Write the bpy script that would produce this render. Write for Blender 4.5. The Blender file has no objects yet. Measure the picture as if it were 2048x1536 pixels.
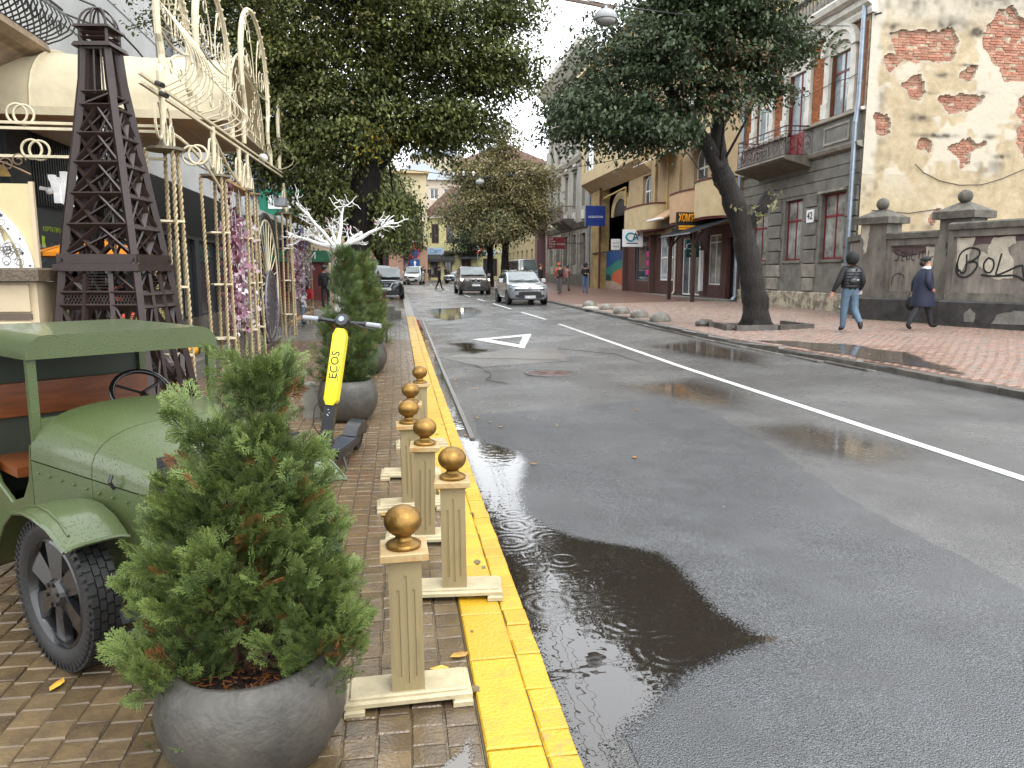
import bpy, math, random
import numpy as np
from mathutils import Vector, Matrix, Euler, noise

# ------------------------------------------------------------------ camera, sky, sun, exposure
S = bpy.context.scene
COL = S.collection
R = math.radians
rng = random.Random(7)
nrg = np.random.default_rng(11)

F, YAW, PITCH = 1500.0 / 2048 * 36.0, 8.5527, 8.3439
cam_d = bpy.data.cameras.new('street_camera')
cam_d.sensor_width = 36.0
cam_d.lens = F
cam_d.clip_start = 0.05
cam_d.clip_end = 1500
cam = bpy.data.objects.new('street_camera', cam_d)
cam.location = (0, 0, 1.5)
cam.rotation_euler = (R(90 - PITCH), 0, R(-YAW))
COL.objects.link(cam)
S.camera = cam

SUN_EL, SUN_AZ = 58.0, 155.0
W = bpy.data.worlds.new('World')
S.world = W
W.use_nodes = True
wn, wl = W.node_tree.nodes, W.node_tree.links
bg = wn['Background']
sky = wn.new('ShaderNodeTexSky')
sky.sky_type = 'NISHITA'
sky.sun_disc = False
sky.sun_elevation = R(SUN_EL)
sky.sun_rotation = R(SUN_AZ)
sky.air_density = 1.0
sky.dust_density = 4.0
hs = wn.new('ShaderNodeHueSaturation')          # overcast: the blue is taken out of the sky
hs.inputs['Saturation'].default_value = 0.12
wl.new(sky.outputs[0], hs.inputs['Color'])
mx = wn.new('ShaderNodeMix'); mx.data_type = 'RGBA'    # even cloud deck
mx.inputs[0].default_value = 0.6
wl.new(hs.outputs[0], mx.inputs[6])
mx.inputs[7].default_value = (20.5, 21.2, 22.0, 1)
wl.new(mx.outputs[2], bg.inputs[0])
bg.inputs[1].default_value = 0.15

sun_d = bpy.data.lights.new('sun', 'SUN')
sun_d.energy = 0.7
sun_d.angle = R(18)
sun_d.color = (1, 0.96, 0.9)
sun = bpy.data.objects.new('sun', sun_d)
sun.rotation_euler = (R(90 - SUN_EL), 0, R(180 - SUN_AZ))
sun.location = (0, 0, 60)
COL.objects.link(sun)

S.view_settings.view_transform = 'Standard'
S.view_settings.look = 'None'
S.view_settings.gamma = 1
S.view_settings.use_curve_mapping = False
S.view_settings.exposure = 0.55
S.render.engine = 'CYCLES'
S.cycles.use_denoising = True
S.cycles.max_bounces = 8
S.cycles.diffuse_bounces = 3
S.cycles.glossy_bounces = 4
S.cycles.transparent_max_bounces = 12
S.cycles.sample_clamp_indirect = 8
S.cycles.caustics_reflective = False
S.cycles.caustics_refractive = False

# ------------------------------------------------------------------ helpers
def G(y):                                        # the street climbs gently from y = 12 on
    return 0.008 * max(0.0, y - 12.0)
def zroad(x, y):
    return -0.1 + 0.006 * (x - 0.53) + G(y)
def zright(x, y):                                # far pavement, falls to its kerb
    return 0.04 + 0.018 * (x - 7.2) + G(y)

def lin(h):
    h = h.lstrip('#')
    o = []
    for i in (0, 2, 4):
        c = int(h[i:i + 2], 16) / 255
        o.append(c / 12.92 if c <= 0.04045 else ((c + 0.055) / 1.055) ** 2.4)
    return tuple(o)

def origin(o):
    v = Vector((0, 0, 0))
    while o is not None:
        v += o.location
        o = o.parent
    return v

def link(o, parent=None):
    COL.objects.link(o)
    if parent is not None:
        o.parent = parent
    return o

def tag(o, label=None, cat=None, group=None, kind=None):
    if label: o['label'] = label
    if cat: o['category'] = cat
    if group: o['group'] = group
    if kind: o['kind'] = kind
    return o

def thing(name, label, cat, loc=(0, 0, 0), rz=0.0, group=None):
    o = bpy.data.objects.new(name, None)
    o.empty_display_size = 0.2
    o.location = loc
    o.rotation_euler = (0, 0, rz)
    link(o)
    return tag(o, label, cat, group)

def np_mesh(name, v, f, mats, tint=None, smooth=False, extra=None):
    """v (n,3); f list of equal-size index rows as array (m,k) or a list of arrays; tint per vertex"""
    fs = f if isinstance(f, list) else [f]
    me = bpy.data.meshes.new(name)
    v = np.asarray(v, dtype=np.float32)
    me.vertices.add(len(v)); me.vertices.foreach_set('co', v.ravel())
    nl = sum(a.size for a in fs); nf = sum(len(a) for a in fs)
    me.loops.add(nl); me.polygons.add(nf)
    me.loops.foreach_set('vertex_index', np.concatenate([a.ravel() for a in fs]).astype(np.int32))
    tot = np.concatenate([np.full(len(a), a.shape[1], np.int32) for a in fs])
    st = np.concatenate([[0], np.cumsum(tot)[:-1]]).astype(np.int32)
    me.polygons.foreach_set('loop_start', st)
    me.polygons.foreach_set('use_smooth', np.full(nf, smooth, dtype=bool))
    for m in (mats if isinstance(mats, (list, tuple)) else [mats]):
        me.materials.append(m)
    me.update(calc_edges=True)
    if tint is not None:
        a = me.attributes.new('tint', 'FLOAT', 'POINT')
        a.data.foreach_set('value', np.asarray(tint, np.float32))
    for k, arr in (extra or {}).items():
        a = me.attributes.new(k, 'FLOAT', 'POINT')
        a.data.foreach_set('value', np.asarray(arr, np.float32))
    return me

class MB:
    def __init__(s):
        s.v, s.f, s.m = [], [], []
    def add(s, vs, fs, mi=0):
        b = len(s.v)
        s.v += [tuple(p) for p in vs]
        for f in fs:
            s.f.append(tuple(i + b for i in f)); s.m.append(mi)
        return s
    def box(s, x0, x1, y0, y1, z0, z1, mi=0):
        x0, x1 = min(x0, x1), max(x0, x1); y0, y1 = min(y0, y1), max(y0, y1); z0, z1 = min(z0, z1), max(z0, z1)
        return s.add([(x0,y0,z0),(x1,y0,z0),(x1,y1,z0),(x0,y1,z0),(x0,y0,z1),(x1,y0,z1),(x1,y1,z1),(x0,y1,z1)],
                     [(0,3,2,1),(4,5,6,7),(0,1,5,4),(1,2,6,5),(2,3,7,6),(3,0,4,7)], mi)
    def cbox(s, x0, x1, y0, y1, z0, z1, c=0.01, mi=0):
        """box with chamfered top edges and vertical corners trimmed only at the top"""
        return s.add([(x0,y0,z0),(x1,y0,z0),(x1,y1,z0),(x0,y1,z0),(x0,y0,z1-c),(x1,y0,z1-c),(x1,y1,z1-c),(x0,y1,z1-c),
                      (x0+c,y0+c,z1),(x1-c,y0+c,z1),(x1-c,y1-c,z1),(x0+c,y1-c,z1)],
                     [(0,3,2,1),(0,1,5,4),(1,2,6,5),(2,3,7,6),(3,0,4,7),(4,5,9,8),(5,6,10,9),(6,7,11,10),(7,4,8,11),(8,9,10,11)], mi)
    def frustum(s, x0, x1, y0, y1, z0, z1, d, mi=0):
        return s.add([(x0,y0,z0),(x1,y0,z0),(x1,y1,z0),(x0,y1,z0),(x0+d,y0+d,z1),(x1-d,y0+d,z1),(x1-d,y1-d,z1),(x0+d,y1-d,z1)],
                     [(0,3,2,1),(4,5,6,7),(0,1,5,4),(1,2,6,5),(2,3,7,6),(3,0,4,7)], mi)
    def bar(s, p, q, w, h=None, mi=0, up=(0, 0, 1)):
        h = h or w
        p, q = Vector(p), Vector(q)
        d = (q - p)
        if d.length < 1e-6: return s
        d.normalize()
        u = Vector(up)
        if abs(d.dot(u)) > 0.98: u = Vector((0, 1, 0))
        a = d.cross(u).normalized() * (w / 2); b = a.cross(d).normalized() * (h / 2)
        vs = [p-a-b, p+a-b, p+a+b, p-a+b, q-a-b, q+a-b, q+a+b, q-a+b]
        return s.add(vs, [(0,1,2,3),(7,6,5,4),(0,4,5,1),(1,5,6,2),(2,6,7,3),(3,7,4,0)], mi)
    def tube(s, pts, r, n=6, mi=0, closed=False, flat=None):
        pts = [Vector(p) for p in pts]
        k = len(pts)
        rs = list(r) if isinstance(r, (list, tuple)) else [r] * k
        ring = []; prev = None
        for i, p in enumerate(pts):
            if closed: d = pts[(i + 1) % k] - pts[i - 1]
            else: d = pts[min(i + 1, k - 1)] - pts[max(i - 1, 0)]
            if d.length < 1e-9: d = Vector((0, 0, 1))
            d.normalize()
            if prev is None:
                u = Vector((0, 0, 1)) if abs(d.z) < 0.9 else Vector((1, 0, 0))
                a = d.cross(u).normalized()
            else:
                a = (prev - d * prev.dot(d))
                a = a.normalized() if a.length > 1e-6 else d.orthogonal().normalized()
            prev = a
            b = d.cross(a)
            ring.append([p + (a * math.cos(t) + b * math.sin(t) * (flat or 1)) * rs[i] for t in [2 * math.pi * j / n for j in range(n)]])
        base = len(s.v)
        for rg in ring: s.v += [tuple(x) for x in rg]
        for i in range(k if closed else k - 1):
            i2 = (i + 1) % k
            for j in range(n):
                j2 = (j + 1) % n
                s.f.append((base + i*n + j, base + i*n + j2, base + i2*n + j2, base + i2*n + j)); s.m.append(mi)
        if not closed:
            s.f.append(tuple(base + j for j in reversed(range(n)))); s.m.append(mi)
            s.f.append(tuple(base + (k - 1) * n + j for j in range(n))); s.m.append(mi)
        return s
    def lathe(s, prof, n=16, c=(0, 0, 0), mi=0, rx=1.0, ry=1.0, cap=True):
        base = len(s.v)
        for r, z in prof:
            for j in range(n):
                t = 2 * math.pi * j / n
                s.v.append((c[0] + r * rx * math.cos(t), c[1] + r * ry * math.sin(t), c[2] + z))
        k = len(prof)
        for i in range(k - 1):
            for j in range(n):
                j2 = (j + 1) % n
                s.f.append((base + i*n + j, base + i*n + j2, base + (i+1)*n + j2, base + (i+1)*n + j)); s.m.append(mi)
        if cap and prof[0][0] > 1e-5: s.f.append(tuple(base + j for j in reversed(range(n)))); s.m.append(mi)
        if cap and prof[-1][0] > 1e-5: s.f.append(tuple(base + (k-1)*n + j for j in range(n))); s.m.append(mi)
        return s
    def prism(s, poly, a, b, axis='z', mi=0):
        """poly: 2D points; extruded along axis from a to b (axis x: poly=(y,z); y: (x,z); z: (x,y))"""
        def P(p, t):
            return {'x': (t, p[0], p[1]), 'y': (p[0], t, p[1]), 'z': (p[0], p[1], t)}[axis]
        n = len(poly)
        vs = [P(p, a) for p in poly] + [P(p, b) for p in poly]
        return s.add(vs, [tuple(range(n))[::-1], tuple(range(n, 2*n))] + [(i, (i+1) % n, n + (i+1) % n, n + i) for i in range(n)], mi)
    def loft(s, rings, mi=0, caps=True, closed=True):
        base = len(s.v); n = len(rings[0])
        for rg in rings: s.v += [tuple(p) for p in rg]
        for i in range(len(rings) - 1):
            for j in range(n if closed else n - 1):
                j2 = (j + 1) % n
                s.f.append((base+i*n+j, base+i*n+j2, base+(i+1)*n+j2, base+(i+1)*n+j)); s.m.append(mi)
        if caps:
            s.f.append(tuple(base + j for j in reversed(range(n)))); s.m.append(mi)
            s.f.append(tuple(base + (len(rings)-1)*n + j for j in range(n))); s.m.append(mi)
        return s
    def sphere(s, c, r, n=12, m=8, mi=0, sc=(1, 1, 1)):
        prof = [(max(1e-6, math.sin(math.pi * i / m)) * r, -math.cos(math.pi * i / m) * r * sc[2]) for i in range(m + 1)]
        return s.lathe(prof, n, c, mi, sc[0], sc[1])
    def xf(s, M, start=0):
        for i in range(start, len(s.v)):
            s.v[i] = tuple(M @ Vector(s.v[i]))
        return s
    def mesh(s, name, mats, smooth=False, off=(0, 0, 0)):
        me = bpy.data.meshes.new(name)
        if any(off):
            ox, oy, oz = off
            s.v = [(x - ox, y - oy, z - oz) for x, y, z in s.v]
        me.from_pydata(s.v, [], s.f)
        ml = mats if isinstance(mats, (list, tuple)) else [mats]
        for m in ml: me.materials.append(m)
        if len(ml) > 1: me.polygons.foreach_set('material_index', s.m)
        if smooth is True: me.polygons.foreach_set('use_smooth', [True] * len(s.f))
        elif smooth: 
            me.polygons.foreach_set('use_smooth', [True] * len(s.f))
            try: me.set_sharp_from_angle(angle=R(smooth))
            except Exception: pass
        me.update()
        return me
    def build(s, name, mats, parent=None, smooth=False, world=True):
        off = origin(parent) if (parent is not None and world) else (0, 0, 0)
        o = bpy.data.objects.new(name, s.mesh(name, mats, smooth, off))
        return link(o, parent)

def inst(me, name, parent=None, loc=(0, 0, 0), rot=(0, 0, 0), sc=(1, 1, 1)):
    o = bpy.data.objects.new(name, me)
    o.location = loc; o.rotation_euler = rot; o.scale = sc
    return link(o, parent)

def copy_tree(o, parent=None):
    c = o.copy(); COL.objects.link(c)
    c.parent = parent
    for ch in [k for k in ALLKIDS(o)]:
        copy_tree(ch, c)
    return c
def ALLKIDS(o):
    return list(o.children)

def one(mb, name, mats, label, cat, group=None, kind=None, smooth=False, at=None):
    """a top-level thing that is one mesh, its origin at `at`"""
    at = at or (0, 0, 0)
    o = bpy.data.objects.new(name, mb.mesh(name, mats, smooth, at))
    o.location = at
    link(o)
    return tag(o, label, cat, group, kind)

def text(name, s, size, mat_, parent, loc, rot, depth=0.01, align='CENTER', world=True, sx=1.0):
    c = bpy.data.curves.new(name, 'FONT')
    c.body = s; c.size = size; c.extrude = depth; c.align_x = align; c.align_y = 'CENTER'
    c.resolution_u = 3
    c.materials.append(mat_)
    t = bpy.data.objects.new(name, c); COL.objects.link(t)
    me = bpy.data.meshes.new_from_object(t.evaluated_get(bpy.context.evaluated_depsgraph_get()))
    bpy.data.objects.remove(t); me.name = name
    o = bpy.data.objects.new(name, me)
    off = origin(parent) if (parent is not None and world) else Vector((0, 0, 0))
    o.location = Vector(loc) - off
    o.rotation_euler = rot
    o.scale = (sx, 1, 1)
    return link(o, parent)

FACE_NX = (R(90), 0, R(-90))      # text that is read from the -x side (walls on the far pavement)
FACE_PX = (R(90), 0, R(90))       # read from +x
FACE_NY = (R(90), 0, 0)           # read from -y (towards the camera)

# ------------------------------------------------------------------ materials
MATS = {}
def mat(name, col, rough=0.6, var=0.12, scale=5.0, bump=0.1, bscale=60.0, metal=0.0, spec=0.5, col2=None, rand=0.0,
        coat=0.0, tintcol=None, rvar=0.0, detail=4, stretch=None, emis=0.0, bdist=0.01, contrast=None):
    if name in MATS: return MATS[name]
    if isinstance(col, str): col = lin(col)
    if isinstance(col2, str): col2 = lin(col2)
    if isinstance(tintcol, str): tintcol = lin(tintcol)
    m = bpy.data.materials.new(name); MATS[name] = m
    m.use_nodes = True
    n, l = m.node_tree.nodes, m.node_tree.links
    b = n['Principled BSDF']
    b.inputs['Roughness'].default_value = rough
    b.inputs['Metallic'].default_value = metal
    b.inputs['Specular IOR Level'].default_value = spec
    b.inputs['Coat Weight'].default_value = coat
    b.inputs['Coat Roughness'].default_value = 0.08
    geo = n.new('ShaderNodeNewGeometry')
    vec = geo.outputs['Position']
    if stretch:
        mp = n.new('ShaderNodeMapping'); mp.inputs['Scale'].default_value = stretch
        l.new(vec, mp.inputs['Vector']); vec = mp.outputs[0]
    cur = None
    if var or col2:
        nz = n.new('ShaderNodeTexNoise'); nz.inputs['Scale'].default_value = scale; nz.inputs['Detail'].default_value = detail
        nz.inputs['Roughness'].default_value = 0.65
        l.new(vec, nz.inputs['Vector'])
        rp = n.new('ShaderNodeMapRange'); lo, hi = contrast or (0.3, 0.7)
        rp.inputs[1].default_value = lo; rp.inputs[2].default_value = hi
        l.new(nz.outputs[0], rp.inputs[0])
        mixn = n.new('ShaderNodeMix'); mixn.data_type = 'RGBA'
        c2 = col2 or tuple(c * (1 - 2 * var) for c in col)
        c1 = col if col2 else tuple(min(1, c * (1 + var)) for c in col)
        mixn.inputs[6].default_value = (*c1, 1); mixn.inputs[7].default_value = (*c2, 1)
        l.new(rp.outputs[0], mixn.inputs[0])
        cur = mixn.outputs[2]
        if rvar:
            rr = n.new('ShaderNodeMapRange'); rr.inputs[3].default_value = rough - rvar; rr.inputs[4].default_value = rough + rvar
            l.new(rp.outputs[0], rr.inputs[0]); l.new(rr.outputs[0], b.inputs['Roughness'])
    if tintcol is not None:
        at = n.new('ShaderNodeAttribute'); at.attribute_name = 'tint'
        mt = n.new('ShaderNodeMix'); mt.data_type = 'RGBA'
        if cur is None: mt.inputs[6].default_value = (*col, 1)
        else: l.new(cur, mt.inputs[6])
        mt.inputs[7].default_value = (*tintcol, 1)
        l.new(at.outputs['Fac'], mt.inputs[0]); cur = mt.outputs[2]
    if rand:
        oi = n.new('ShaderNodeObjectInfo')
        mr = n.new('ShaderNodeMapRange'); mr.inputs[3].default_value = 1 - rand; mr.inputs[4].default_value = 1 + rand
        l.new(oi.outputs['Random'], mr.inputs[0])
        hv = n.new('ShaderNodeHueSaturation')
        l.new(mr.outputs[0], hv.inputs['Value'])
        if cur is None: hv.inputs['Color'].default_value = (*col, 1)
        else: l.new(cur, hv.inputs['Color'])
        cur = hv.outputs[0]
    if cur is None: b.inputs['Base Color'].default_value = (*col, 1)
    else: l.new(cur, b.inputs['Base Color'])
    if bump:
        bn = n.new('ShaderNodeTexNoise'); bn.inputs['Scale'].default_value = bscale; bn.inputs['Detail'].default_value = 3
        l.new(vec, bn.inputs['Vector'])
        bp = n.new('ShaderNodeBump'); bp.inputs['Strength'].default_value = min(1, bump); bp.inputs['Distance'].default_value = bdist
        l.new(bn.outputs[0], bp.inputs['Height']); l.new(bp.outputs[0], b.inputs['Normal'])
    if emis:
        b.inputs['Emission Color'].default_value = (*col, 1); b.inputs['Emission Strength'].default_value = emis
    return m

def glass(name, col=(0.03, 0.04, 0.045), rough=0.04, var=0.0):
    return mat(name, col, rough, var=var, bump=0.03, bscale=3, spec=0.8, scale=1.2)

m_black = mat('black_paint', '#1b1b1c', 0.4)
m_white = mat('white_paint', (0.78, 0.77, 0.74), 0.45, var=0.05)
m_steel = mat('galvanised_pipe', '#8f9aa5', 0.4, var=0.1, metal=0.6)
m_glass = glass('window_glass', (0.10, 0.125, 0.13), 0.05, 0.3)
m_dglass = glass('dark_glass')
m_conc = mat('concrete', '#77756c', 0.7, var=0.2, scale=7, bump=0.3, bscale=90)
m_bark = mat('wet_bark', '#231e19', 0.75, var=0.35, scale=6, bump=1, bscale=14, stretch=(3, 3, 0.35), bdist=0.05)
m_wood = mat('brown_wood', '#6a4329', 0.45, var=0.2, stretch=(4, 4, 0.6))
m_darkmetal = mat('brown_black_metal', '#2b1d19', 0.45, var=0.15, scale=12, bump=0.08, metal=0.0)
m_iron = mat('wrought_iron', '#28282a', 0.5, var=0.1)
m_red = mat('red_print', '#c01f26', 0.4, var=0)
m_blk = mat('black_print', '#121212', 0.5, var=0, bump=0)
m_wht = mat('white_print', (0.8, 0.8, 0.8), 0.5, var=0, bump=0)
# ------------------------------------------------------------------ ground, road, pavements
def KR(y):                                       # edge of the far kerb
    return 7.7 if y < 11 else (7.7 - 0.5 * min(1, (y - 11) / 5.0))
def CL(y):                                       # centre line
    return 4.77 - 0.03 * max(0, y - 24)

def road_mat(name, c1, c2, rough, bump, bsc=165):
    m = bpy.data.materials.new(name); m.use_nodes = True
    n, l = m.node_tree.nodes, m.node_tree.links
    b = n['Principled BSDF']
    geo = n.new('ShaderNodeNewGeometry')
    def noise_(sc, det=3, rough_=0.6):
        t = n.new('ShaderNodeTexNoise'); t.inputs['Scale'].default_value = sc; t.inputs['Detail'].default_value = det
        t.inputs['Roughness'].default_value = rough_
        l.new(geo.outputs['Position'], t.inputs['Vector']); return t.outputs[0]
    def mr(src, a, b_, c, d):
        t = n.new('ShaderNodeMapRange')
        for i, v in enumerate((a, b_, c, d)): t.inputs[i + 1].default_value = v
        l.new(src, t.inputs[0]); return t.outputs[0]
    big = noise_(0.45, 4); grain = noise_(150, 2); mid = noise_(3.0, 5)
    mixn = n.new('ShaderNodeMix'); mixn.data_type = 'RGBA'
    mixn.inputs[6].default_value = (*c1, 1); mixn.inputs[7].default_value = (*c2, 1)
    l.new(mr(big, 0.38, 0.62, 0, 1), mixn.inputs[0])
    hv = n.new('ShaderNodeHueSaturation')
    l.new(mixn.outputs[2], hv.inputs['Color'])
    mul = n.new('ShaderNodeMath'); mul.operation = 'MULTIPLY'
    l.new(mr(grain, 0.34, 0.68, 0.2, 2.3), mul.inputs[0]); l.new(mr(mid, 0.3, 0.7, 0.75, 1.25), mul.inputs[1])
    l.new(mul.outputs[0], hv.inputs['Value'])
    l.new(hv.outputs[0], b.inputs['Base Color'])
    wet = noise_(0.75, 6)
    l.new(mr(wet, 0.40, 0.60, rough * 1.15, rough * 0.42), b.inputs['Roughness'])
    vo = n.new('ShaderNodeTexVoronoi'); vo.inputs['Scale'].default_value = bsc
    l.new(geo.outputs['Position'], vo.inputs['Vector'])
    bp = n.new('ShaderNodeBump'); bp.inputs['Strength'].default_value = bump; bp.inputs['Distance'].default_value = 0.009
    bp.invert = True
    l.new(vo.outputs[0], bp.inputs['Height']); l.new(bp.outputs[0], b.inputs['Normal'])
    b.inputs['Specular IOR Level'].default_value = 0.85
    return m

m_road = road_mat('wet_asphalt', (0.080, 0.079, 0.077), (0.054, 0.053, 0.052), 0.30, 0.6)
m_patch = road_mat('fresh_asphalt', (0.055, 0.057, 0.060), (0.042, 0.044, 0.047), 0.28, 0.65)
m_old = road_mat('brown_wet_asphalt', (0.085, 0.076, 0.064), (0.06, 0.054, 0.046), 0.22, 0.35)

# one sheet to the horizon
mb = MB()
ys = [-60, 0, 12, 40, 80, 130, 300]
for a, b in zip(ys[:-1], ys[1:]):
    mb.add([(-250, a, G(a) - 0.4), (250, a, G(a) - 0.4), (250, b, G(b) - 0.4), (-250, b, G(b) - 0.4)], [(0, 1, 2, 3)])
tag(mb.build('ground', mat('bare_ground', '#4a463f', 0.8)), kind='structure')

# carriageway
mb = MB()
ysr = [-4, 0, 4, 8, 11, 12, 13.5, 16, 20, 25, 30, 40, 55, 75, 100, 112]
rows = []
for y in ysr:
    rows.append([(x, y, zroad(x, y)) for x in (0.50, 2.6, 4.8, KR(y) + 0.04)])
for a, b in zip(rows[:-1], rows[1:]):
    for k in range(3):
        mb.add([a[k], a[k + 1], b[k + 1], b[k]], [(0, 1, 2, 3)])
road = tag(mb.build('road', m_road), kind='structure')
# junction surface in front of the far houses
mb = MB().add([(-40, 88, zroad(2, 88) - 0.006), (60, 88, zroad(2, 88) - 0.006), (60, 135, zroad(2, 135)), (-40, 135, zroad(2, 135))], [(0, 1, 2, 3)])
tag(mb.build('side_road', m_road), kind='structure')

def sheet(name, poly, lift, m, cx=None, kind='structure', sub=1):
    if cx is None: cx = (sum(p[0] for p in poly) / len(poly), sum(p[1] for p in poly) / len(poly))
    vs = [(cx[0], cx[1], zroad(*cx) + lift)] + [(x, y, zroad(x, y) + lift) for x, y in poly]
    n = len(poly)
    o = MB().add(vs, [(0, i + 1, (i + 1) % n + 1) for i in range(n)]).build(name, m)
    return tag(o, kind=kind)
def wob(poly, amp, n=5):
    out = []
    for i, p in enumerate(poly):
        q = poly[(i + 1) % len(poly)]
        for k in range(n):
            t = k / n
            out.append((p[0] + (q[0] - p[0]) * t + rng.uniform(-amp, amp), p[1] + (q[1] - p[1]) * t + rng.uniform(-amp, amp)))
    return out
sheet('asphalt_patch', wob([(0.74, -2), (0.80, 8.44), (1.74, 8.6), (3.37, 9.15), (3.54, 7.97), (3.37, 6.16), (3.14, 4.74), (3.1, 3.9), (3.12, 3.0), (3.1, -2)], 0.018, 8), 0.004, m_patch, (2, 4))
sheet('asphalt_patch', wob([(0.76, 14.4), (1.4, 12.73), (3.02, 13.3), (3.3, 15.6), (2.2, 15.4)], 0.03, 6), 0.004, m_old)
sheet('asphalt_patch', wob([(0.8, 24.0), (0.85, 19.6), (2.5, 20.5), (2.3, 22.5)], 0.06, 6), 0.004, m_patch)

# painted markings
m_line = mat('road_paint', (0.70, 0.70, 0.68), 0.35, col2=(0.50, 0.50, 0.485), scale=22, bump=0.35, bscale=240, contrast=(0.5, 0.85))
def line(y0, y1, w=0.115):
    mb = MB(); n = max(1, int((y1 - y0) / 2))
    for i in range(n):
        a = y0 + (y1 - y0) * i / n; b = y0 + (y1 - y0) * (i + 1) / n
        mb.add([(CL(a) - w/2, a, zroad(CL(a), a) + 0.004), (CL(a) + w/2, a, zroad(CL(a), a) + 0.004),
                (CL(b) + w/2, b, zroad(CL(b), b) + 0.004), (CL(b) - w/2, b, zroad(CL(b), b) + 0.004)], [(0, 1, 2, 3)])
    tag(mb.build('lane_marking', m_line), kind='structure')
line(-2, 22.2)
for a, b in ((24.2, 28.5), (30.6, 35.5), (38, 41), (44, 47), (50, 53), (57, 60), (66, 69), (74, 77)):
    line(a, b, 0.11)
O3 = [(1.72, 17.76), (3.37, 19.0), (2.6, 15.55)]; I3 = [(2.12, 17.66), (3.02, 18.28), (2.62, 16.35)]
mb = MB()
mb.add([(x, y, zroad(x, y) + 0.008) for x, y in O3 + I3], [(0, 2, 5, 3), (2, 1, 4, 5), (1, 0, 3, 4)])
tag(mb.build('lane_marking', m_line), kind='structure')

m_crk = mat('tar_seam', '#17171a', .25, var=.2, bump=.3)
for P in ([(1.3, 12.9), (1.45, 11.9), (1.3, 11.2), (1.6, 10.7)], [(3.3, 15.4), (4.2, 14.2), (4.3, 12.6)], [(0.9, 14.2), (1.9, 13.9), (3.1, 13.4)]):
    Q = wob(P, .03, 7)[:-7]
    mb = MB()
    for a, b in zip(Q[:-1], Q[1:]): mb.bar((*a, zroad(*a) + .005), (*b, zroad(*b) + .005), rng.uniform(.004, .009), .006)
    tag(mb.build('road_crack', m_crk), kind='structure')

# manhole cover: a ring and a ribbed lid
mh = thing('manhole_cover', 'round iron manhole cover with a rusty red centre in the road', 'manhole cover', (2.4, 11.78, zroad(2.4, 11.78)))
MB().lathe([(0.36, 0.001), (0.36, 0.012), (0.41, 0.012), (0.42, 0.002)], 32, cap=False).build('frame', mat('worn_iron', '#3d3a37', 0.35, bump=0.3), mh, world=False)
mb = MB().lathe([(0.0, 0.009), (0.345, 0.009), (0.345, 0.002)], 32)
mb.build('lid', mat('rusty_iron', '#5d3a33', 0.45, col2='#2b2624', scale=7, bump=0.3), mh, world=False)
for k in range(8):
    a = k * math.pi / 4
    MB().bar((0.08 * math.cos(a), 0.08 * math.sin(a), 0.012), (0.31 * math.cos(a), 0.31 * math.sin(a), 0.012), 0.03, 0.008).build('rib', MATS['rusty_iron'], mh, world=False)

# ------------------------------------------------------------------ puddles
def water_mat(name, deep):
    m = bpy.data.materials.new(name); m.use_nodes = True
    n, l = m.node_tree.nodes, m.node_tree.links
    b = n['Principled BSDF']; out = n['Material Output']
    b.inputs['Base Color'].default_value = (*deep, 1)
    b.inputs['Roughness'].default_value = 0.015
    b.inputs['IOR'].default_value = 1.5
    b.inputs['Specular IOR Level'].default_value = 1.0
    tr = n.new('ShaderNodeBsdfTransparent')
    at = n.new('ShaderNodeAttribute'); at.attribute_name = 'edge'
    geo = n.new('ShaderNodeNewGeometry')
    nz = n.new('ShaderNodeTexNoise'); nz.inputs['Scale'].default_value = 120; nz.inputs['Detail'].default_value = 2
    l.new(geo.outputs['Position'], nz.inputs['Vector'])
    ad = n.new('ShaderNodeMath'); ad.operation = 'MULTIPLY_ADD'
    l.new(nz.outputs[0], ad.inputs[0]); ad.inputs[1].default_value = 1.5; l.new(at.outputs['Fac'], ad.inputs[2])
    mr = n.new('ShaderNodeMapRange')
    mr.inputs[1].default_value = 0.78; mr.inputs[2].default_value = 0.95
    l.new(ad.outputs[0], mr.inputs[0])
    ms = n.new('ShaderNodeMixShader')
    l.new(mr.outputs[0], ms.inputs[0]); l.new(tr.outputs[0], ms.inputs[1]); l.new(b.outputs[0], ms.inputs[2])
    l.new(ms.outputs[0], out.inputs[0])
    wv = n.new('ShaderNodeTexNoise'); wv.inputs['Scale'].default_value = 14; wv.inputs['Detail'].default_value = 1
    l.new(geo.outputs['Position'], wv.inputs['Vector'])
    bp = n.new('ShaderNodeBump'); bp.inputs['Strength'].default_value = 0.06; bp.inputs['Distance'].default_value = 0.01
    l.new(wv.outputs[0], bp.inputs['Height']); l.new(bp.outputs[0], b.inputs['Normal'])
    return m
m_water = water_mat('puddle_water', (0.020, 0.016, 0.013))
m_water2 = water_mat('pavement_water', (0.085, 0.070, 0.056))

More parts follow.
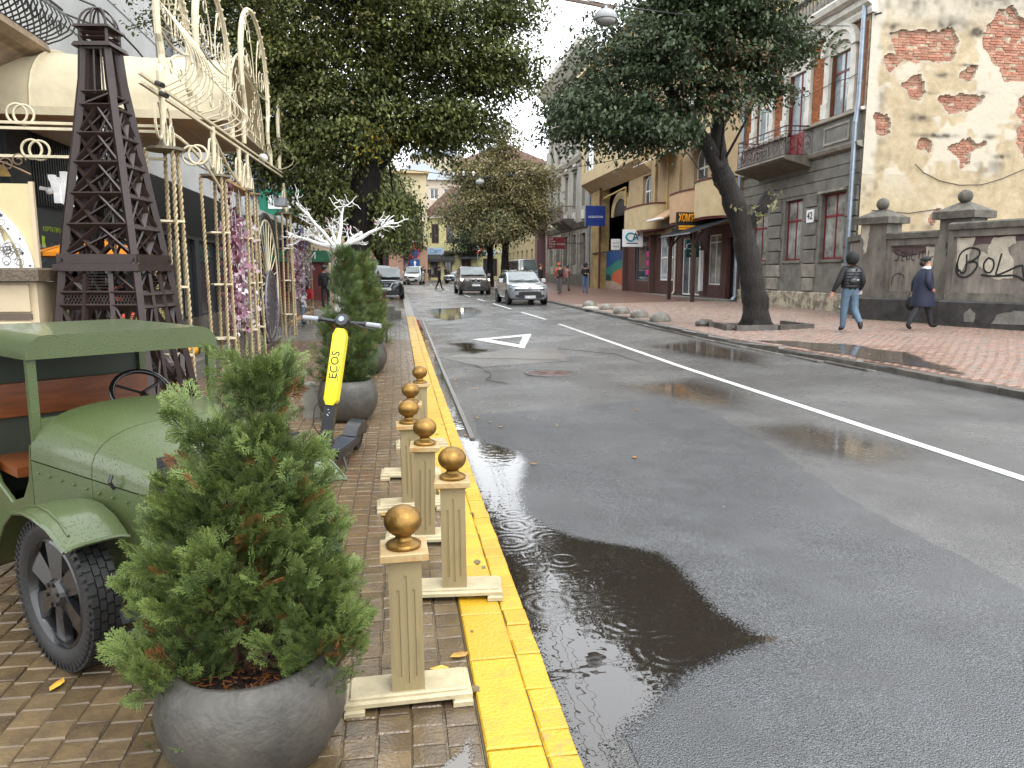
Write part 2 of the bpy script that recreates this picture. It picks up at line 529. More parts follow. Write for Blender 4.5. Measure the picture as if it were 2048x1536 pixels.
def puddle(name, poly, m, zf, step=0.03, drops=(), soft=0.25, margin=0.15, xmin=-99):
    P = np.array(poly); Q = np.roll(P, -1, 0)
    lo = P.min(0) - margin; hi = P.max(0) + margin
    lo[0] = max(lo[0], xmin)
    xs = np.arange(lo[0], hi[0], step); ysg = np.arange(lo[1], hi[1], step)
    X, Y = np.meshgrid(xs, ysg)
    d = np.full(X.shape, 1e9); ins = np.zeros(X.shape, bool)
    for (ax, ay), (bx, by) in zip(P, Q):
        ex, ey = bx - ax, by - ay
        t = np.clip(((X - ax) * ex + (Y - ay) * ey) / (ex * ex + ey * ey + 1e-12), 0, 1)
        d = np.minimum(d, np.hypot(X - ax - t * ex, Y - ay - t * ey))
        c = ((ay > Y) != (by > Y)) & (X < (bx - ax) * (Y - ay) / (by - ay + 1e-12) + ax)
        ins ^= c
    sd = np.where(ins, d, -d)
    edge = np.clip(sd / soft, -0.6, 1.0)
    Z = np.vectorize(zf)(X, Y)
    for (cx, cy, rad, ph) in drops:
        r = np.hypot(X - cx, Y - cy)
        Z = Z + 0.0005 * np.cos((r - ph) * 2 * math.pi / 0.055) * np.exp(-((r - rad) / 0.07) ** 2) * 0.8
    idx = np.arange(X.size).reshape(X.shape)
    q = np.stack([idx[:-1, :-1], idx[:-1, 1:], idx[1:, 1:], idx[1:, :-1]], -1).reshape(-1, 4)
    keep = (sd.ravel()[q].max(1) > -margin * 0.9)
    me = np_mesh(name, np.stack([X.ravel(), Y.ravel(), Z.ravel()], 1), q[keep], m, smooth=True, extra={'edge': edge.ravel()})
    o = bpy.data.objects.new(name, me); link(o)
    return tag(o, kind='structure')
PZ = zroad(0.9, 4) + 0.009
drops = [(rng.uniform(0.62, 1.15), rng.uniform(2.3, 6.6), rng.uniform(0.03, 0.12), rng.uniform(0, 0.05)) for _ in range(20)]
puddle('puddle', [(0.53, 1.6), (0.53, 7.3), (0.68, 7.11), (0.91, 6.79), (1.05, 6.53), (1.06, 6.16), (0.96, 5.69), (0.86, 5.23), (0.83, 4.77), (0.92, 4.5), (1.04, 4.3), (1.27, 4.13), (1.46, 3.98), (1.50, 3.75), (1.49, 3.42), (1.49, 3.19), (1.55, 2.98), (1.66, 2.88), (1.38, 2.8), (1.13, 2.68), (0.98, 2.55), (0.87, 2.41), (0.78, 2.34), (0.70, 2.25), (0.68, 1.6)], m_water, lambda x, y: PZ, 0.014, drops, 0.2, 0.14, 0.532)
puddle('puddle', wob([(0.535, 7.6), (0.55, 25), (0.66, 25), (0.68, 16), (0.66, 11), (0.645, 7.6)], 0.015, 6), m_water, lambda x, y: zroad(x, y) + 0.006, 0.05, (), 0.05, 0.05, 0.533)
puddle('puddle', [(1.2, 31), (3.1, 32.5), (3.3, 29.5), (2.6, 26.2), (1.6, 24.2), (1.15, 26)], m_water, lambda x, y: zroad(x, y) + 0.006, 0.08, (), 0.8, 0.3)
puddle('puddle', wob([(1.0, 17.3), (1.3, 17.0), (1.75, 17.1), (1.6, 16.2), (1.75, 15.2), (1.35, 14.7), (1.25, 15.6)], .1, 4), m_water, lambda x, y: zroad(x, y) + 0.007, 0.04, (), 0.5, 0.2)
puddle('puddle', [(3.2, 10.2), (4.4, 10.7), (4.5, 9.2), (3.9, 8.3), (3.5, 8.9)], m_water2, lambda x, y: zroad(x, y) + 0.007, 0.04, (), 1.6, 0.3)
puddle('puddle', [(3.6, 7.2), (4.3, 7.4), (4.45, 6.0), (3.9, 5.6), (3.55, 6.2)], m_water2, lambda x, y: zroad(x, y) + 0.007, 0.04, (), 1.5, 0.3)
puddle('puddle', [(5.3, 15.5), (6.9, 16.5), (6.9, 13.5), (6.2, 12.0), (5.6, 13.5)], m_water2, lambda x, y: zroad(x, y) + 0.007, 0.06, (), 1.5, 0.3)
puddle('puddle', wob([(7.65, 15.2), (8.3, 15.0), (8.6, 14.3), (9.1, 13.9), (9.0, 12.9), (9.2, 12.3), (8.75, 11.3), (8.45, 10.4), (8.05, 9.6), (7.95, 10.8), (7.9, 12.4), (7.7, 13.8)], .08, 5), m_water2, lambda x, y: zright(x, y) + 0.007, 0.05, (), 0.35, 0.2)
puddle('puddle', [(-0.06, 1.7), (0.19, 1.7), (0.2, 2.26), (0.16, 2.18), (0.1, 2.12), (0.02, 2.06)], m_water2, lambda x, y: 0.006, 0.015, (), 0.05, 0.04)

# ------------------------------------------------------------------ pavements
def pave_mat(name, c1, c2, c3, rough, rand):
    m = mat(name, c1, rough, col2=c2, scale=9, bump=0.45, bscale=70, rand=rand, tintcol=c3, rvar=0.1, bdist=0.006)
    return m
m_paver = pave_mat('wet_brown_paver', '#69583f', '#4c4031', '#5f4836', 0.19, 0.25)
m_gpaver = pave_mat('wet_grey_paver', '#74706a', '#5a5752', '#6b6660', 0.24, 0.15)
m_rpaver = pave_mat('wet_red_paver', '#8b7062', '#755e52', '#6d655f', 0.3, 0.22)
m_joint = mat('joint_sand', '#5c5142', 0.16, bump=0.3)

def slab(name, x0f, x1f, ys_, zf, m, kind='structure'):
    mb = MB()
    for a, b in zip(ys_[:-1], ys_[1:]):
        mb.add([(x0f(a), a, zf(x0f(a), a)), (x1f(a), a, zf(x1f(a), a)), (x1f(b), b, zf(x1f(b), b)), (x0f(b), b, zf(x0f(b), b))], [(0, 1, 2, 3)])
        mb.add([(x0f(a), a, zf(x0f(a), a)), (x0f(b), b, zf(x0f(b), b)), (x0f(b), b, zf(x0f(b), b) - 0.4), (x0f(a), a, zf(x0f(a), a) - 0.4)], [(0, 1, 2, 3)])
        mb.add([(x1f(a), a, zf(x1f(a), a)), (x1f(a), a, zf(x1f(a), a) - 0.4), (x1f(b), b, zf(x1f(b), b) - 0.4), (x1f(b), b, zf(x1f(b), b))], [(0, 1, 2, 3)])
    return tag(mb.build(name, m), kind=kind)
YP = [-4, 0, 6, 12, 25, 40, 60, 88]
pave = slab('pavement', lambda y: -12, lambda y: 0.235, YP, lambda x, y: G(y) - 0.007, m_joint)

def paver_mesh(w, l, h, c, m, seed):
    r = random.Random(seed)
    b = MB().cbox(-w/2, w/2, -l/2, l/2, -h, 0, c)
    for i in range(8, 12): b.v[i] = (b.v[i][0] + r.uniform(-.003, .003), b.v[i][1] + r.uniform(-.003, .003), b.v[i][2] + r.uniform(-.0025, .0025))
    return b.mesh('paver', m)
CB_F = np.array([(0,1,5,4),(1,2,6,5),(2,3,7,6),(3,0,4,7),(4,5,9,8),(5,6,10,9),(6,7,11,10),(7,4,8,11),(8,9,10,11)])
def field(name, cells, m, parent, h, c):
    """cells: rows of x, y, w, l, z, tint - one merged mesh of chamfered pavers"""
    A = np.array(cells); n = len(A)
    u = np.array([(-1,-1),(1,-1),(1,1),(-1,1)] * 3, float) / 2
    V = np.zeros((n, 12, 3))
    ins = np.zeros((12, 1)); ins[8:] = c
    for k in (0, 1):
        V[:, :, k] = A[:, k:k+1] + u[None, :, k] * A[:, 2+k:3+k] - np.sign(u[None, :, k]) * ins.T
    zz = np.array([-h]*4 + [-c]*4 + [0]*4)
    V[:, :, 2] = A[:, 4:5] + zz[None, :] + (nrg.uniform(-.0025, .0025, (n, 12)) * (zz[None] == 0))
    fc = (CB_F[None] + (np.arange(n) * 12)[:, None, None]).reshape(-1, 4)
    me = np_mesh(name, V.reshape(-1, 3), fc, m, tint=np.repeat(A[:, 5], 12))
    return link(bpy.data.objects.new(name, me), parent)

pv = [paver_mesh(0.1, 0.1, 0.04, 0.0045, m_paver, k) for k in range(6)]
cells, gcells, ind = [], [], []
for i in range(26, 300):
    y = i * 0.105 - 1.3
    if y < 1.7: continue
    lim = max(-6.4, -0.62 * y - 0.6)
    if y > 17: lim = max(lim, -3.2)
    x = 0.18; k = 0
    while x > lim:
        w = 0.112
        jit = 0.02 * math.sin(k * 1.7) + rng.uniform(-.004, .004)
        z = G(y) + rng.uniform(-.002, .002)
        t = rng.random() ** 3
        c = (x + rng.uniform(-.002, .002), y + jit, w - 0.005 + rng.uniform(-.003, .001), 0.1005 + rng.uniform(-.003, .001), z, t)
        if y > 17: gcells.append(c)
        elif len(ind) < 300 and y < 4.2 and x > -0.52 * y - 0.1: ind.append(c)
        else: cells.append(c)
        x -= w; k += 1
for c in ind:
    inst(rng.choice(pv), 'paver', pave, (c[0], c[1], c[4]), (rng.uniform(-.008, .008), rng.uniform(-.008, .008), rng.uniform(-.012, .012)), (c[2] / 0.1, c[3] / 0.1, 1))
tag(field('pavers', cells, m_paver, pave, 0.03, 0.0045), kind='stuff')
tag(field('pavers', gcells, m_gpaver, pave, 0.03, 0.005), kind='stuff')

# yellow painted kerb: wide slabs and a row of small stones, each its own piece
m_yel = mat('yellow_kerb_paint', '#bd9420', 0.45, col2='#86693a', scale=5, bump=0.5, bscale=70, rand=0.1, rvar=0.1, contrast=(0.5, 0.86), detail=10)
m_yelw = mat('worn_yellow_stone', '#b58f1e', 0.4, col2='#8d7a45', scale=24, bump=0.5, bscale=60, contrast=(0.52, 0.7))
kerb = slab('kerb', lambda y: 0.238, lambda y: 0.515, [-4, 2, 12, 25.3], lambda x, y: G(y) - 0.012, mat('kerb_concrete', '#55471f', 0.5))
y = 1.2
while y < 25.2:
    l = rng.uniform(0.36, 0.62); l = min(l, 25.2 - y)
    if l < 0.1: break
    b = MB().cbox(-0.091, 0.091, -l/2 + .006, l/2 - .006, -0.03, 0.002, 0.006)
    inst(b.mesh('kerb_slab', m_yel), 'kerb_slab', kerb, (0.336, y + l/2, G(y + l/2)), (rng.uniform(-.006, .006), rng.uniform(-.01, .01), 0))
    y += l
ks = []
for k in range(4):
    b = MB().cbox(-0.05, 0.05, -0.062, 0.062, -0.1, 0.0, 0.006)
    r_ = random.Random(k)
    for i in range(8, 12): b.v[i] = tuple(q + r_.uniform(-.004, .004) for q in b.v[i])
    ks.append(b.mesh('kerb_stone', m_yel if k else m_yelw))
m_worn = mat('worn_paint_patch', '#6a5a3a', .4, var=.2, scale=30, bump=.3)
for k in range(26):
    y, s_ = rng.uniform(2.5, 9), rng.uniform(.008, .024)
    x = rng.choice((rng.uniform(.245, .27), rng.uniform(.245, .43)))
    P = [(x + s_ * rng.uniform(.5, 1) * math.cos(t), y + s_ * rng.uniform(.7, 1.6) * math.sin(t)) for t in [2*math.pi*j/9 for j in range(9)]]
    MB().prism(P, .0005, .0030 + k * .00008, 'z').build('worn_patch', m_worn, kerb)
y = 1.2
while y < 25.2:
    l = rng.uniform(0.105, 0.15)
    inst(rng.choice(ks), 'kerb_stone', kerb, (0.482 + rng.uniform(-.003, .003), y + l/2, G(y) - 0.002 + rng.uniform(-.003, .003)), (rng.uniform(-.012, .012), rng.uniform(-.02, .02), rng.uniform(-.015, .015)), (1, (l - .004) / 0.126, 1))
    y += l
# beyond the paint: plain kerb, and the raised lip of the old gutter
kb2 = slab('kerb', lambda y: 0.238, lambda y: 0.515, [25.3, 40, 60, 88], lambda x, y: G(y) - 0.002, mat('grey_kerb', '#6c6963', 0.35, bump=0.4))
mb = MB()
for a, b in zip([7.1, 9, 12, 16, 20], [9, 12, 16, 20, 26.4]):
    x0 = 0.68 + 0.004 * (a - 7); x1 = 0.68 + 0.004 * (b - 7)
    mb.bar((x0, a, zroad(x0, a) + 0.012), (x1, b, zroad(x1, b) + 0.012), 0.045, 0.03)
tag(mb.build('gutter_edge', mat('gutter_lip', '#5f5d58', 0.3, bump=0.5)), kind='structure')

# far pavement: red pavers
rp = slab('far_pavement', lambda y: KR(y) + 0.16, lambda y: 40, [-4, 5, 8, 11, 12.5, 14, 16, 20, 30, 45, 70, 88], lambda x, y: zright(x, y) - 0.012, mat('red_bed', '#6b4f43', 0.4, bump=0.5))
cells, ind = [], []
nrow = 0
for i in range(0, 300):
    y = 6.6 + i * 0.105
    if y > 32: break
    off = 0.104 * (i % 2)
    x = KR(y) + 0.28 + off
    while x < 14.4:
        if x < 0.85 * y + 1.2:
            c = (x, y, 0.2, 0.097, zright(x, y) + rng.uniform(-.002, .002), rng.random() ** 2.5)
            if len(ind) < 300 and y > 9.0 and x < 0.76 * y + 0.6: ind.append(c)
            else: cells.append(c)
        x += 0.208
rpm = [paver_mesh(0.2, 0.097, 0.03, 0.008, m_rpaver, 20 + k) for k in range(4)]
for c in ind:
    inst(rng.choice(rpm), 'paver', rp, c[:2] + (c[4],), (rng.uniform(-.01, .01), rng.uniform(-.01, .01), rng.uniform(-.01, .01)))
tag(field('pavers', cells, m_rpaver, rp, 0.02, 0.008), kind='stuff')

m_gran = mat('wet_granite_kerb', '#5d5953', 0.35, var=0.25, scale=5, bump=0.6, bscale=40, rand=0.25)
fk = slab('far_kerb', lambda y: KR(y) + 0.02, lambda y: KR(y) + 0.15, [-4, 8, 11, 12.5, 14, 16, 40, 88], lambda x, y: zright(x, y) - 0.02, m_gran)
y = 5.0
kst = []
for k in range(5):
    b = MB().cbox(-0.085, 0.085, -0.5, 0.5, -0.16, 0, 0.02)
    r_ = random.Random(50 + k)
    for i in range(4, 12): b.v[i] = (b.v[i][0] + r_.uniform(-.012, .012), b.v[i][1], b.v[i][2] + r_.uniform(-.012, .008))
    kst.append(b.mesh('kerb_stone', m_gran))
while y < 60:
    l = rng.uniform(0.7, 1.15) if y < 30 else 2.0
    yc = y + l/2
    ang = math.atan2(KR(yc + .3) - KR(yc - .3), 0.6)
    inst(rng.choice(kst), 'kerb_stone', fk, (KR(yc) + 0.085 + rng.uniform(-.015, .015), yc, zright(7.3, yc) + rng.uniform(-.012, .012)), (rng.uniform(-.012, .012), rng.uniform(-.03, .03), -ang + rng.uniform(-.01, .01)), (1, l - 0.012, 1))
    y += l
# second, older kerb course lying flat in the gutter
for k in range(9):
    yc = 11.6 + k * 1.25
    inst(rng.choice(kst), 'kerb_stone', fk, (KR(yc) - 0.13 + rng.uniform(-.03, .03), yc, zroad(7, yc) + 0.03), (0, R(rng.uniform(5, 12)), rng.uniform(-.03, .03)), (1.2, 1.2, 0.6))

# concrete half-balls along the far kerb
m_dome = mat('weathered_concrete_ball', '#7f7b70', 0.5, var=0.25, scale=8, bump=0.4, bscale=60)
spots = [(1.0, 7.62, 29.6, 'pale'), (0.9, 7.75, 27.6, ''), (1.0, 7.62, 25.2, ''), (1.0, 7.6, 23.2, ''), (1.08, 7.62, 21.3, '')]
dl = ['smallest dome bollard, farthest along the far kerb', 'dome bollard second from the far end of the kerb row', 'middle concrete dome bollard of the far kerb row',
      'concrete dome bollard next before the big end one', 'largest dome bollard at the tree end of the row']
for (s_, x, y, _), lb in zip(spots, dl):
    mb = MB().lathe([(0.30, -0.04), (0.30, 0.02), (0.285, 0.09), (0.24, 0.17), (0.17, 0.22), (0.09, 0.245), (0.0, 0.25)], 20)
    mb.v = [(a * s_ + 0.012 * math.sin(7 * b + x), b * s_, c * s_) for a, b, c in mb.v]
    o = one(mb, 'dome_bollard', m_dome, lb, 'bollard', 'concrete dome bollards along the far kerb', smooth=True)
    o.location = (x, y, zright(x, y)); o.rotation_euler = (R(rng.uniform(-4, 4)), R(rng.uniform(-4, 4)), 0)
mb = MB().lathe([(0.33, -0.03), (0.34, 0.02), (0.28, 0.07), (0.12, 0.1), (0, 0.105)], 14)
mb.v = [(a * (1 + 0.1 * math.sin(3 * b * 6)), b * 0.85, c) for a, b, c in mb.v]
o = one(mb, 'stone_stump', mat('pale_stone', '#a8a499', 0.5, bump=0.4), 'flat pale broken stone lying on the far kerb beside the dome bollards', 'stone', smooth=True)
o.location = (7.35, 28.3, zright(7.35, 28.3))

# earth pit round the big far-pavement tree, with its kerb pieces
mb = MB().box(8.3, 10.2, 17.7, 19.8, 0.0, zright(9.2, 18.7) + 0.02)
pit = tag(mb.build('tree_pit', mat('wet_soil', '#3e352b', 0.7, var=0.3, bump=0.8, bscale=30)), kind='structure')
zt = zright(9.2, 18.7)
for p, q in (((8.25, 17.55), (9.3, 17.5)), ((9.35, 17.5), (10.4, 17.75)), ((10.4, 17.8), (10.3, 19.1)), ((8.15, 17.7), (8.25, 18.7)), ((8.2, 18.9), (8.5, 19.9))):
    mb = MB().bar((*p, zt + 0.03), (*q, zt + 0.04), 0.14, 0.16)
    mb.build('kerb_stone', m_gran, pit)
mb = MB().sphere((8.05, 19.2, zt + 0.05), 0.16, 9, 6, sc=(1.2, 1, 0.8)); mb.build('stone', m_gran, pit)

# fallen leaves: a few lie apart, a drift lies in the gutter
m_fleaf = mat('fallen_leaf', '#c9a33c', 0.4, rand=0.35, bump=0.2, col2='#8a5a26', scale=9, tintcol='#7a4a1c')
leaf_me = MB().add([(0, -.045, 0), (.024, -.012, .006), (.018, .025, .002), (0, .05, .008), (-.018, .025, .004), (-.024, -.012, .0)], [(0, 1, 2, 3), (0, 3, 4, 5)]).mesh('fallen_leaf', m_fleaf)
def leaf_at(x, y, z, s, lb):
    o = inst(leaf_me, 'fallen_leaf', None, (x, y, z), (R(rng.uniform(-8, 8)), R(rng.uniform(-8, 8)), rng.uniform(0, 6.28)), (s, s, s))
    tag(o, lb, 'leaf', 'fallen leaves')
leaf_at(0.205, 2.78, 0.008, 0.9, 'yellow leaf lying at the edge of the yellow kerb beside the front post')
leaf_at(0.125, 2.69, 0.008, 0.8, 'curled brown leaf on the wet pavers beside the yellow leaf')
leaf_at(1.09, 6.05, PZ + 0.012, 0.9, 'pale yellow leaf at the rim of the big gutter puddle')
leaf_at(-0.12, 4.6, 0.008, 0.8, 'small light leaf on the pavers left of the posts')
leaf_at(-1.27, 2.78, 0.008, 0.9, 'orange leaf lying under the truck wheel')
leaf_at(2.55, 2.55, zroad(2.5, 2.5) + 0.012, 0.6, 'tiny dry leaf on the bare asphalt in front')
lv, lf, lt = [], [], []
tv = np.array([(0, -.045, 0), (.026, -.012, .006), (.02, .025, .002), (0, .05, .008), (-.02, .025, .004), (-.026, -.012, .0)])
for k in range(360):
    u = rng.random()
    if u < 0.45: x, y = rng.gauss(0.66, 0.09), rng.uniform(16.5, 20.5)
    elif u < 0.65: x, y = abs(rng.gauss(0, 0.25)) + 0.6, rng.uniform(7, 26)
    elif u < 0.70: x, y = rng.uniform(0.7, 4), rng.uniform(6, 24)
    else: x, y = rng.uniform(7.9, 9.2), rng.uniform(9, 22)
    z = (zroad(x, y) if x < 7.2 else zright(x, y)) + 0.013
    if x < 0.54: x = 0.56
    a = rng.uniform(0, 6.28); s_ = rng.uniform(0.45, 0.9)
    M = np.array([[math.cos(a), -math.sin(a), 0], [math.sin(a), math.cos(a), 0], [0, 0, 1]])
    lv.append((tv * s_) @ M.T + (x, y, z)); lf.append(np.array([(0, 1, 2, 3), (0, 3, 4, 5)]) + 6 * k); lt += [rng.random()] * 6
o = link(bpy.data.objects.new('leaf_litter', np_mesh('leaf_litter', np.concatenate(lv), np.concatenate(lf), m_fleaf, tint=lt)))
tag(o, 'scattered fallen leaves along the gutter and road', 'leaf litter', kind='stuff')
# ------------------------------------------------------------------ buildings of the far side
def facade(mb, X, s, y0, y1, z0, z1, openings=(), th=0.4, mi=0):
    """wall in a plane x = X whose outer face looks towards -s*x (s=+1: towards the road from the right); openings (ya,yb,za,zb)"""
    ys = sorted({y0, y1, *[v for o in openings for v in o[:2] if y0 < v < y1]})
    zs = sorted({z0, z1, *[v for o in openings for v in o[2:4] if z0 < v < z1]})
    for a, b in zip(ys[:-1], ys[1:]):
        run = None
        for c, d in zip(zs[:-1], zs[1:]):
            hole = any(o[0] <= a + 1e-6 and o[1] >= b - 1e-6 and o[2] <= c + 1e-6 and o[3] >= d - 1e-6 for o in openings)
            if hole:
                if run: mb.box(X, X + s * th, a, b, run[0], run[1], mi); run = None
            else: run = (run[0], d) if run else (c, d)
        if run: mb.box(X, X + s * th, a, b, run[0], run[1], mi)
    return mb

def win(parent, s, X, y0, y1, z0, z1, mf, mg, nv=2, tr=0.72, fw=0.06, arch=0.0, dep=0.05, name='window', rows=1):
    """a framed window in plane x = X; frame is the part, every pane a sub-part"""
    mb = MB()
    def bx(a, b, c, d): mb.box(X, X + s * dep, a, b, c, d)
    zt = z1 - arch
    bx(y0, y0 + fw, z0, zt); bx(y1 - fw, y1, z0, zt); bx(y0 + fw, y1 - fw, z0, z0 + fw)
    if not arch: bx(y0 + fw, y1 - fw, z1 - fw, z1)
    else:
        ym, r = (y0 + y1) / 2, (y1 - y0) / 2
        pts = [(ym + r * math.cos(t), zt + arch * math.sin(t)) for t in [math.pi * k / 10 for k in range(11)]]
        inn = [(ym + (r - fw) * math.cos(t), zt + (arch - fw) * math.sin(t)) for t in [math.pi * k / 10 for k in range(11)]]
        for k in range(10):
            mb.prism([pts[k], pts[k+1], inn[k+1], inn[k]], X, X + s * dep, 'x')
    zm = z0 + (z1 - z0) * tr if tr else zt
    if tr: bx(y0 + fw, y1 - fw, zm - fw/2, zm + fw/2)
    cells = []
    yi = [y0 + fw + (y1 - y0 - 2*fw) * k / nv for k in range(nv + 1)]
    for k in range(nv):
        if k: 
            bx(yi[k] - fw*.4, yi[k] + fw*.4, z0 + fw, zm - fw/2)
            if tr: bx(yi[k] - fw*.4, yi[k] + fw*.4, zm + fw/2, (z1 - fw) if not arch else zt + arch * 0.8)
        cells.append((yi[k], yi[k+1], z0 + fw, zm))
        if tr: cells.append((yi[k], yi[k+1], zm, z1 - (0.02 if not arch else arch * 0.15)))
    o = mb.build(name, mf, parent)
    for (a, b, c, d) in cells:
        if arch and d > zt:
            ym, r = (y0 + y1) / 2, (y1 - y0) / 2 - 0.01
            ks = [a + (b - a) * k / 5 for k in range(6)]
            top = [(y, zt + (arch - 0.01) * math.sqrt(max(0, 1 - ((y - ym) / r) ** 2))) for y in ks]
            MB().prism([(a, c), (b, c)] + top[::-1], X + s * dep * 0.45, X + s * dep * 0.7, 'x').build('pane', mg, o)
        else:
            MB().box(X + s * dep * 0.45, X + s * dep * 0.7, a, b, c, d).build('pane', mg, o)
    return o

m_curt = glass('curtained_glass', (0.34, 0.35, 0.33), 0.06, 0.4)
m_blueg = glass('sky_curtain_glass', (0.32, 0.38, 0.40), 0.05, 0.3)
m_redf = mat('dark_red_frame', '#7a2024', 0.45, var=0.2)
m_brownf = mat('red_brown_frame', '#6b3a30', 0.5, var=0.2)
m_stucco = mat('sooty_grey_stucco', '#7c7970', 0.75, col2='#56544e', scale=2.2, bump=0.5, bscale=70)
m_stucco2 = mat('pale_sooty_stucco', '#9c978b', 0.75, col2='#6b675e', scale=3, bump=0.5, bscale=70)
m_plinth = mat('peeling_plinth', '#b5aa93', 0.75, col2='#6d665a', scale=3.2, bump=0.6, bscale=40, contrast=(0.42, 0.6))
m_lime = mat('white_limewash', '#d9d6cc', 0.7, col2='#b3aea1', scale=2.5, bump=0.3)
m_obrick = mat('orange_brick', '#a8622f', 0.75, var=0.25, scale=11, bump=0.4, tintcol='#7d431f')
m_obed = mat('orange_mortar', '#6b4428', 0.8)

XF = 14.5
H = thing('corner_house', 'two storey corner house of sooty grey stucco with orange brick above and dark red windows', 'house', (XF, 22.5, 0.2))
gw = [(23.2, 24.6, 2.0, 4.2), (25.85, 27.1, 2.0, 4.2), (28.45, 29.75, 2.0, 4.0)]
uw = [(23.35, 24.55, 6.72, 9.05), (26.0, 27.3, 5.62, 9.05), (28.65, 29.85, 6.72, 8.95)]
# ground floor wall and plinth
mb = facade(MB(), XF, 1, 22.5, 30.75, 0.85, 5.45, gw)
mb.build('wall', m_stucco, H)
mb = MB()
for a, b in ((22.48, 24.9), (24.92, 27.3), (27.32, 29.0), (29.02, 30.76)):
    mb.cbox(XF - 0.07, XF + 0.3, a, b, -0.2, 0.86, 0.03)
mb.build('plinth', m_plinth, H)
# grooved bands over the windows
for k, (a, b) in enumerate(((4.32, 4.66), (4.69, 5.03), (5.06, 5.40))):
    MB().box(XF - 0.035, XF + 0.01, 22.49, 30.7, a, b).build('stucco_course', m_stucco, H)
# rusticated quoins: blocks of the piers
qb = {}
def quoin(y0, y1, z0, z1, m=m_stucco2, proud=0.06):
    key = (round(y1 - y0, 2), round(z1 - z0, 2), m.name, proud)
    if key not in qb:
        w, h = (y1 - y0) / 2, (z1 - z0) / 2
        b = MB().cbox(-w, w, -h, h, -0.12, 0, 0.02)
        b.xf(Matrix(((0, 0, -1), (1, 0, 0), (0, 1, 0))).to_4x4())
        qb[key] = b.mesh('quoin_block', m)
    inst(qb[key], 'quoin_block', H, (XF - proud - H.location.x, (y0 + y1) / 2 - H.location.y, (z0 + z1) / 2 - H.location.z))
for (a, b) in ((22.49, 23.13), (24.75, 25.65), (27.25, 28.3), (29.95, 30.6)):
    for k in range(7):
        z = 0.9 + k * 0.49
        ins = 0.0 if k % 2 else 0.1
        quoin(a + (0 if a < 22.6 else ins), b - ins, z, z + 0.45, m_stucco2 if k < 2 else m_stucco)
for w in gw:
    win(H, 1, XF + 0.14, *w, m_redf, m_curt, 2, 0.66, 0.07)
    MB().box(XF - 0.05, XF + 0.12, w[0] - 0.06, w[1] + 0.06, w[2] - 0.1, w[2] - 0.02).build('sill', m_stucco, H)
MB().box(XF - 0.13, XF, 24.7, 23.1, 4.22, 4.3).build('lintel', m_stucco2, H)
# string course, panels, sill course
mb = MB().prism([(XF + .05, 5.43), (XF - .16, 5.5), (XF - .22, 5.62), (XF - .12, 5.66), (XF + .05, 5.66)], 22.44, 30.75, 'y')
mb.build('string_course', m_stucco2, H)
facade(MB(), XF, 1, 22.5, 30.75, 5.66, 6.58, [(26.0, 27.3, 5.66, 6.58)]).build('wall', m_stucco, H)
for a, b in ((23.2, 24.7), (28.6, 29.9)):
    mb = MB()
    for c in ((a, a + .08, 5.8, 6.42), (b - .08, b, 5.8, 6.42), (a + .08, b - .08, 5.8, 5.88), (a + .08, b - .08, 6.34, 6.42)): mb.box(XF - .03, XF + .01, *c)
    mb.build('panel_frame', m_stucco2, H)
for a, b in ((22.45, 26.0), (27.3, 30.75)):
    MB().prism([(XF + .05, 6.58), (XF - .12, 6.58), (XF - .16, 6.66), (XF + .05, 6.70)], a, b, 'y').build('sill_course', m_lime, H)
# upper storey
facade(MB(), XF + 0.06, 1, 22.5, 30.75, 6.7, 9.6, uw).build('wall', m_obed, H)
bm = []
for (a, b) in ((22.55, 23.0), (24.95, 25.62), (27.66, 28.3), (30.2, 30.72)):
    z = 6.72; row = 0
    while z < 9.2:
        y = a - (0.13 if row % 2 else 0)
        while y < b - 0.03:
            y2 = min(y + 0.25, b); ya = max(a, y)
            bm.append((ya, y2, z, rng.random(), rng.uniform(0, .008))); y += 0.262
        z += 0.077; row += 1
def brick_wall(name, rows, mats, parent, X, s, h=0.066):
    vs, fs, ts = [], [], []
    for k, (a, b, z, t, pr) in enumerate(rows):
        x0 = X - s * pr
        vs += [(x0, a, z), (x0, b - .011, z), (x0, b - .011, z + h), (x0, a, z + h), (X + s*.05, a, z), (X + s*.05, b - .011, z), (X + s*.05, b - .011, z + h), (X + s*.05, a, z + h)]
        fs += [[i + 8 * k for i in q] for q in ((0, 1, 2, 3), (0, 4, 5, 1), (1, 5, 6, 2), (2, 6, 7, 3), (3, 7, 4, 0))]
        ts += [t * 0.8] * 8
    o = Vector(origin(parent))
    return link(bpy.data.objects.new(name, np_mesh(name, np.array(vs) - np.array(o), np.array(fs), mats, tint=ts)), parent)
tag(brick_wall('bricks', bm, m_obrick, H, XF + 0.02, 1), kind='stuff')
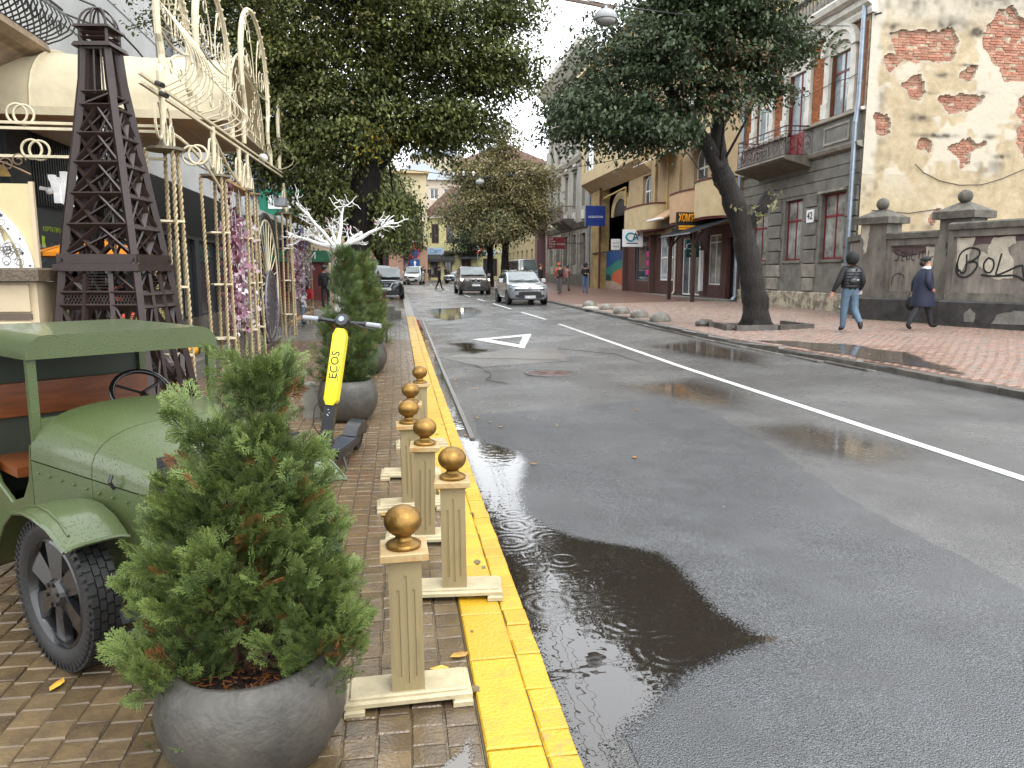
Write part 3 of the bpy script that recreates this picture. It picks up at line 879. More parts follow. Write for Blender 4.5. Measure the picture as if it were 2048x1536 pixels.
# window surrounds (lime-washed), hood moulds
for i, (a, b, c, d) in enumerate(uw):
    mb = MB(); c0 = 6.71
    e = 0.3
    mb.box(XF - .05, XF + .07, a - e, a, c0, 8.75); mb.box(XF - .05, XF + .07, b, b + e, c0, 8.75)
    mb.box(XF - .09, XF + .07, a - e - .05, a - .02, c0, c0 + 0.5); mb.box(XF - .09, XF + .07, b + .02, b + e + .05, c0, c0 + 0.5)
    ym, r = (a + b) / 2, (b - a) / 2
    for k in range(12):
        t0, t1 = math.pi * k / 12, math.pi * (k + 1) / 12
        def q(t, rr, hh): return (ym + rr * math.cos(t), 8.72 + hh * math.sin(t))
        mb.prism([q(t0, r, .33), q(t1, r, .33), q(t1, r + e, .62), q(t0, r + e, .62)], XF - .05, XF + .07, 'x')
        mb.prism([q(t0, r + e - .1, .62), q(t1, r + e - .1, .62), q(t1, r + e + .1, .82), q(t0, r + e + .1, .82)], XF - .16, XF + .03, 'x')
    mb.build('window_surround', m_lime, H)
    MB().box(XF + .07, XF + .3, a, b, 8.72, 9.6).build('tympanum', m_lime, H)
win(H, 1, XF + 0.16, 23.35, 24.55, 6.72, 9.03, m_brownf, m_blueg, 2, 0.6, 0.07, arch=0.36)
dr = win(H, 1, XF + 0.16, 26.0, 27.3, 6.55, 9.03, m_redf, m_blueg, 2, 0.62, 0.07, arch=0.36, name='balcony_door')
mb = MB()
mb.box(XF + .16, XF + .22, 26.0, 27.3, 5.66, 6.55)
for k in range(2):
    for j in range(2):
        mb.box(XF + .14, XF + .17, 26.1 + k * .62, 26.58 + k * .62, 5.75 + j * .4, 6.08 + j * .4)
mb.build('door_panel', m_redf, H)
win(H, 1, XF + 0.16, 28.65, 29.85, 6.72, 8.95, m_white, m_blueg, 2, 0.62, 0.08)
# cornice
mb = MB()
mb.prism([(XF + .1, 9.4), (XF - .06, 9.4), (XF - .10, 9.52), (XF - .08, 9.6), (XF - .22, 9.7), (XF - .24, 9.86), (XF - .45, 9.94), (XF - .52, 10.1), (XF - .48, 10.16), (XF + .1, 10.2)], 22.3, 30.8, 'y')
mb.build('cornice', m_lime, H)
mb = MB().box(XF - .25, XF + 0.1, 22.5, 30.75, 10.2, 10.34)
mb.box(XF - .25, XF + 0.1, 22.5, 30.75, 10.95, 11.08)
for k in range(36):
    y = 22.6 + k * 0.23
    mb.lathe([(.04, 10.34), (.08, 10.5), (.05, 10.75), (.06, 10.95)], 6, (XF - .05, y, 0))
mb.build('balustrade', m_stucco2, H)
MB().box(XF + 0.4, 22.4, 22.95, 30.7, 0.3, 10.3).build('core', m_stucco, H)
MB().prism([(XF - .1, 10.2), (23, 10.2), (19, 13.0)], 22.9, 30.75, 'y').build('roof', mat('grey_roof_tin', '#5c5c5c', 0.4), H)
# balcony: slab and red iron railing with scrolls
bal = thing('balcony_group', 'x', 'x') if False else None
mb = MB().prism([(XF, 5.62), (XF - 1.05, 5.62), (XF - 1.1, 5.55), (XF - 1.02, 5.48), (XF - .25, 5.28), (XF, 5.2)], 25.35, 29.3, 'y')
slab_o = mb.build('balcony_slab', mat('mossy_concrete', '#6e695c', 0.8, col2='#4c483e', scale=4, bump=0.7), H)
m_redi = mat('red_painted_iron', '#4a2629', 0.5, var=0.25)
mb = MB(); xa, ya, yb, zb, zt_ = XF - 1.0, 25.45, 29.2, 5.66, 6.62
def rail_run(p, q, n):
    p, q = Vector(p), Vector(q)
    for zz, w in ((zb, .025), (zt_, .04), (zt_ - .16, .02)):
        mb.bar((p.x, p.y, zz), (q.x, q.y, zz), w)
    for k in range(n + 1):
        c = p.lerp(q, k / n)
        mb.bar((c.x, c.y, zb), (c.x, c.y, zt_), 0.014)
        if k < n:
            c2 = p.lerp(q, (k + .5) / n); L = (q - p).length / n * 0.42; d = (q - p).normalized()
            pts = []
            for j in range(15):
                t = j / 14 * 2 * math.pi * 1.35
                rr = L * (1 - 0.6 * j / 14)
                pts.append((c2.x + d.x * rr * math.cos(t), c2.y + d.y * rr * math.cos(t), (zb + .55) + rr * 1.0 * math.sin(t) - 0.2 * j / 14))
            mb.tube(pts, 0.012, 4)
            pts = [(c2.x + d.x * L * math.sin(j * .8) * (.9 - j * .05), c2.y + d.y * L * math.sin(j * .8) * (.9 - j * .05), zb + .03 + j * 0.045) for j in range(9)]
            mb.tube(pts, 0.012, 4)
rail_run((xa, ya, 0), (xa, yb, 0), 9); rail_run((XF, ya, 0), (xa, ya, 0), 3); rail_run((XF, yb, 0), (xa, yb, 0), 3)
mb.build('balcony_railing', m_redi, H)
# drain pipes
for yy, x_ in ((22.62, XF - .13), (30.72, XF - .13)):
    mb = MB().tube([(x_, yy, 10.0), (x_, yy, 6.9), (x_ - .02, yy, 6.6), (x_ - .06, yy, 6.2), (x_ - .06, yy, 0.55), (x_ - .18, yy - .02, 0.38)], 0.075, 10)
    for z in (9, 7.4, 6.2, 4.8, 3.2, 1.6): mb.tube([(x_ - (.06 if z < 6.5 else 0), yy, z), (x_ - (.06 if z < 6.5 else 0), yy, z + .05)], 0.09, 10)
    mb.build('drain_pipe', m_steel, H)
# number plate 42
pl = MB().box(XF - .09, XF - .06, 24.95, 25.4, 3.3, 3.74).build('number_plate', m_wht, H)
text('number', '42', 0.36, m_blk, pl, (XF - .1, 25.17, 3.52), FACE_NX, 0.004)
# wires on the facade
for z in (9.72, 7.75):
    mb = MB().tube([(XF - .55 if z > 9 else XF - .08, 22.5 + k * 0.82, z - 0.05 * math.sin(k * 2.1)) for k in range(11)], 0.012, 4); mb.build('cable', m_blk, H)

# ---- flaking gable wall: brick core seen through the holes of a plaster skin
PAT = {'A': [(15.11, 8.87), (15.8, 8.95), (16.28, 8.95), (16.82, 8.88), (17.02, 9.05), (17.3, 8.97), (17.44, 8.65), (17.36, 8.32), (17.32, 8.18), (16.68, 8.08), (16.14, 7.99), (15.71, 8.09), (15.52, 7.83), (15.27, 7.64), (15.12, 7.77), (15.04, 8.14), (15.43, 8.27), (15.22, 8.51)], 'B': [(18.83, 9.71), (19.19, 9.75), (19.49, 9.53), (19.8, 9.46), (20.28, 9.43), (20.49, 7.64), (19.48, 7.6), (19.19, 7.61), (19.05, 7.92), (18.69, 8.14), (18.43, 8.55), (18.28, 8.92), (18.37, 9.11), (18.62, 9.35)], 'C': [(15.81, 7.49), (16.23, 7.6), (16.44, 7.4), (16.49, 7.12), (16.29, 6.9), (15.97, 6.91), (15.86, 7.24), (15.66, 7.37)], 'D': [(16.9, 7.04), (17.19, 7.17), (17.53, 7.11), (18.46, 7.14), (18.58, 7.07), (18.23, 6.7), (18.05, 6.55), (17.9, 6.67), (17.36, 6.55), (17.15, 6.71)], 'E': [(17.64, 7.68), (17.94, 7.92), (18.16, 7.98), (18.16, 7.7), (17.93, 7.52), (17.65, 7.54)], 'F': [(14.82, 6.45), (15.3, 6.51), (15.37, 6.28), (15.3, 5.9), (15.09, 5.8), (14.88, 5.79)], 'G': [(16.35, 5.64), (16.56, 5.72), (16.87, 5.56), (16.81, 5.36), (16.54, 5.31), (16.34, 5.45)], 'H': [(17.56, 5.58), (18.09, 5.88), (18.39, 5.6), (18.86, 5.73), (18.85, 5.51), (18.25, 5.33), (18.18, 4.96), (17.97, 4.81), (17.71, 5.19), (17.46, 5.48)], 'I': [(20.53, 7.25), (20.05, 7.19), (19.76, 7.04), (19.63, 6.65), (19.96, 6.27), (19.82, 6.02), (19.93, 5.54), (20.27, 5.2), (20.76, 5.26)], 'J': [(16.93, 3.34), (17.35, 3.67), (17.16, 3.27), (17.12, 3.12), (16.93, 3.09)]}
GY = 22.46
def poly_sd(P, X, Y):
    P = np.array(P); Q = np.roll(P, -1, 0)
    d = np.full(X.shape, 1e9); ins = np.zeros(X.shape, bool)
    for (ax, ay), (bx, by) in zip(P, Q):
        ex, ey = bx - ax, by - ay
        t = np.clip(((X - ax) * ex + (Y - ay) * ey) / (ex*ex + ey*ey + 1e-12), 0, 1)
        d = np.minimum(d, np.hypot(X - ax - t * ex, Y - ay - t * ey))
        ins ^= ((ay > Y) != (by > Y)) & (X < (bx - ax) * (Y - ay) / (by - ay + 1e-12) + ax)
    return np.where(ins, d, -d)
st = 0.034
gx = np.arange(XF + 0.0, 24.5, st); gz = np.arange(0.2, 11.6, st)
GX, GZ = np.meshgrid(gx, gz)
def vnoise(X, Z, f, seed):
    a = np.random.default_rng(seed)
    n = 90; g = a.random((n, n))
    u, v = X * f, Z * f
    i, j = np.floor(u).astype(int), np.floor(v).astype(int)
    fu, fv = u - i, v - j
    fu = fu * fu * (3 - 2 * fu); fv = fv * fv * (3 - 2 * fv)
    G_ = lambda p, q: g[p % n, q % n]
    return (G_(i, j) * (1-fu) * (1-fv) + G_(i+1, j) * fu * (1-fv) + G_(i, j+1) * (1-fu) * fv + G_(i+1, j+1) * fu * fv)
wx = GX + 0.16 * (vnoise(GX, GZ, 3.1, 1) - .5) + 0.09 * (vnoise(GX, GZ, 9, 2) - .5)
wz = GZ + 0.16 * (vnoise(GX, GZ, 3.1, 3) - .5) + 0.09 * (vnoise(GX, GZ, 9, 4) - .5)
hole = np.full(GX.shape, -9.0)
for p in PAT.values(): hole = np.maximum(hole, poly_sd(p, wx, wz))
lay = vnoise(GX, GZ, 0.75, 5) * .55 + vnoise(GX, GZ, 2.2, 6) * .3 + vnoise(GX, GZ, 6, 7) * .15
white = .85 * np.clip((lay - 0.56) * 14 + 0.5, 0, 1)                     # remains of the white top coat, 8 mm thick
white = np.maximum(white, np.clip((XF + 0.42 + 0.3 * (vnoise(GX, GZ, 1.6, 8) - .5) - GX) * 8, 0, 1))
white = np.maximum(white, np.clip((GZ - 9.2 + 1.2 * (vnoise(GX, GZ, 1.1, 12) - .5)) * 1.5, 0, .8))
white = np.where(GZ < 4.6, white * np.clip((GZ - 3.6) * .6, 0, 1), white)
white = np.maximum(white, np.clip(1 + hole / (.05 + .12 * vnoise(GX, GZ, 2.5, 21)), 0, 1) * .75)
soot = np.zeros(GX.shape)
for (cx, cz, rx, rz, am) in ((16.34, 6.36, .35, .12, 1), (16.93, 5.84, .65, .07, 1.2), (18.06, 9.0, .3, .14, 1.2), (15.95, 9.75, .4, .5, .55), (18.82, 5.85, .2, .08, 1.2), (19.33, 5.25, .25, .07, 1), (15.31, 9.05, .5, .1, .7), (17.3, 9.2, .9, .18, .6), (18.6, 10.1, 1.6, .5, .6), (16.2, 10.2, 1.4, .4, .5), (15.0, 6.9, .12, .5, .5), (17.9, 8.0, .3, .05, .8), (17.0, 7.68, .25, .08, .9), (16.7, 7.12, .2, .05, .7), (18.5, 7.18, .25, .06, .7)):
    soot = np.maximum(soot, am * np.exp(-((GX - cx) / rx) ** 2 - ((GZ - cz) / rz) ** 2) * (0.35 + 1.1 * vnoise(GX, GZ, 8, 9)))
soot = np.clip(soot + np.clip(vnoise(GX, GZ, 1.0, 10) * .6 + vnoise(GX, GZ, 5, 11) * .5 - 0.74, 0, 1) * 2.0, 0, 1)
GYy = GY - 0.045 - 0.012 * white - 0.02 * vnoise(GX, GZ, 1.3, 13) - 0.006 * vnoise(GX, GZ, 11, 14)
lip = (hole > -0.08) & (hole <= 0)
GYy = np.where(hole > 0, GY + 0.05, GYy)
gi = np.arange(GX.size).reshape(GX.shape)
q = np.stack([gi[:-1, :-1], gi[:-1, 1:], gi[1:, 1:], gi[1:, :-1]], -1).reshape(-1, 4)
keep = hole.ravel()[q].min(1) <= 0
GW = thing('gable_wall', 'flaking cream gable wall with patches of bare red brick beside the grey corner house', 'wall', (XF, GY, 0.2))
mp_ = bpy.data.materials.new('flaking_plaster'); mp_.use_nodes = True
n_, l_ = mp_.node_tree.nodes, mp_.node_tree.links
b_ = n_['Principled BSDF']; b_.inputs['Roughness'].default_value = 0.85
def attr_mix(prev, name, col, noise_sc=None):
    a = n_.new('ShaderNodeAttribute'); a.attribute_name = name
    mm = n_.new('ShaderNodeMix'); mm.data_type = 'RGBA'
    l_.new(a.outputs['Fac'], mm.inputs[0])
    l_.new(prev, mm.inputs[6]); mm.inputs[7].default_value = (*lin(col), 1)
    return mm.outputs[2]
g_ = n_.new('ShaderNodeNewGeometry')
nz_ = n_.new('ShaderNodeTexNoise'); nz_.inputs['Scale'].default_value = 3.2; nz_.inputs['Detail'].default_value = 12; nz_.inputs['Roughness'].default_value = 0.7
l_.new(g_.outputs['Position'], nz_.inputs['Vector'])
cr_ = n_.new('ShaderNodeValToRGB')
cr_.color_ramp.elements[0].position = 0.34; cr_.color_ramp.elements[0].color = (*lin('#9d8d6f'), 1)
cr_.color_ramp.elements[1].position = 0.66; cr_.color_ramp.elements[1].color = (*lin('#b5a688'), 1)
l_.new(nz_.outputs[0], cr_.inputs[0])
c_ = attr_mix(cr_.outputs[0], 'white', '#bcb5a4')
c_ = attr_mix(c_, 'soot', '#4d463b')
l_.new(c_, b_.inputs['Base Color'])
bn_ = n_.new('ShaderNodeTexNoise'); bn_.inputs['Scale'].default_value = 28; bn_.inputs['Detail'].default_value = 5
l_.new(g_.outputs['Position'], bn_.inputs['Vector'])
bb_ = n_.new('ShaderNodeBump'); bb_.inputs['Strength'].default_value = 0.6; bb_.inputs['Distance'].default_value = 0.02
l_.new(bn_.outputs[0], bb_.inputs['Height']); l_.new(bb_.outputs[0], b_.inputs['Normal'])
V = np.stack([GX.ravel(), GYy.ravel(), GZ.ravel()], 1) - np.array(GW.location)
me = np_mesh('plaster', V, q[keep], mp_, extra={'white': white.ravel(), 'soot': soot.ravel()})
link(bpy.data.objects.new('plaster', me), GW)
MB().box(XF + 0.02, 24.6, GY + 0.035, GY + 0.4, 0.2, 11.6).build('mortar_bed', mat('old_mortar', '#b3a48c', 0.9, var=0.3, scale=9, bump=0.6), GW)
m_brick = mat('old_red_brick', '#a06a55', 0.8, col2='#b3957e', scale=4, bump=0.5, rand=0.25, tintcol='#b78f78', contrast=(.45, .75))
m_brick.name = 'old_red_brick'
bks = []
z, row = 3.0, 0
while z < 9.9:
    x = 14.7 - (0.13 if row % 2 else 0)
    while x < 20.9:
        L_ = 0.25 if (row % 2 == 0) else 0.125 if rng.random() < .5 else 0.25
        cx, cz = x + L_ / 2, z + 0.034
        dmax = max(float(poly_sd(p, np.array([[cx]]), np.array([[cz]]))[0, 0]) for p in PAT.values()) if 14.5 < cx < 21 else -1
        if dmax > -0.13: bks.append((x, L_, z, dmax))
        x += L_ + 0.012
    z += 0.079; row += 1
bks.sort(key=lambda b: -b[3])
bm_cache = {}
rest = []
for k, (x, L_, z, d_) in enumerate(bks):
    pr = rng.uniform(-.008, .02)
    if rng.random() < 0.10: continue
    if k < 300:
        key = (L_, rng.randrange(4))
        if key not in bm_cache:
            r_ = random.Random(key[1] * 7 + int(L_ * 100))
            b = MB().cbox(-L_/2, L_/2, -.033, .033, -.06, 0, .006)
            for i in range(8, 12): b.v[i] = tuple(c + r_.uniform(-.005, .005) for c in b.v[i])
            b.xf(Matrix(((1, 0, 0), (0, 0, -1), (0, 1, 0))).to_4x4())
            bm_cache[key] = b.mesh('brick', m_brick)
        inst(bm_cache[key], 'brick', GW, (x + L_/2 - XF, 0.022 - pr, z + .033 - 0.2))
    else: rest.append((x, L_, z, pr))
vs, fs, ts = [], [], []
for k, (x, L_, z, pr) in enumerate(rest):
    y0 = GY + 0.022 - pr
    vs += [(x, y0, z), (x + L_, y0, z), (x + L_, y0, z + .066), (x, y0, z + .066), (x, GY + .06, z), (x + L_, GY + .06, z), (x + L_, GY + .06, z + .066), (x, GY + .06, z + .066)]
    fs += [[i + 8 * k for i in w] for w in ((0, 1, 2, 3), (0, 4, 5, 1), (1, 5, 6, 2), (2, 6, 7, 3), (3, 7, 4, 0))]
    ts += [rng.random() ** 2] * 8
if rest:
    tag(link(bpy.data.objects.new('bricks', np_mesh('bricks', np.array(vs) - np.array(GW.location), np.array(fs), m_brick, tint=ts)), GW), kind='stuff')
mb = MB().tube([(16.3, GY - .09, 4.95), (16.6, GY - .09, 4.7), (17.2, GY - .09, 4.45), (17.9, GY - .09, 4.33), (18.7, GY - .09, 4.35), (19.4, GY - .09, 4.55), (20.4, GY - .09, 4.95)], 0.012, 4)
mb.tube([(14.9, GY - .1, 3.5), (16.2, GY - .1, 3.42), (17.1, GY - .1, 3.55)], 0.014, 4)
mb.build('cable', m_blk, GW)
MB().bar((14.6, GY - .05, 9.35), (14.6, GY - .35, 9.3), .05).build('wire_bracket', m_iron, GW)

# ---- courtyard wall with ball-topped pillars
m_fence = mat('streaked_render', '#7f7a70', 0.75, col2='#4d4943', scale=2.8, bump=0.5, bscale=50, stretch=(1.2, 1.2, 0.45))
m_panelw = mat('blotched_render', '#938c80', 0.75, col2='#57504d', scale=3.2, bump=0.5, bscale=50, stretch=(1.2, 1.2, 0.4))
m_cope = mat('dark_coping', '#5c584f', 0.75, var=0.3, bump=0.6)
m_base = mat('black_tar_base', '#3b3a38', 0.6, var=0.3, scale=4, bump=0.4)
FA = (13.45, 19.9)
fdir = Vector((0.72, -2.3, 0)).normalized()
fang = math.atan2(fdir.y, fdir.x)
FW_ = thing('courtyard_wall', 'old rendered courtyard wall with ball topped pillars, recessed panels and painted graffiti', 'wall', (FA[0], FA[1], zright(FA[0], FA[1])), fang)
# local: x along the wall (towards the camera), y: -y is the side of the street (left of direction is +y)
# the wall direction points to -y, so the street side (-x world) is local -y
FDY = [0]
def fb(x0, x1, y0, y1, z0, z1): return MB().box(x0, x1, y0, y1, z0, z1)
def fpill(x):
    o = MB().box(x - .42, x + .42, -.12, .5, 0.0, 2.68).build('pillar', m_fence, FW_, world=False)
    mb = MB().box(x - .56, x + .56, -.26, .64, 2.68, 2.86)
    mb.frustum(x - .54, x + .54, -.24, .62, 2.86, 3.10, .40)
    mb.build('cap', m_cope, o, world=False)
    MB().sphere((x, .19, 3.24), .175, 14, 10).build('ball', m_cope, o, world=False)
for x in (0.0, 2.4, 6.2): fpill(x)
for (a, b, zt__, dy) in ((.42, 1.98, 2.42, 0), (2.46, 5.78, 2.56, -.34), (6.62, 9.5, 2.6, -.34)):
    w = fb(a, b, .0 + dy, .36, .62, zt__ - .18).build('wall', m_panelw, FW_, world=False)
    MB().cbox(a, b, -.14 + dy, .48, zt__ - .18, zt__, .04).build('coping', m_cope, FW_, world=False)
    mb = MB()
    mb.box(a, a + .12, -.08 + dy, .02 + dy, .62, zt__ - .182); mb.box(b - .12, b, -.08 + dy, .02 + dy, .62, zt__ - .182)
    mb.box(a + .12, b - .12, -.08 + dy, .02 + dy, zt__ - .36, zt__ - .182); mb.box(a + .12, b - .12, -.1 + dy, .02 + dy, .62, .74); mb.box(a + .12, b - .12, -.05 + dy, .02 + dy, .74, .82)
    mb.build('panel_frame', m_fence, FW_, world=False)
MB().cbox(2.40, 9.5, -.54, -.2, -.2, .622, .04).build('base', m_base, FW_, world=False)
MB().cbox(-.46, 9.5, -.2, .44, -.2, .62, .04).build('base', m_base, FW_, world=False)
Mi = (Matrix.Translation(FW_.location) @ Matrix.Rotation(fang, 4, 'Z')).inverted()
for z0, z1, w, m, nm in ((0, .62, .4, m_base, 'base'), (.62, 2.3, .3, m_panelw, 'wall'), (2.3, 2.46, .46, m_cope, 'coping')):
    MB().bar(Mi @ Vector((13.55, 20.2, .2 + (z0 + z1) / 2)), Mi @ Vector((14.42, 22.4, .2 + (z0 + z1) / 2)), w, z1 - z0).build(nm, m, FW_, world=False)
# patches of other render on the panels (flat, thin skins)
m_pat = mat('light_render_patch', '#b9b1a0', 0.8, var=0.15, bump=0.4)
m_pat2 = mat('wine_stained_render', '#5a4648', 0.8, var=0.2, bump=0.3)
def skin(pts, y, m, nm='render_patch', t=.006):
    MB().prism(wob(pts, .02, 4), y, y - t, 'y').build(nm, m, FW_, world=False)
skin([(2.64, 2.2), (5.24, 2.2), (5.24, 1.95), (4.54, 1.9), (4.24, 2.05), (3.24, 2.0), (2.64, 1.95)], -.342, m_pat2)
skin([(2.66, 2.18), (3.09, 2.18), (3.04, 1.9), (2.94, 1.6), (2.79, 1.3), (2.66, 1.4)], -.349, m_pat)
skin([(3.24, 1.85), (3.44, 1.75), (3.42, 1.95), (3.54, 2.15), (4.04, 2.16), (4.09, 2.0), (3.89, 1.9), (4.04, 1.6), (4.09, 1.2), (3.64, 1.15), (3.39, 1.35), (3.24, 1.5)], -.349, m_pat)
skin([(.56, 2.02), (1.8, 2.02), (1.8, 1.85), (.9, 1.75), (.56, 1.9)], -.002, m_pat2)
skin([(1.55, 2.0), (1.83, 2.0), (1.82, 1.5), (1.7, 1.45), (1.62, 1.7)], -.009, m_pat)
skin([(-.4, 2.66), (-.1, 2.66), (-.15, 2.3), (-.2, 1.9), (-.28, 1.85), (-.3, 2.2), (-.4, 2.4)], -.122, m_pat)
m_patg = mat('grey_render_patch', '#77756f', 0.8, var=0.2, bump=0.4)
skin([(3.1, .12), (3.35, .1), (3.4, .3), (3.25, .45), (3.1, .35)], -.542, m_patg); skin([(3.8, .1), (5.6, .12), (5.6, .38), (4.3, .42), (3.9, .32)], -.542, m_patg)
# graffiti: sprayed strokes
m_spray = mat('black_spray_paint', '#1c2220', 0.6, var=0.1, bump=0)
def stroke(pts, w, y=-.016, m=m_spray, nm='graffiti', seg=6):
    P = [Vector((p[0], 0, p[1])) for p in pts]
    out = []
    for i in range(len(P) - 1):
        p0, p1, p2, p3 = P[max(i-1, 0)], P[i], P[i+1], P[min(i+2, len(P)-1)]
        for k in range(seg):
            t = k / seg
            out.append(0.5 * ((2*p1) + (p2-p0)*t + (2*p0-5*p1+4*p2-p3)*t*t + (3*p1-p0-3*p2+p3)*t*t*t))
    out.append(P[-1])
    mb = MB(); L, Rr = [], []
    for i, p in enumerate(out):
        d = out[min(i+1, len(out)-1)] - out[max(i-1, 0)]
        nrm = Vector((-d.z, 0, d.x)).normalized() * w / 2
        L.append((p + nrm)); Rr.append((p - nrm))
    for i in range(len(out) - 1):
        mb.add([(q.x, y, q.z) for q in (L[i], Rr[i], Rr[i+1], L[i+1])], [(0, 1, 2, 3)])
    return mb
def graf(strokes, w, y=-.016):
    tot = MB()
    for k, s_ in enumerate(strokes):
        m1 = stroke(s_, w, y - 0.0008 * k)
        tot.add(m1.v, m1.f)
    return tot
B0 = 2.68
def gl(pts): return [(B0 + a * .84, 1.08 + b * .84) for a, b in pts]
graf([gl([(.28, .82), (.3, .5), (.26, .3), (.16, .28), (.1, .38)]),
      gl([(.08, .3), (.02, .55), (.1, .85), (.35, 1.0), (.62, .95), (.66, .78), (.45, .62), (.35, .58), (.55, .6), (.62, .48), (.5, .28), (.3, .15), (.08, .2), (.0, .4), (.02, .6)]),
      gl([(.95, .72), (.82, .55), (.85, .35), (1.0, .28), (1.1, .42), (1.08, .62), (.95, .7)]),
      gl([(1.3, .82), (1.22, .4), (1.2, .22), (1.45, .3), (1.75, .45), (1.9, .48)]),
      gl([(.75, .22), (1.2, .18), (1.7, .2), (2.0, .05)]), gl([(1.9, .48), (1.95, .2), (2.05, 0)])], 0.045, -.356).build('graffiti', m_spray, FW_, world=False)
def g2(pts): return [(.6 + a, 1.5 + b) for a, b in pts]
graf([g2([(.2, .42), (.1, .45), (.06, .36), (.18, .28), (.16, .18), (.04, .16)]), g2([(.26, .4), (.28, .15)]), g2([(.26, .38), (.36, .36), (.34, .26), (.28, .27)]), g2([(.42, .36), (.42, .18), (.5, .2), (.52, .36)]), g2([(.58, .4), (.58, .16), (.66, .18)]),
      g2([(.6, .3), (.72, .32)]), g2([(.8, .38), (.78, .2)]), g2([(.9, .4), (.88, .18)]), g2([(.84, .38), (.96, .4)]), g2([(1.06, .42), (1.04, .1)]), g2([(1.0, .2), (1.2, .24)]),
      [(.62, 1.0), (.64, 1.2), (.78, 1.3), (.95, 1.26), (1.0, 1.16)], [(.3 + .56, 1.66), (.4 + .56, 1.64)]], 0.022).build('graffiti', m_spray, FW_, world=False)
text('graffiti', 'ESTE', 0.2, m_spray, FW_, (2.38, -.124, 2.0), (R(90), 0, 0), 0.001, world=False)
text('graffiti', 'PIGY', 0.17, m_spray, FW_, (2.38, -.124, 1.78), (R(90), 0, 0), 0.001, world=False)
# weeds at the foot of the wall
wv, wf = [], []
for k in range(700):
    x = rng.uniform(-.4, 7); y = -.22 - abs(rng.gauss(0, .05)); a = rng.uniform(0, 6.28); h = rng.uniform(.03, .09)
    dx, dy = .012 * math.cos(a), .012 * math.sin(a)
    z0_ = zright(14, 18) - FW_.location.z - 0.03
    wv += [(x - dx, y - dy, z0_), (x + dx, y + dy, z0_), (x + dy * 2, y - abs(dx), z0_ + h)]; wf.append((3*k, 3*k+1, 3*k+2))
Mx = Matrix.Translation(FW_.location) @ Matrix.Rotation(fang, 4, 'Z')
o = link(bpy.data.objects.new('weeds', np_mesh('weeds', np.array([tuple(Mx @ Vector(p)) for p in wv]), np.array(wf), mat('weed_green', '#4f5a2c', 0.6))))
tag(o, 'thin strip of weeds along the foot of the courtyard wall', 'weeds', kind='stuff')
# ---- beige house with the shops
m_beige = mat('beige_render', '#b39a74', 0.8, col2='#9c8664', scale=1.6, bump=0.3)
m_beige2 = mat('pale_yellow_render', '#c2ad86', 0.8, col2='#ac9770', scale=2, bump=0.3)
m_peach = mat('peach_render', '#bd9a76', 0.8, var=0.08, scale=2, bump=0.3)
m_brn = mat('brown_shop_brick', '#583c37', 0.6, var=0.2, scale=3, bump=0.3)
m_trim = mat('dark_red_trim', '#5c2320', 0.5)
B = thing('beige_house', 'beige house with drum shaped balconies above brown brick shops', 'house', (XF, 30.85, 0.25))
shop_op = [(31.0, 32.1, 0.4, 3.1), (32.7, 34.2, 1.0, 3.3), (35.1, 37.6, 0.4, 3.3), (38.7, 40.8, 1.15, 3.9), (41.9, 45.3, 1.1, 3.4)]
facade(MB(), XF, 1, 30.85, 46.8, 0.2, 3.7, shop_op).build('shop_wall', m_brn, B)
# brick courses of the shop front, real joints
mb = MB()
for (a, b, z0, z1) in ((32.1, 34.9, .4, .98), (37.7, 41.8, .4, 1.12), (41.9, 45.3, .4, 1.05), (34.25, 35.05, .98, 3.3), (37.7, 38.6, 1.15, 3.6), (40.9, 41.8, 1.15, 3.6)):
    z = z0; r = 0
    while z < z1 - 0.03:
        y = a - (0.12 if r % 2 else 0)
        while y < b - .02:
            ya, yb_ = max(a, y), min(b, y + .23)
            if yb_ - ya > .02: mb.box(XF - .02, XF + .01, ya, yb_, z, z + .062)
            y += .245
        z += .076; r += 1
tag(mb.build('bricks', m_brn, B), kind='stuff')
facade(MB(), XF + 0.02, 1, 30.85, 47.0, 3.7, 15.5, [(34.6, 36.3, 4.9, 7.6), (42.7, 44.2, 4.9, 7.2), (32.2, 33.6, 9, 11), (36.4, 38, 9, 11), (43, 44.6, 9.3, 11)]).build('wall', m_beige, B)
MB().box(XF + .5, 23, 30.95, 55.6, 0.3, 15.4).build('core', m_beige, B)
win(B, 1, XF + 0.2, 34.6, 36.3, 4.9, 7.6, m_white, m_glass, 2, 0.62, 0.09, arch=0.7)
win(B, 1, XF + 0.2, 42.7, 44.2, 4.9, 7.2, m_white, m_glass, 2, 0.62, 0.09, arch=0.65)
for a, b in ((32.2, 33.6), (36.4, 38)): win(B, 1, XF + .2, a, b, 9, 11, m_white, m_glass, 2, 0.65, .09)
MB().cbox(XF - .12, XF + .05, 37.9, 38.5, 3.7, 8.2, .02).build('pilaster', m_beige, B)
MB().cbox(XF - .12, XF + .05, 41.6, 42.3, 3.7, 8.0, .02).build('pilaster', m_beige, B)
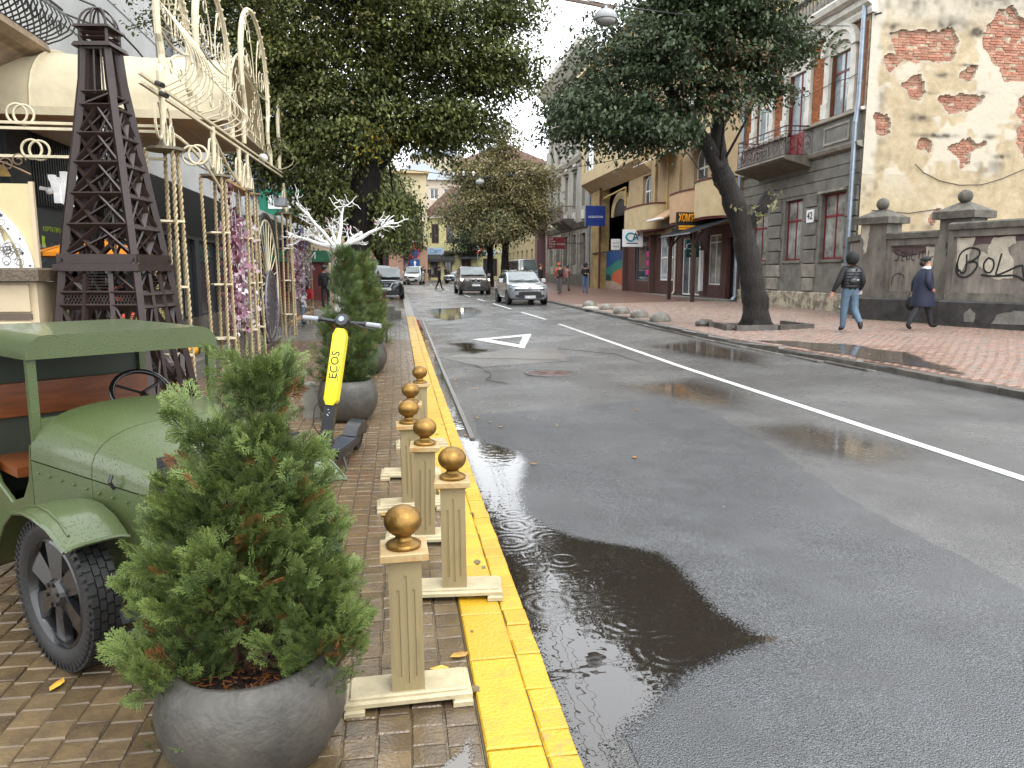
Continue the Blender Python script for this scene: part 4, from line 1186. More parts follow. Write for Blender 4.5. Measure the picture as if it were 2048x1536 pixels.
# shop windows and doors
win(B, 1, XF + .1, 32.7, 34.2, 1.0, 3.3, m_white, m_curt, 2, 0.85, .06)
win(B, 1, XF + .12, 35.1, 37.6, 0.45, 3.3, m_white, m_glass, 3, 0.82, .07, name='glass_door')
win(B, 1, XF + .06, 38.7, 40.8, 1.15, 3.9, m_white, m_blueg, 2, 0.45, .09)
win(B, 1, XF + .1, 41.9, 45.3, 1.1, 3.4, m_steel, m_dglass, 2, 0.9, .07)
MB().box(XF + .2, XF + .26, 31.0, 32.1, .4, 3.1).build('shop_door', mat('near_black_door', '#15120f', .4), B)
m_pink = mat('pink_paper', '#e0309c', 0.5, var=.05)
for k, z in enumerate((1.45, 2.0, 2.5)):
    MB().box(XF + .02, XF + .05, 42.15, 43.2, z, z + .32).build('pink_poster', m_pink, B)
MB().box(XF + .03, XF + .05, 42.3, 43.0, 3.05, 3.3).build('red_poster', m_red, B)
for y in (46.9, 41.75):
    MB().cbox(XF - .3, XF + .1, y - .1, y + .12, 0.1, 3.7, .02).build('pier', mat('brown_pier', '#57413a', .5), B)
mb = MB().cbox(XF - .5, XF + .1, 31.0, 46.0, 0.1, 0.4, .02); mb.build('step', m_conc, B)
MB().tube([(XF - .1, 38.2, 3.9), (XF - .1, 38.2, .6), (XF - .2, 38.2, .45)], .06, 8).build('drain_pipe', mat('white_pipe', '#c9bfae', .4), B)
MB().tube([(XF - .06, 39.8, 8.0), (XF - .06, 39.8, 5.0)], .04, 6).build('gas_pipe', mat('yellow_gas_pipe', '#c2a255', .5), B)
# drum balconies
def drum(y0, y1, z0, z1, proj, m):
    ym, r = (y0 + y1) / 2, (y1 - y0) / 2
    n = 18
    outer = [(XF - proj * math.sin(math.pi * k / n) ** 0.45, ym + r * math.cos(math.pi * k / n)) for k in range(n + 1)]
    outer = [(XF + .02, ym + r)] + outer[1:-1] + [(XF + .02, ym - r)]
    o = MB().prism(outer, z0, z1, 'z').build('drum_balcony', m, B, smooth=40)
    o2 = [(XF + (x - XF) * 1.04, ym + (y - ym) * 1.02) for x, y in outer]
    MB().prism(o2, z1 + .002, z1 + .07, 'z').build('coping', m_trim, o)
    MB().prism([(XF + (x - XF) * .96, ym + (y - ym) * .97) for x, y in outer], z0 - .1, z0 - .002, 'z').build('soffit', m_trim, o)
drum(40.1, 45.7, 3.95, 5.3, 1.0, m_beige2); drum(33.9, 37.8, 4.02, 5.4, 0.95, m_peach); drum(30.9, 33.85, 3.98, 5.55, 1.25, m_beige2)
mb = MB().prism([(XF, 4.95), (XF - .95, 4.35), (XF - .95, 4.28), (XF, 4.8)], 37.85, 40.05, 'y'); mb.build('lean_to_roof', m_peach, B)
MB().tube([(XF - 1.0, 37.8, 4.34), (XF - 1.0, 40.1, 4.34)], .07, 8).build('gutter', m_white, B)
mb = MB().box(XF - .25, XF, 38.6, 40.9, 3.95, 4.25); mb.build('shutter_box', mat('grey_shutter', '#6a6560', .5), B)
# upper bay and its canopies
mb = MB().prism([(XF, 7.3), (XF - .9, 8.0), (XF - .9, 8.35), (XF, 8.35)], 42.4, 56, 'y'); mb.build('bay_soffit', m_beige2, B)
facade(MB(), XF - .85, 1, 42.4, 56, 8.35, 15.5, [(44.2, 45.6, 9.2, 11.4), (48, 49.4, 9.2, 11.4), (52.6, 55.2, 8.8, 11.6)], .8).build('bay_wall', m_beige2, B)
for a, b, c, d in ((44.2, 45.6, 9.2, 11.4), (48, 49.4, 9.2, 11.4), (52.6, 55.2, 8.8, 11.6)): win(B, 1, XF - .7, a, b, c, d, m_white, m_blueg, 2, .65, .1)
MB().prism([(XF + .1, 15.5), (XF - 1.3, 15.5), (XF - 1.3, 15.75), (XF + .1, 15.75)], 30.85, 56, 'y').build('cornice', m_beige2, B)
m_canvas = mat('white_canopy_sheet', '#c9c9c2', .5)
for (a, b) in ((34.2, 37.0), (38.0, 41.4)):
    MB().prism([(XF, 8.05), (XF - 1.5, 7.35), (XF - 1.5, 7.32), (XF, 8.02)], a, b, 'y').build('canopy', m_canvas, B)
mb = MB().bar((XF, 34.2, 7.3), (XF - 1.4, 34.2, 7.3), .04).bar((XF - 1.4, 34.2, 7.3), (XF, 34.2, 5.6), .04); mb.build('canopy_bracket', m_iron, B)
# archway to the yard, mural and signs
MB().cbox(XF - .15, XF + .6, 53.0, 55.7, 0, 8.3, .02).build('gate_pier', mat('stained_ochre_pier', '#b79a62', .8, col2='#7d6b45', scale=1.3, bump=.5), B)
MB().box(XF + .5, XF + .6, 47, 53, 3, 8.2).build('recess_wall', mat('grey_recess', '#857a69', .8), B)
mb = MB()
n = 10
for k in range(n):
    t0, t1 = math.pi * k / n, math.pi * (k + 1) / n
    mb.prism([(50 + 2.2 * math.cos(t0), 5.4 + 1.6 * math.sin(t0) ** .8), (50 + 2.2 * math.cos(t1), 5.4 + 1.6 * math.sin(t1) ** .8), (50 + 1.6 * math.cos(t1), 5.4 + 1.1 * math.sin(t1)), (50 + 1.6 * math.cos(t0), 5.4 + 1.1 * math.sin(t0))], XF + .38, XF + .5, 'x')
mb.build('arch_moulding', m_beige2, B)
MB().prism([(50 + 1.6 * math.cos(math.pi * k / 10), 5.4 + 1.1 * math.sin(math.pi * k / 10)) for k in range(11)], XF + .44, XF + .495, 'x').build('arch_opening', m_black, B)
mb = MB().tube([(XF - .05, 47.4, 5.8), (XF - .05, 47.4, 6.95), (XF - .05, 52.6, 6.75)], .07, 8); mb.build('gas_pipe', MATS['yellow_gas_pipe'], B)
MB().tube([(XF - .25, 52.8, .3), (XF - .25, 52.8, 8.0)], .07, 8).build('drain_pipe', m_trim, B)
MB().bar((XF - .2, 55.0, 3.0), (XF - .2, 47.2, 3.05), .07).build('beam', m_iron, B)

MU = thing('mural_panel', 'painted yard gate with blue sky, green hills and orange rock', 'mural', (XF + .3, 50, 0.3))
def flat(pts, x, m, nm): MB().prism(pts, x, x - .01, 'x').build(nm, m, MU)
MB().box(XF + .3, XF + .4, 47.0, 52.9, .3, 3.05).build('panel', mat('mural_blue', '#1f4f86', .6, var=.15), MU)
flat([(52.9, .6), (47, .6), (47, 2.6), (48.6, 2.35), (50.0, 2.45), (51.5, 2.1), (52.9, 1.9)], XF + .298, mat('mural_green', '#2f7f70', .6, var=.2), 'green_hill')
flat([(52.9, .5), (51.2, .6), (51.4, 1.3), (52.2, 1.5), (52.9, 1.4)], XF + .286, mat('mural_dark_green', '#123f3a', .6), 'dark_hill')
flat([(51.3, .7), (47, .6), (47, 2.4), (48.6, 1.95), (51.0, 1.6), (51.4, 1.2)], XF + .274, mat('mural_orange', '#cf6b40', .6, col2='#a9462c', scale=3), 'orange_rock')
flat([(52.9, .31), (47, .31), (47, .95), (49, .75), (50.5, 1.0), (52.9, 1.05)], XF + .262, mat('mural_pale', '#b3ac9c', .7, col2='#8c5a45', scale=4), 'pale_ground')

def sign_board(name, label, x0, x1, y, z0, z1, m, mount=None, group=None):
    r = thing(name, label, 'sign', ((x0 + x1) / 2, y, z0), 0, group)
    MB().cbox(x0, x1, y, y + .1, z0, z1, .005).build('board', m, r)
    if mount: MB().bar((x1, y + .05, (z0 + z1) / 2), (mount, y + .05, (z0 + z1) / 2), .05).build('bracket', m_iron, r)
    return r
CA = sign_board('bank_sign', 'square white bank sign with teal and navy CA lettering', 12.75, 13.95, 42.2, 3.05, 4.02, m_wht, XF)
m_teal = mat('teal_print', '#0f8f96', .4, var=0, bump=0)
m_navy = mat('navy_print', '#16213f', .4, var=0, bump=0)
cx, cz = 13.22, 3.6
mb = MB(); pts = [(cx + .27 * math.cos(t), 42.19, cz + .22 * math.sin(t)) for t in [R(40 + k * 18) for k in range(15)]]
pts += [(13.45, 42.19, 3.47), (13.62, 42.19, 3.6), (13.72, 42.19, 3.75)]
mb.tube(pts, [.035 + .02 * math.sin(k / 17 * math.pi) for k in range(len(pts))], 5); mb.build('emblem', m_teal, CA)
text('lettering', 'A', .62, m_navy, CA, (13.5, 42.187, 3.6), FACE_NY, .006, sx=.9)
MB().box(12.98, 13.65, 42.18, 42.2, 3.22, 3.27).build('underline', m_navy, CA)
MB().bar((13.58, 42.185, 3.72), (13.72, 42.185, 3.8), .05).build('accent', m_red, CA)

KO = thing('shop_sign', 'orange ХОМ\'ЯК letters on a black board above the porch', 'sign', (13.3, 33.2, 3.35))
MB().cbox(12.55, 13.62, 33.25, 33.35, 3.4, 4.28, .01).build('board', m_blk, KO)
m_or = mat('orange_letters', '#f2a31b', .4, var=0, bump=0)
text('lettering', "ХОМ'ЯК", .33, m_or, KO, (13.08, 33.2, 4.0), FACE_NY, .03, sx=.72).scale = (.72, 1.45, 1)
MB().cbox(12.66, 13.5, 33.2, 33.26, 3.5, 3.68, .01).build('strip', m_or, KO)
text('lettering', 'МАГАЗИН-ТЕРАСА', .09, m_blk, KO, (13.08, 33.19, 3.59), FACE_NY, .004)
PO = thing('porch', 'small timber porch with a dark tin roof before the shop door', 'porch', (13.4, 32.4, 0.3))
mb = MB().prism([(XF, 4.0), (12.3, 3.25), (12.28, 3.2), (XF, 3.92)], 30.95, 34.6, 'y'); mb.build('roof', mat('dark_tin', '#3a3c40', .35, bump=.2), PO)
for k in range(9):
    y = 31.0 + k * .44
    MB().bar((XF, y, 4.02), (12.32, y, 3.27), .04, .03).build('roof_rib', MATS['dark_tin'], PO)
m_post = mat('dark_brown_post', '#3c2721', .5)
for y in (34.3, 31.4):
    o = MB().box(12.6, 12.75, y - .08, y + .08, 0.1, 3.32).build('post', m_post, PO)
    mb = MB().bar((12.68, y, 2.6), (12.68, y - .55, 3.3), .09).bar((12.68, y, 2.6), (12.68, y + .55, 3.3), .09).bar((12.68, y, 2.7), (13.3, y, 3.55), .09)
    mb.build('brace', m_post, o)
MB().bar((12.68, 31.0, 3.3), (12.68, 34.6, 3.3), .12).build('beam', m_post, PO)
BN = sign_board('bank_banner', 'dark green bank banner beside the glass door under the porch sign', 13.75, 14.4, 35.0, 2.3, 3.15, mat('dark_teal_banner', '#0f5450', .5), None)
MB().tube([(13.95 + .2 * math.cos(R(60 + k * 22)), 34.99, 2.82 + .13 * math.sin(R(60 + k * 22))) for k in range(11)], .02, 5).build('emblem', m_wht, BN)
MB().box(13.92, 14.2, 34.985, 35.0, 2.45, 2.49).build('lettering', m_wht, BN)
WP = one(MB().cbox(14.2, 14.35, 34.3, 34.5, .7, 2.6, .01), 'advert_column', m_wht, 'narrow white panel standing by the shop door behind the porch post', 'panel', at=(14.28, 34.4, .7))
CSG = thing('wall_sign', 'dark shop lettering board under the peach balcony', 'sign', (XF - .2, 37.5, 3.55))
MB().box(XF - .25, XF - .2, 35.2, 38.4, 3.5, 3.85).build('board', m_iron, CSG)
text('lettering', 'CREDIT AGRICOLE', .27, m_steel, CSG, (XF - .26, 36.8, 3.68), FACE_NX, .01)
BS = sign_board('blue_sign', 'big deep blue sign board hung high beside the dark red drain pipe', 12.9, 14.3, 51.6, 4.8, 6.15, mat('deep_blue_board', '#12307c', .4, var=.1))
text('lettering', 'АКВАРІУМ', .2, m_wht, BS, (13.6, 51.58, 5.4), FACE_NY, .004); MB().box(12.86, 12.9, 51.58, 51.7, 4.76, 6.19).build('edge', m_steel, BS); MB().box(12.9, 14.3, 51.58, 51.7, 6.15, 6.19).build('edge', m_steel, BS)
WS = sign_board('white_sign', 'small white notice on the yard wall above the mural', 13.75, 14.35, 48.0, 3.05, 3.75, m_wht)
text('lettering', 'Na Пл.', .16, mat('grey_green_print', '#7f8f80', .5, var=0, bump=0), WS, (14.05, 47.98, 3.5), FACE_NY, .004); text('lettering', 'Ринок', .16, MATS['grey_green_print'], WS, (14.05, 47.98, 3.27), FACE_NY, .004)

# ---- grey stone house
m_gst = mat('grey_facade', '#a19d92', .8, col2='#7f7b72', scale=1.2, bump=.3)
m_gdk = mat('dark_stone', '#6a655c', .8, col2='#4b4842', scale=2, bump=.4)
Gh = thing('grey_house', 'tall ornate grey stone house with a dark iron balcony and rusticated ground floor', 'house', (XF, 56.1, 0.35))
ops = []
for k in range(5):
    y = 58 + k * 3.1
    ops.append((y, y + 1.25, 2.2, 4.7))
    for z in (6.8, 11.2): ops.append((y, y + 1.25, z, z + 2.9))
facade(MB(), XF, 1, 56.1, 73, 0.2, 17.6, ops, .5).build('wall', m_gst, Gh)
MB().box(XF + .5, 24, 56.1, 73, .2, 17.5).build('core', m_gst, Gh)
for o_ in ops: win(Gh, 1, XF + .25, *o_, m_brownf if o_[2] < 3 else m_white, m_dglass, 2, .65, .08)
qm = MB().cbox(XF - .1, XF, 0, .5, 0, .33, .03).mesh('quoin_block', m_gst, False, (XF, 0, 0))
for k in range(6):
    y0 = 56.2 + k * 3.1
    for j in range(9):
        for d in ((0.02, .95) if k else (.4,)):
            inst(qm, 'quoin_block', Gh, (-.0, y0 + d + (.1 if j % 2 else 0) - 56.1, 1.6 + j * .38 - .35))
MB().cbox(XF - .12, XF, 56.1, 73, .1, 1.5, .03).build('plinth', m_gdk, Gh)
for z, h in ((5.15, .4), (10.4, .35), (15.6, .3)):
    MB().prism([(XF, z), (XF - .15, z), (XF - .3, z + h), (XF, z + h)], 56.05, 73, 'y').build('string_course', m_gdk if z < 6 else m_gst, Gh)
MB().prism([(XF + .2, 17.4), (XF - .3, 17.4), (XF - 1.2, 18.1), (XF - 1.25, 18.5), (XF + .2, 18.6)], 55.9, 73, 'y').build('cornice', mat('pale_cornice', '#b8b5ad', .7), Gh)
for (y0, _, z0, _) in [o_ for o_ in ops if o_[2] > 5]:
    MB().prism([(XF, z0 + 3.05), (XF - .25, z0 + 3.1), (XF - .3, z0 + 3.25), (XF, z0 + 3.3)], y0 - .2, y0 + 1.45, 'y').build('window_hood', m_gst, Gh)
    MB().box(XF - .1, XF, y0 + .1, y0 + 1.15, z0 - 1.0, z0 - .3).build('panel', m_lime, Gh)
o = MB().prism([(XF, 6.0), (XF - 1.1, 6.0), (XF - 1.1, 5.85), (XF - .3, 5.3), (XF, 5.2)], 61.5, 66.5, 'y').build('balcony_slab', m_gdk, Gh)
mb = MB()
for k in range(26): mb.bar((XF - 1.05, 61.6 + k * .19, 6), (XF - 1.05, 61.6 + k * .19, 7), .02)
for k in range(6):
    for y in (61.6, 66.4): mb.bar((XF - k * .2, y, 6), (XF - k * .2, y, 7), .02)
mb.bar((XF - 1.05, 61.6, 7), (XF - 1.05, 66.4, 7), .06).bar((XF, 61.6, 7), (XF - 1.05, 61.6, 7), .06).bar((XF, 66.4, 7), (XF - 1.05, 66.4, 7), .06)
mb.build('balcony_railing', m_redi, Gh)
MB().tube([(XF - .15, 56.25, .4), (XF - .15, 56.25, 17.4)], .09, 8).build('drain_pipe', m_steel, Gh)
RS = sign_board('red_sign', 'dark red hanging sign with white lettering on the grey stone house', 11.6, 13.0, 58.5, 3.45, 4.35, mat('dark_red_board', '#7d1f22', .5), XF)
for k, t_ in enumerate(('бар', 'Ізюм', 'Мануфактура', 'café 1')):
    text('lettering', t_, .2, m_wht, RS, (11.7, 58.48, 4.22 - k * .2), FACE_NY, .004, 'LEFT')

def simple_house(name, label, X, s, y0, y1, h, mw, floors, m_fr=m_white, gl=m_dglass, base=None, roof=None, z0=.3, bay=3.0, ww=1.3):
    r = thing(name, label, 'house', (X, y0, z0))
    ops = []
    n = max(1, int((y1 - y0) / bay)); st_ = (y1 - y0) / n
    for (za, zb) in floors:
        for k in range(n):
            c = y0 + (k + .5) * st_
            ops.append((c - ww/2, c + ww/2, za, zb))
    facade(MB(), X, s, y0, y1, z0 - .3, h, ops, .4).build('wall', mw, r)
    MB().box(X + s * .4, X + s * 9, y0, y1, z0 - .3, h - .05).build('core', mw, r)
    for o_ in ops: win(r, s, X + s * .2, *o_, m_fr, gl, 2, .66, .09)
    MB().prism([(X + s * .3, h), (X - s * .3, h), (X - s * .5, h + .3), (X + s * .3, h + .35)], y0, y1, 'y').build('cornice', m_lime, r)
    if base: MB().cbox(X - s * .05 if s > 0 else X, X if s > 0 else X + .05, y0, y1, z0 - .2, floors[0][0] - .1, .01).build('plinth', base, r)
    if roof: MB().prism([(X - s * .6, h + .3), (X + s * 9, h + .3), (X + s * 4.5, h + 3.2)], y0, y1, 'y').build('roof', roof, r)
    return r
m_mauve = mat('mauve_portal', '#6d5253', .6, var=.1)
PH = thing('portal_house', 'dusky mauve shop portal with green letters past the grey stone house', 'house', (XF, 73.1, .5))
facade(MB(), XF, 1, 73.1, 80, .2, 8.4, [(74.2, 78.8, .2, 6.0)], 1.2).build('wall', m_mauve, PH)
MB().box(XF + 1.2, XF + 6, 73.1, 80, .2, 14).build('core', m_gst, PH)
win(PH, 1, XF + .9, 74.2, 78.8, .5, 6.0, m_brownf, m_dglass, 3, .6, .12, name='shop_front')
text('lettering', 'SPARKS', 1.0, mat('green_letters', '#1f7a55', .5, var=0), PH, (XF - .1, 76.5, 7.2), FACE_NX, .05)
simple_house('yellow_side_house', 'yellow house beyond the mauve portal on the far pavement', XF, 1, 80.1, 100, 11, mat('mustard_render', '#aba07a', .8, var=.1), [(1.6, 4.2), (6, 8.6)], base=m_gdk)

# ---- houses closing the street
m_yl = mat('lemon_render', '#c6c292', .8, col2='#b3ae7e', scale=.8, bump=.2)
m_pk = mat('salmon_brick_render', '#ad8d7a', .8, col2='#9a7b68', scale=1, bump=.3)
def two_tone(m, z, c):                            # upper storey painted another colour
    n, l = m.node_tree.nodes, m.node_tree.links
    b = n['Principled BSDF']; src = b.inputs['Base Color'].links[0].from_socket
    g = n.new('ShaderNodeNewGeometry'); sx = n.new('ShaderNodeSeparateXYZ'); l.new(g.outputs['Position'], sx.inputs[0])
    gt = n.new('ShaderNodeMath'); gt.operation = 'GREATER_THAN'; gt.inputs[1].default_value = z; l.new(sx.outputs[2], gt.inputs[0])
    x = n.new('ShaderNodeMix'); x.data_type = 'RGBA'; l.new(gt.outputs[0], x.inputs[0]); l.new(src, x.inputs[6]); x.inputs[7].default_value = (*lin(c), 1)
    l.new(x.outputs[2], b.inputs['Base Color'])
two_tone(m_pk, 5.1, '#bdb08f')
m_roof = mat('old_red_tile', '#7d5a52', .6, col2='#645049', scale=3, bump=.5)  # red dulled, distance haze is put into the tile colour
def front_house(name, label, x0, x1, Y, h, mw, ops, fr=m_brownf, z0=.6):
    r = thing(name, label, 'house', ((x0 + x1) / 2, Y, z0))
    mb = MB()
    xs = sorted({x0, x1, *[v for o in ops for v in o[:2]]}); zs = sorted({z0, h, *[v for o in ops for v in o[2:4]]})
    for a, b in zip(xs[:-1], xs[1:]):
        for c, d in zip(zs[:-1], zs[1:]):
            if not any(o[0] <= a + 1e-6 and o[1] >= b - 1e-6 and o[2] <= c + 1e-6 and o[3] >= d - 1e-6 for o in ops): mb.box(a, b, Y, Y + .4, c, d)
    mb.build('wall', mw, r)
    MB().box(x0, x1, Y + .4, Y + 9, z0, h - .1).build('core', mw, r)
    for (a, b, c, d) in ops:
        f = MB().box(a, a + .12, Y + .2, Y + .28, c, d); f.box(b - .12, b, Y + .2, Y + .28, c, d).box(a + .12, b - .12, Y + .2, Y + .28, d - .12, d).box(a + .12, b - .12, Y + .2, Y + .28, c, c + .12).box((a + b)/2 - .05, (a + b)/2 + .05, Y + .2, Y + .28, c + .12, d - .12)
        f = f.build('window', fr, r)
        MB().box(a + .06, b - .06, Y + .23, Y + .26, c + .06, d - .06).build('pane', m_dglass, f)
    return r
yo = [(4.6, 5.6, 5.6, 8.2), (6.6, 7.6, 5.6, 8.2), (8.9, 9.9, 5.0, 8.4), (11.2, 12.2, 5.6, 8.2), (13.5, 14.5, 5.6, 8.2), (4.4, 5.4, 1.0, 3.4), (6.3, 7.3, 1.0, 3.4), (8.6, 10.0, 1.0, 3.8), (11.6, 13.6, 1.2, 3.6)]
YH = front_house('yellow_corner_house', 'lemon yellow two storey house with black dome awnings closing the street', 3.85, 24, 104, 9.3, m_yl, yo, m_brownf)
MB().prism([(3.5, 9.3), (3.5, 9.55), (7.2, 13.0), (24.5, 13.0), (24.5, 9.3)], 103.4, 113.5, 'y').build('roof', m_roof, YH)
MB().box(3.6, 24.2, 103.55, 104, 8.95, 9.3).build('cornice', m_lime, YH)
MB().box(3.8, 24, 103.9, 104.0, 4.35, 4.7).build('string_course', m_lime, YH)
m_dkc = mat('black_canvas', '#202224', .7)
for a in (4.9, 6.8):
    mb = MB()
    for k in range(8):
        t0, t1 = math.pi / 2 * k / 8, math.pi / 2 * (k + 1) / 8
        mb.loft([[(a - .85, 104 - .9 * math.sin(t0), 3.1 + 1.1 * math.cos(t0)), (a + .85, 104 - .9 * math.sin(t0), 3.1 + 1.1 * math.cos(t0))], [(a - .85, 104 - .9 * math.sin(t1), 3.1 + 1.1 * math.cos(t1)), (a + .85, 104 - .9 * math.sin(t1), 3.1 + 1.1 * math.cos(t1))]], caps=False, closed=False)
    for sx_ in (-.85, .85): mb.prism([(104, 3.1)] + [(104 - .9 * math.sin(math.pi/2*k/8), 3.1 + 1.1 * math.cos(math.pi/2*k/8)) for k in range(9)], a + sx_ - .01, a + sx_ + .01, 'x')
    mb.build('dome_awning', m_dkc, YH)
MB().prism([(104, 4.3), (102.9, 3.6), (102.9, 3.5), (104, 4.1)], 8.2, 10.9, 'x').build('awning', m_dkc, YH)
o = MB().box(6.3, 11.5, 102.9, 104, 4.45, 4.65).build('balcony_slab', m_gdk, YH)
mb = MB()
for k in range(27): mb.bar((6.35 + k * .2, 102.95, 4.65), (6.35 + k * .2, 102.95, 5.7), .03)
mb.bar((6.35, 102.95, 5.7), (11.5, 102.95, 5.7), .07).bar((6.35, 102.95, 5.7), (6.35, 104, 5.7), .07)
mb.build('balcony_railing', m_iron, YH)
sg = MB().box(4.0, 6.2, 103.7, 103.8, 4.05, 5.05).build('shop_sign_board', mat('pale_blue_board', '#9fb6c9', .5), YH)
text('lettering', 'Світ', .8, mat('sky_blue_letters', '#2f6da8', .5, var=0), sg, (5.1, 103.68, 4.55), FACE_NY, .01)
MB().box(12, 13.2, 103.7, 103.9, 4.0, 4.9).build('shop_sign_board', MATS['pale_blue_board'], YH)
po = [(-6, -4.7, 5.9, 9), (-2.4, -1.1, 5.9, 9), (1.0, 2.6, 5.6, 9), (-6, -4.7, 1, 4.2), (-2.4, -1.1, 1, 4.2), (.7, 2.1, .8, 4.5)]
PK = front_house('salmon_house', 'salmon pink brick house with a glazed balcony left of the lemon house', -9, 3.8, 98, 14, m_pk, po, m_redf)
MB().box(-9, 3.85, 97.8, 98, 4.9, 5.3).build('string_course', m_beige2, PK)
o = MB().box(.3, 3.3, 96.9, 98, 5.15, 5.4).build('balcony_slab', m_gdk, PK)
mb = MB().box(.35, 3.25, 96.92, 96.98, 5.4, 6.7); mb.build('balcony_front', mat('dark_wood_panel', '#4a342c', .6), PK)
mb = MB()
for k in range(5): mb.bar((.4 + k * .7, 96.95, 6.7), (.4 + k * .7, 96.95, 9.2), .07)
mb.bar((.35, 96.95, 9.2), (3.25, 96.95, 9.2), .1); mb.build('balcony_frame', m_white, PK)
MB().prism([(-9.3, 14), (-9.3, 14.3), (4.1, 14.3), (4.1, 14)], 97.4, 107, 'y').build('cornice', m_beige2, PK)
# taller blocks behind, their colours paled to stand in for haze
def block(name, label, x0, x1, Y, z1, mw, nx, rows, roofc, z0=.8):
    ops = []
    for i in range(nx):
        c = x0 + (i + .5) * (x1 - x0) / nx
        for z in rows: ops.append((c - .8, c + .8, z, z + 2.0))
    r = front_house(name, label, x0, x1, Y, z1, mw, ops, m_white, z0)
    MB().prism([(x0 - .6, z1), (x1 + .6, z1), ((x0 + x1)/2, z1 + 3.5)], Y - .6, Y + 9.5, 'y').build('roof', roofc, r)
    return r
m_tin = mat('pale_tin_roof', '#a9b1b8', .4)
block('apartment_house', 'far pinkish apartment block under a pale tin roof, above the yellow corner house', -2, 11, 146, 19, mat('pink_beige_render', '#b5a797', .8), 5, (12, 15.5), m_tin)
block('apartment_house', 'far ochre apartment block with red roof rising behind the mid street tree', 12, 30, 150, 23, mat('ochre_render', '#b5a283', .8), 6, (12, 16, 19.5), m_roof)
block('apartment_house', 'distant cream tower block showing through the tree crowns', 4, 16, 190, 30, mat('cream_block', '#b8ad98', .8), 5, (20, 24), m_tin)
# ------------------------------------------------------------------ near side: shop front, canopy, iron pergola, tower
XL = -6.5
m_slat = mat('black_slats', '#1c1d1f', .45, var=.1)
m_char = mat('charcoal_panel', '#2c2e31', .5, var=.06, bump=.05)
m_lwall = mat('pale_grey_cladding', '#b4b5b3', .7, var=.06, scale=1.5, bump=.15)
SH = thing('fashion_shop', 'shop front with black vertical slats under pale grey cladding', 'shop', (XL, 9, 0))
facade(MB(), XL, -1, 7, 34, 2.75, 4.15, [], .3).build('fascia', m_char, SH)
sl = MB().box(0, .05, -.025, .025, 0, 1.4).mesh('slat', m_slat)
for k in range(150):
    y = 14.0 + k * .105
    if y > 31: break
    inst(sl, 'slat', SH, (0.0, y - 9, 2.75))
facade(MB(), XL, -1, 7, 34, 0, 2.75, [(17.9, 20.3, .1, 2.6), (20.7, 23.1, .1, 2.6), (23.6, 26, .1, 2.6), (26.5, 29, .1, 2.6), (29.5, 33, .1, 2.6)], .3).build('wall', m_char, SH)
for a, b in ((17.9, 20.3), (20.7, 23.1), (23.6, 26), (26.5, 29), (29.5, 33)):
    win(SH, -1, XL - .1, a, b, .1, 2.6, m_slat, m_dglass, 2, .8, .08, name='shop_window')
MB().box(XL - .01, XL + .12, 14.0, 14.75, 0, 4.2).build('corner_post', m_slat, SH)
facade(MB(), XL - .25, -1, 5, 34, 4.15, 14, [(24, 26, 6, 9), (29, 31, 6, 9)], .3).build('upper_wall', m_lwall, SH)
for z in (5.2, 6.6, 8.0): MB().box(XL - .27, XL - .24, 17.4, 33.9, z, z + .03).build('panel_joint', m_char, SH)
MB().box(XL - 6, XL - .3, 6, 33.9, 0, 13.9).build('core', m_char, SH)
for a, b in ((24, 26), (29, 31)): win(SH, -1, XL - .4, a, b, 6, 9, m_white, m_glass, 2, .7, .1)
text('lettering', 'ʏblun', .92, mat('brightened_white_letters', (.85, .85, .85), .5, var=0, bump=0, emis=.45), SH, (XL + .1, 16.62, 3.12), FACE_PX, .06)  # faint glow added so the letters stay white under the canopy
# map poster
PM = thing('map_poster', 'charcoal poster panel with a pale line map and lime and blue regions', 'poster', (XL + .06, 16, .6))
MB().box(XL + .02, XL + .06, 14.85, 17.6, .55, 2.68).build('panel', mat('charcoal_poster', '#383b3f', .45, var=.03, bump=0), PM)
m_lime2 = mat('lime_print', '#b6d33c', .5, var=0, bump=0); m_blu = mat('blue_print', '#6f9be0', .5, var=0, bump=0); m_gline = mat('grey_print', '#83888e', .5, var=0, bump=0)
text('lettering', 'КАРТА ПРОЄКТІВ', .13, m_lime2, PM, (XL + .064, 15.75, 2.32), FACE_PX, .001)
mb = MB()
r_ = random.Random(5)
pts = [[r_.uniform(14.95, 17.4), r_.uniform(.7, 2.15)] for _ in range(46)]
for i, p in enumerate(pts):
    near = sorted(pts, key=lambda q: (q[0]-p[0])**2 + (q[1]-p[1])**2)[1:3]
    for q in near: mb.bar((XL + .062, *p), (XL + .062, *q), .008, .002, up=(1, 0, 0))
mb.build('map_lines', m_gline, PM)
rv = [(15.2, 1.3), (15.35, 1.5), (15.6, 1.62), (15.8, 1.8), (16.1, 1.95), (16.4, 2.12)]
mb = MB()
for p, q in zip(rv[:-1], rv[1:]): mb.bar((XL + .064, *p), (XL + .064, *q), .03, .002, up=(1, 0, 0))
mb.prism([(15.1, 1.42), (15.22, 1.44), (15.2, 1.58), (15.12, 1.6)], XL + .061, XL + .065, 'x')
mb.prism([(15.15, .82), (15.4, .9), (15.55, 1.15), (15.45, 1.2), (15.3, 1.1)], XL + .061, XL + .065, 'x')
mb.build('map_region', m_blu, PM)
for (y, z) in ((15.15, 2.08), (15.65, 1.93), (15.2, 1.25), (15.9, .75)):
    MB().prism([(y - .06, z - .06), (y + .1, z - .1), (y + .05, z + .02), (y + .08, z + .1), (y - .03, z + .12)], XL + .061, XL + .066, 'x').build('map_region', m_lime2, PM)
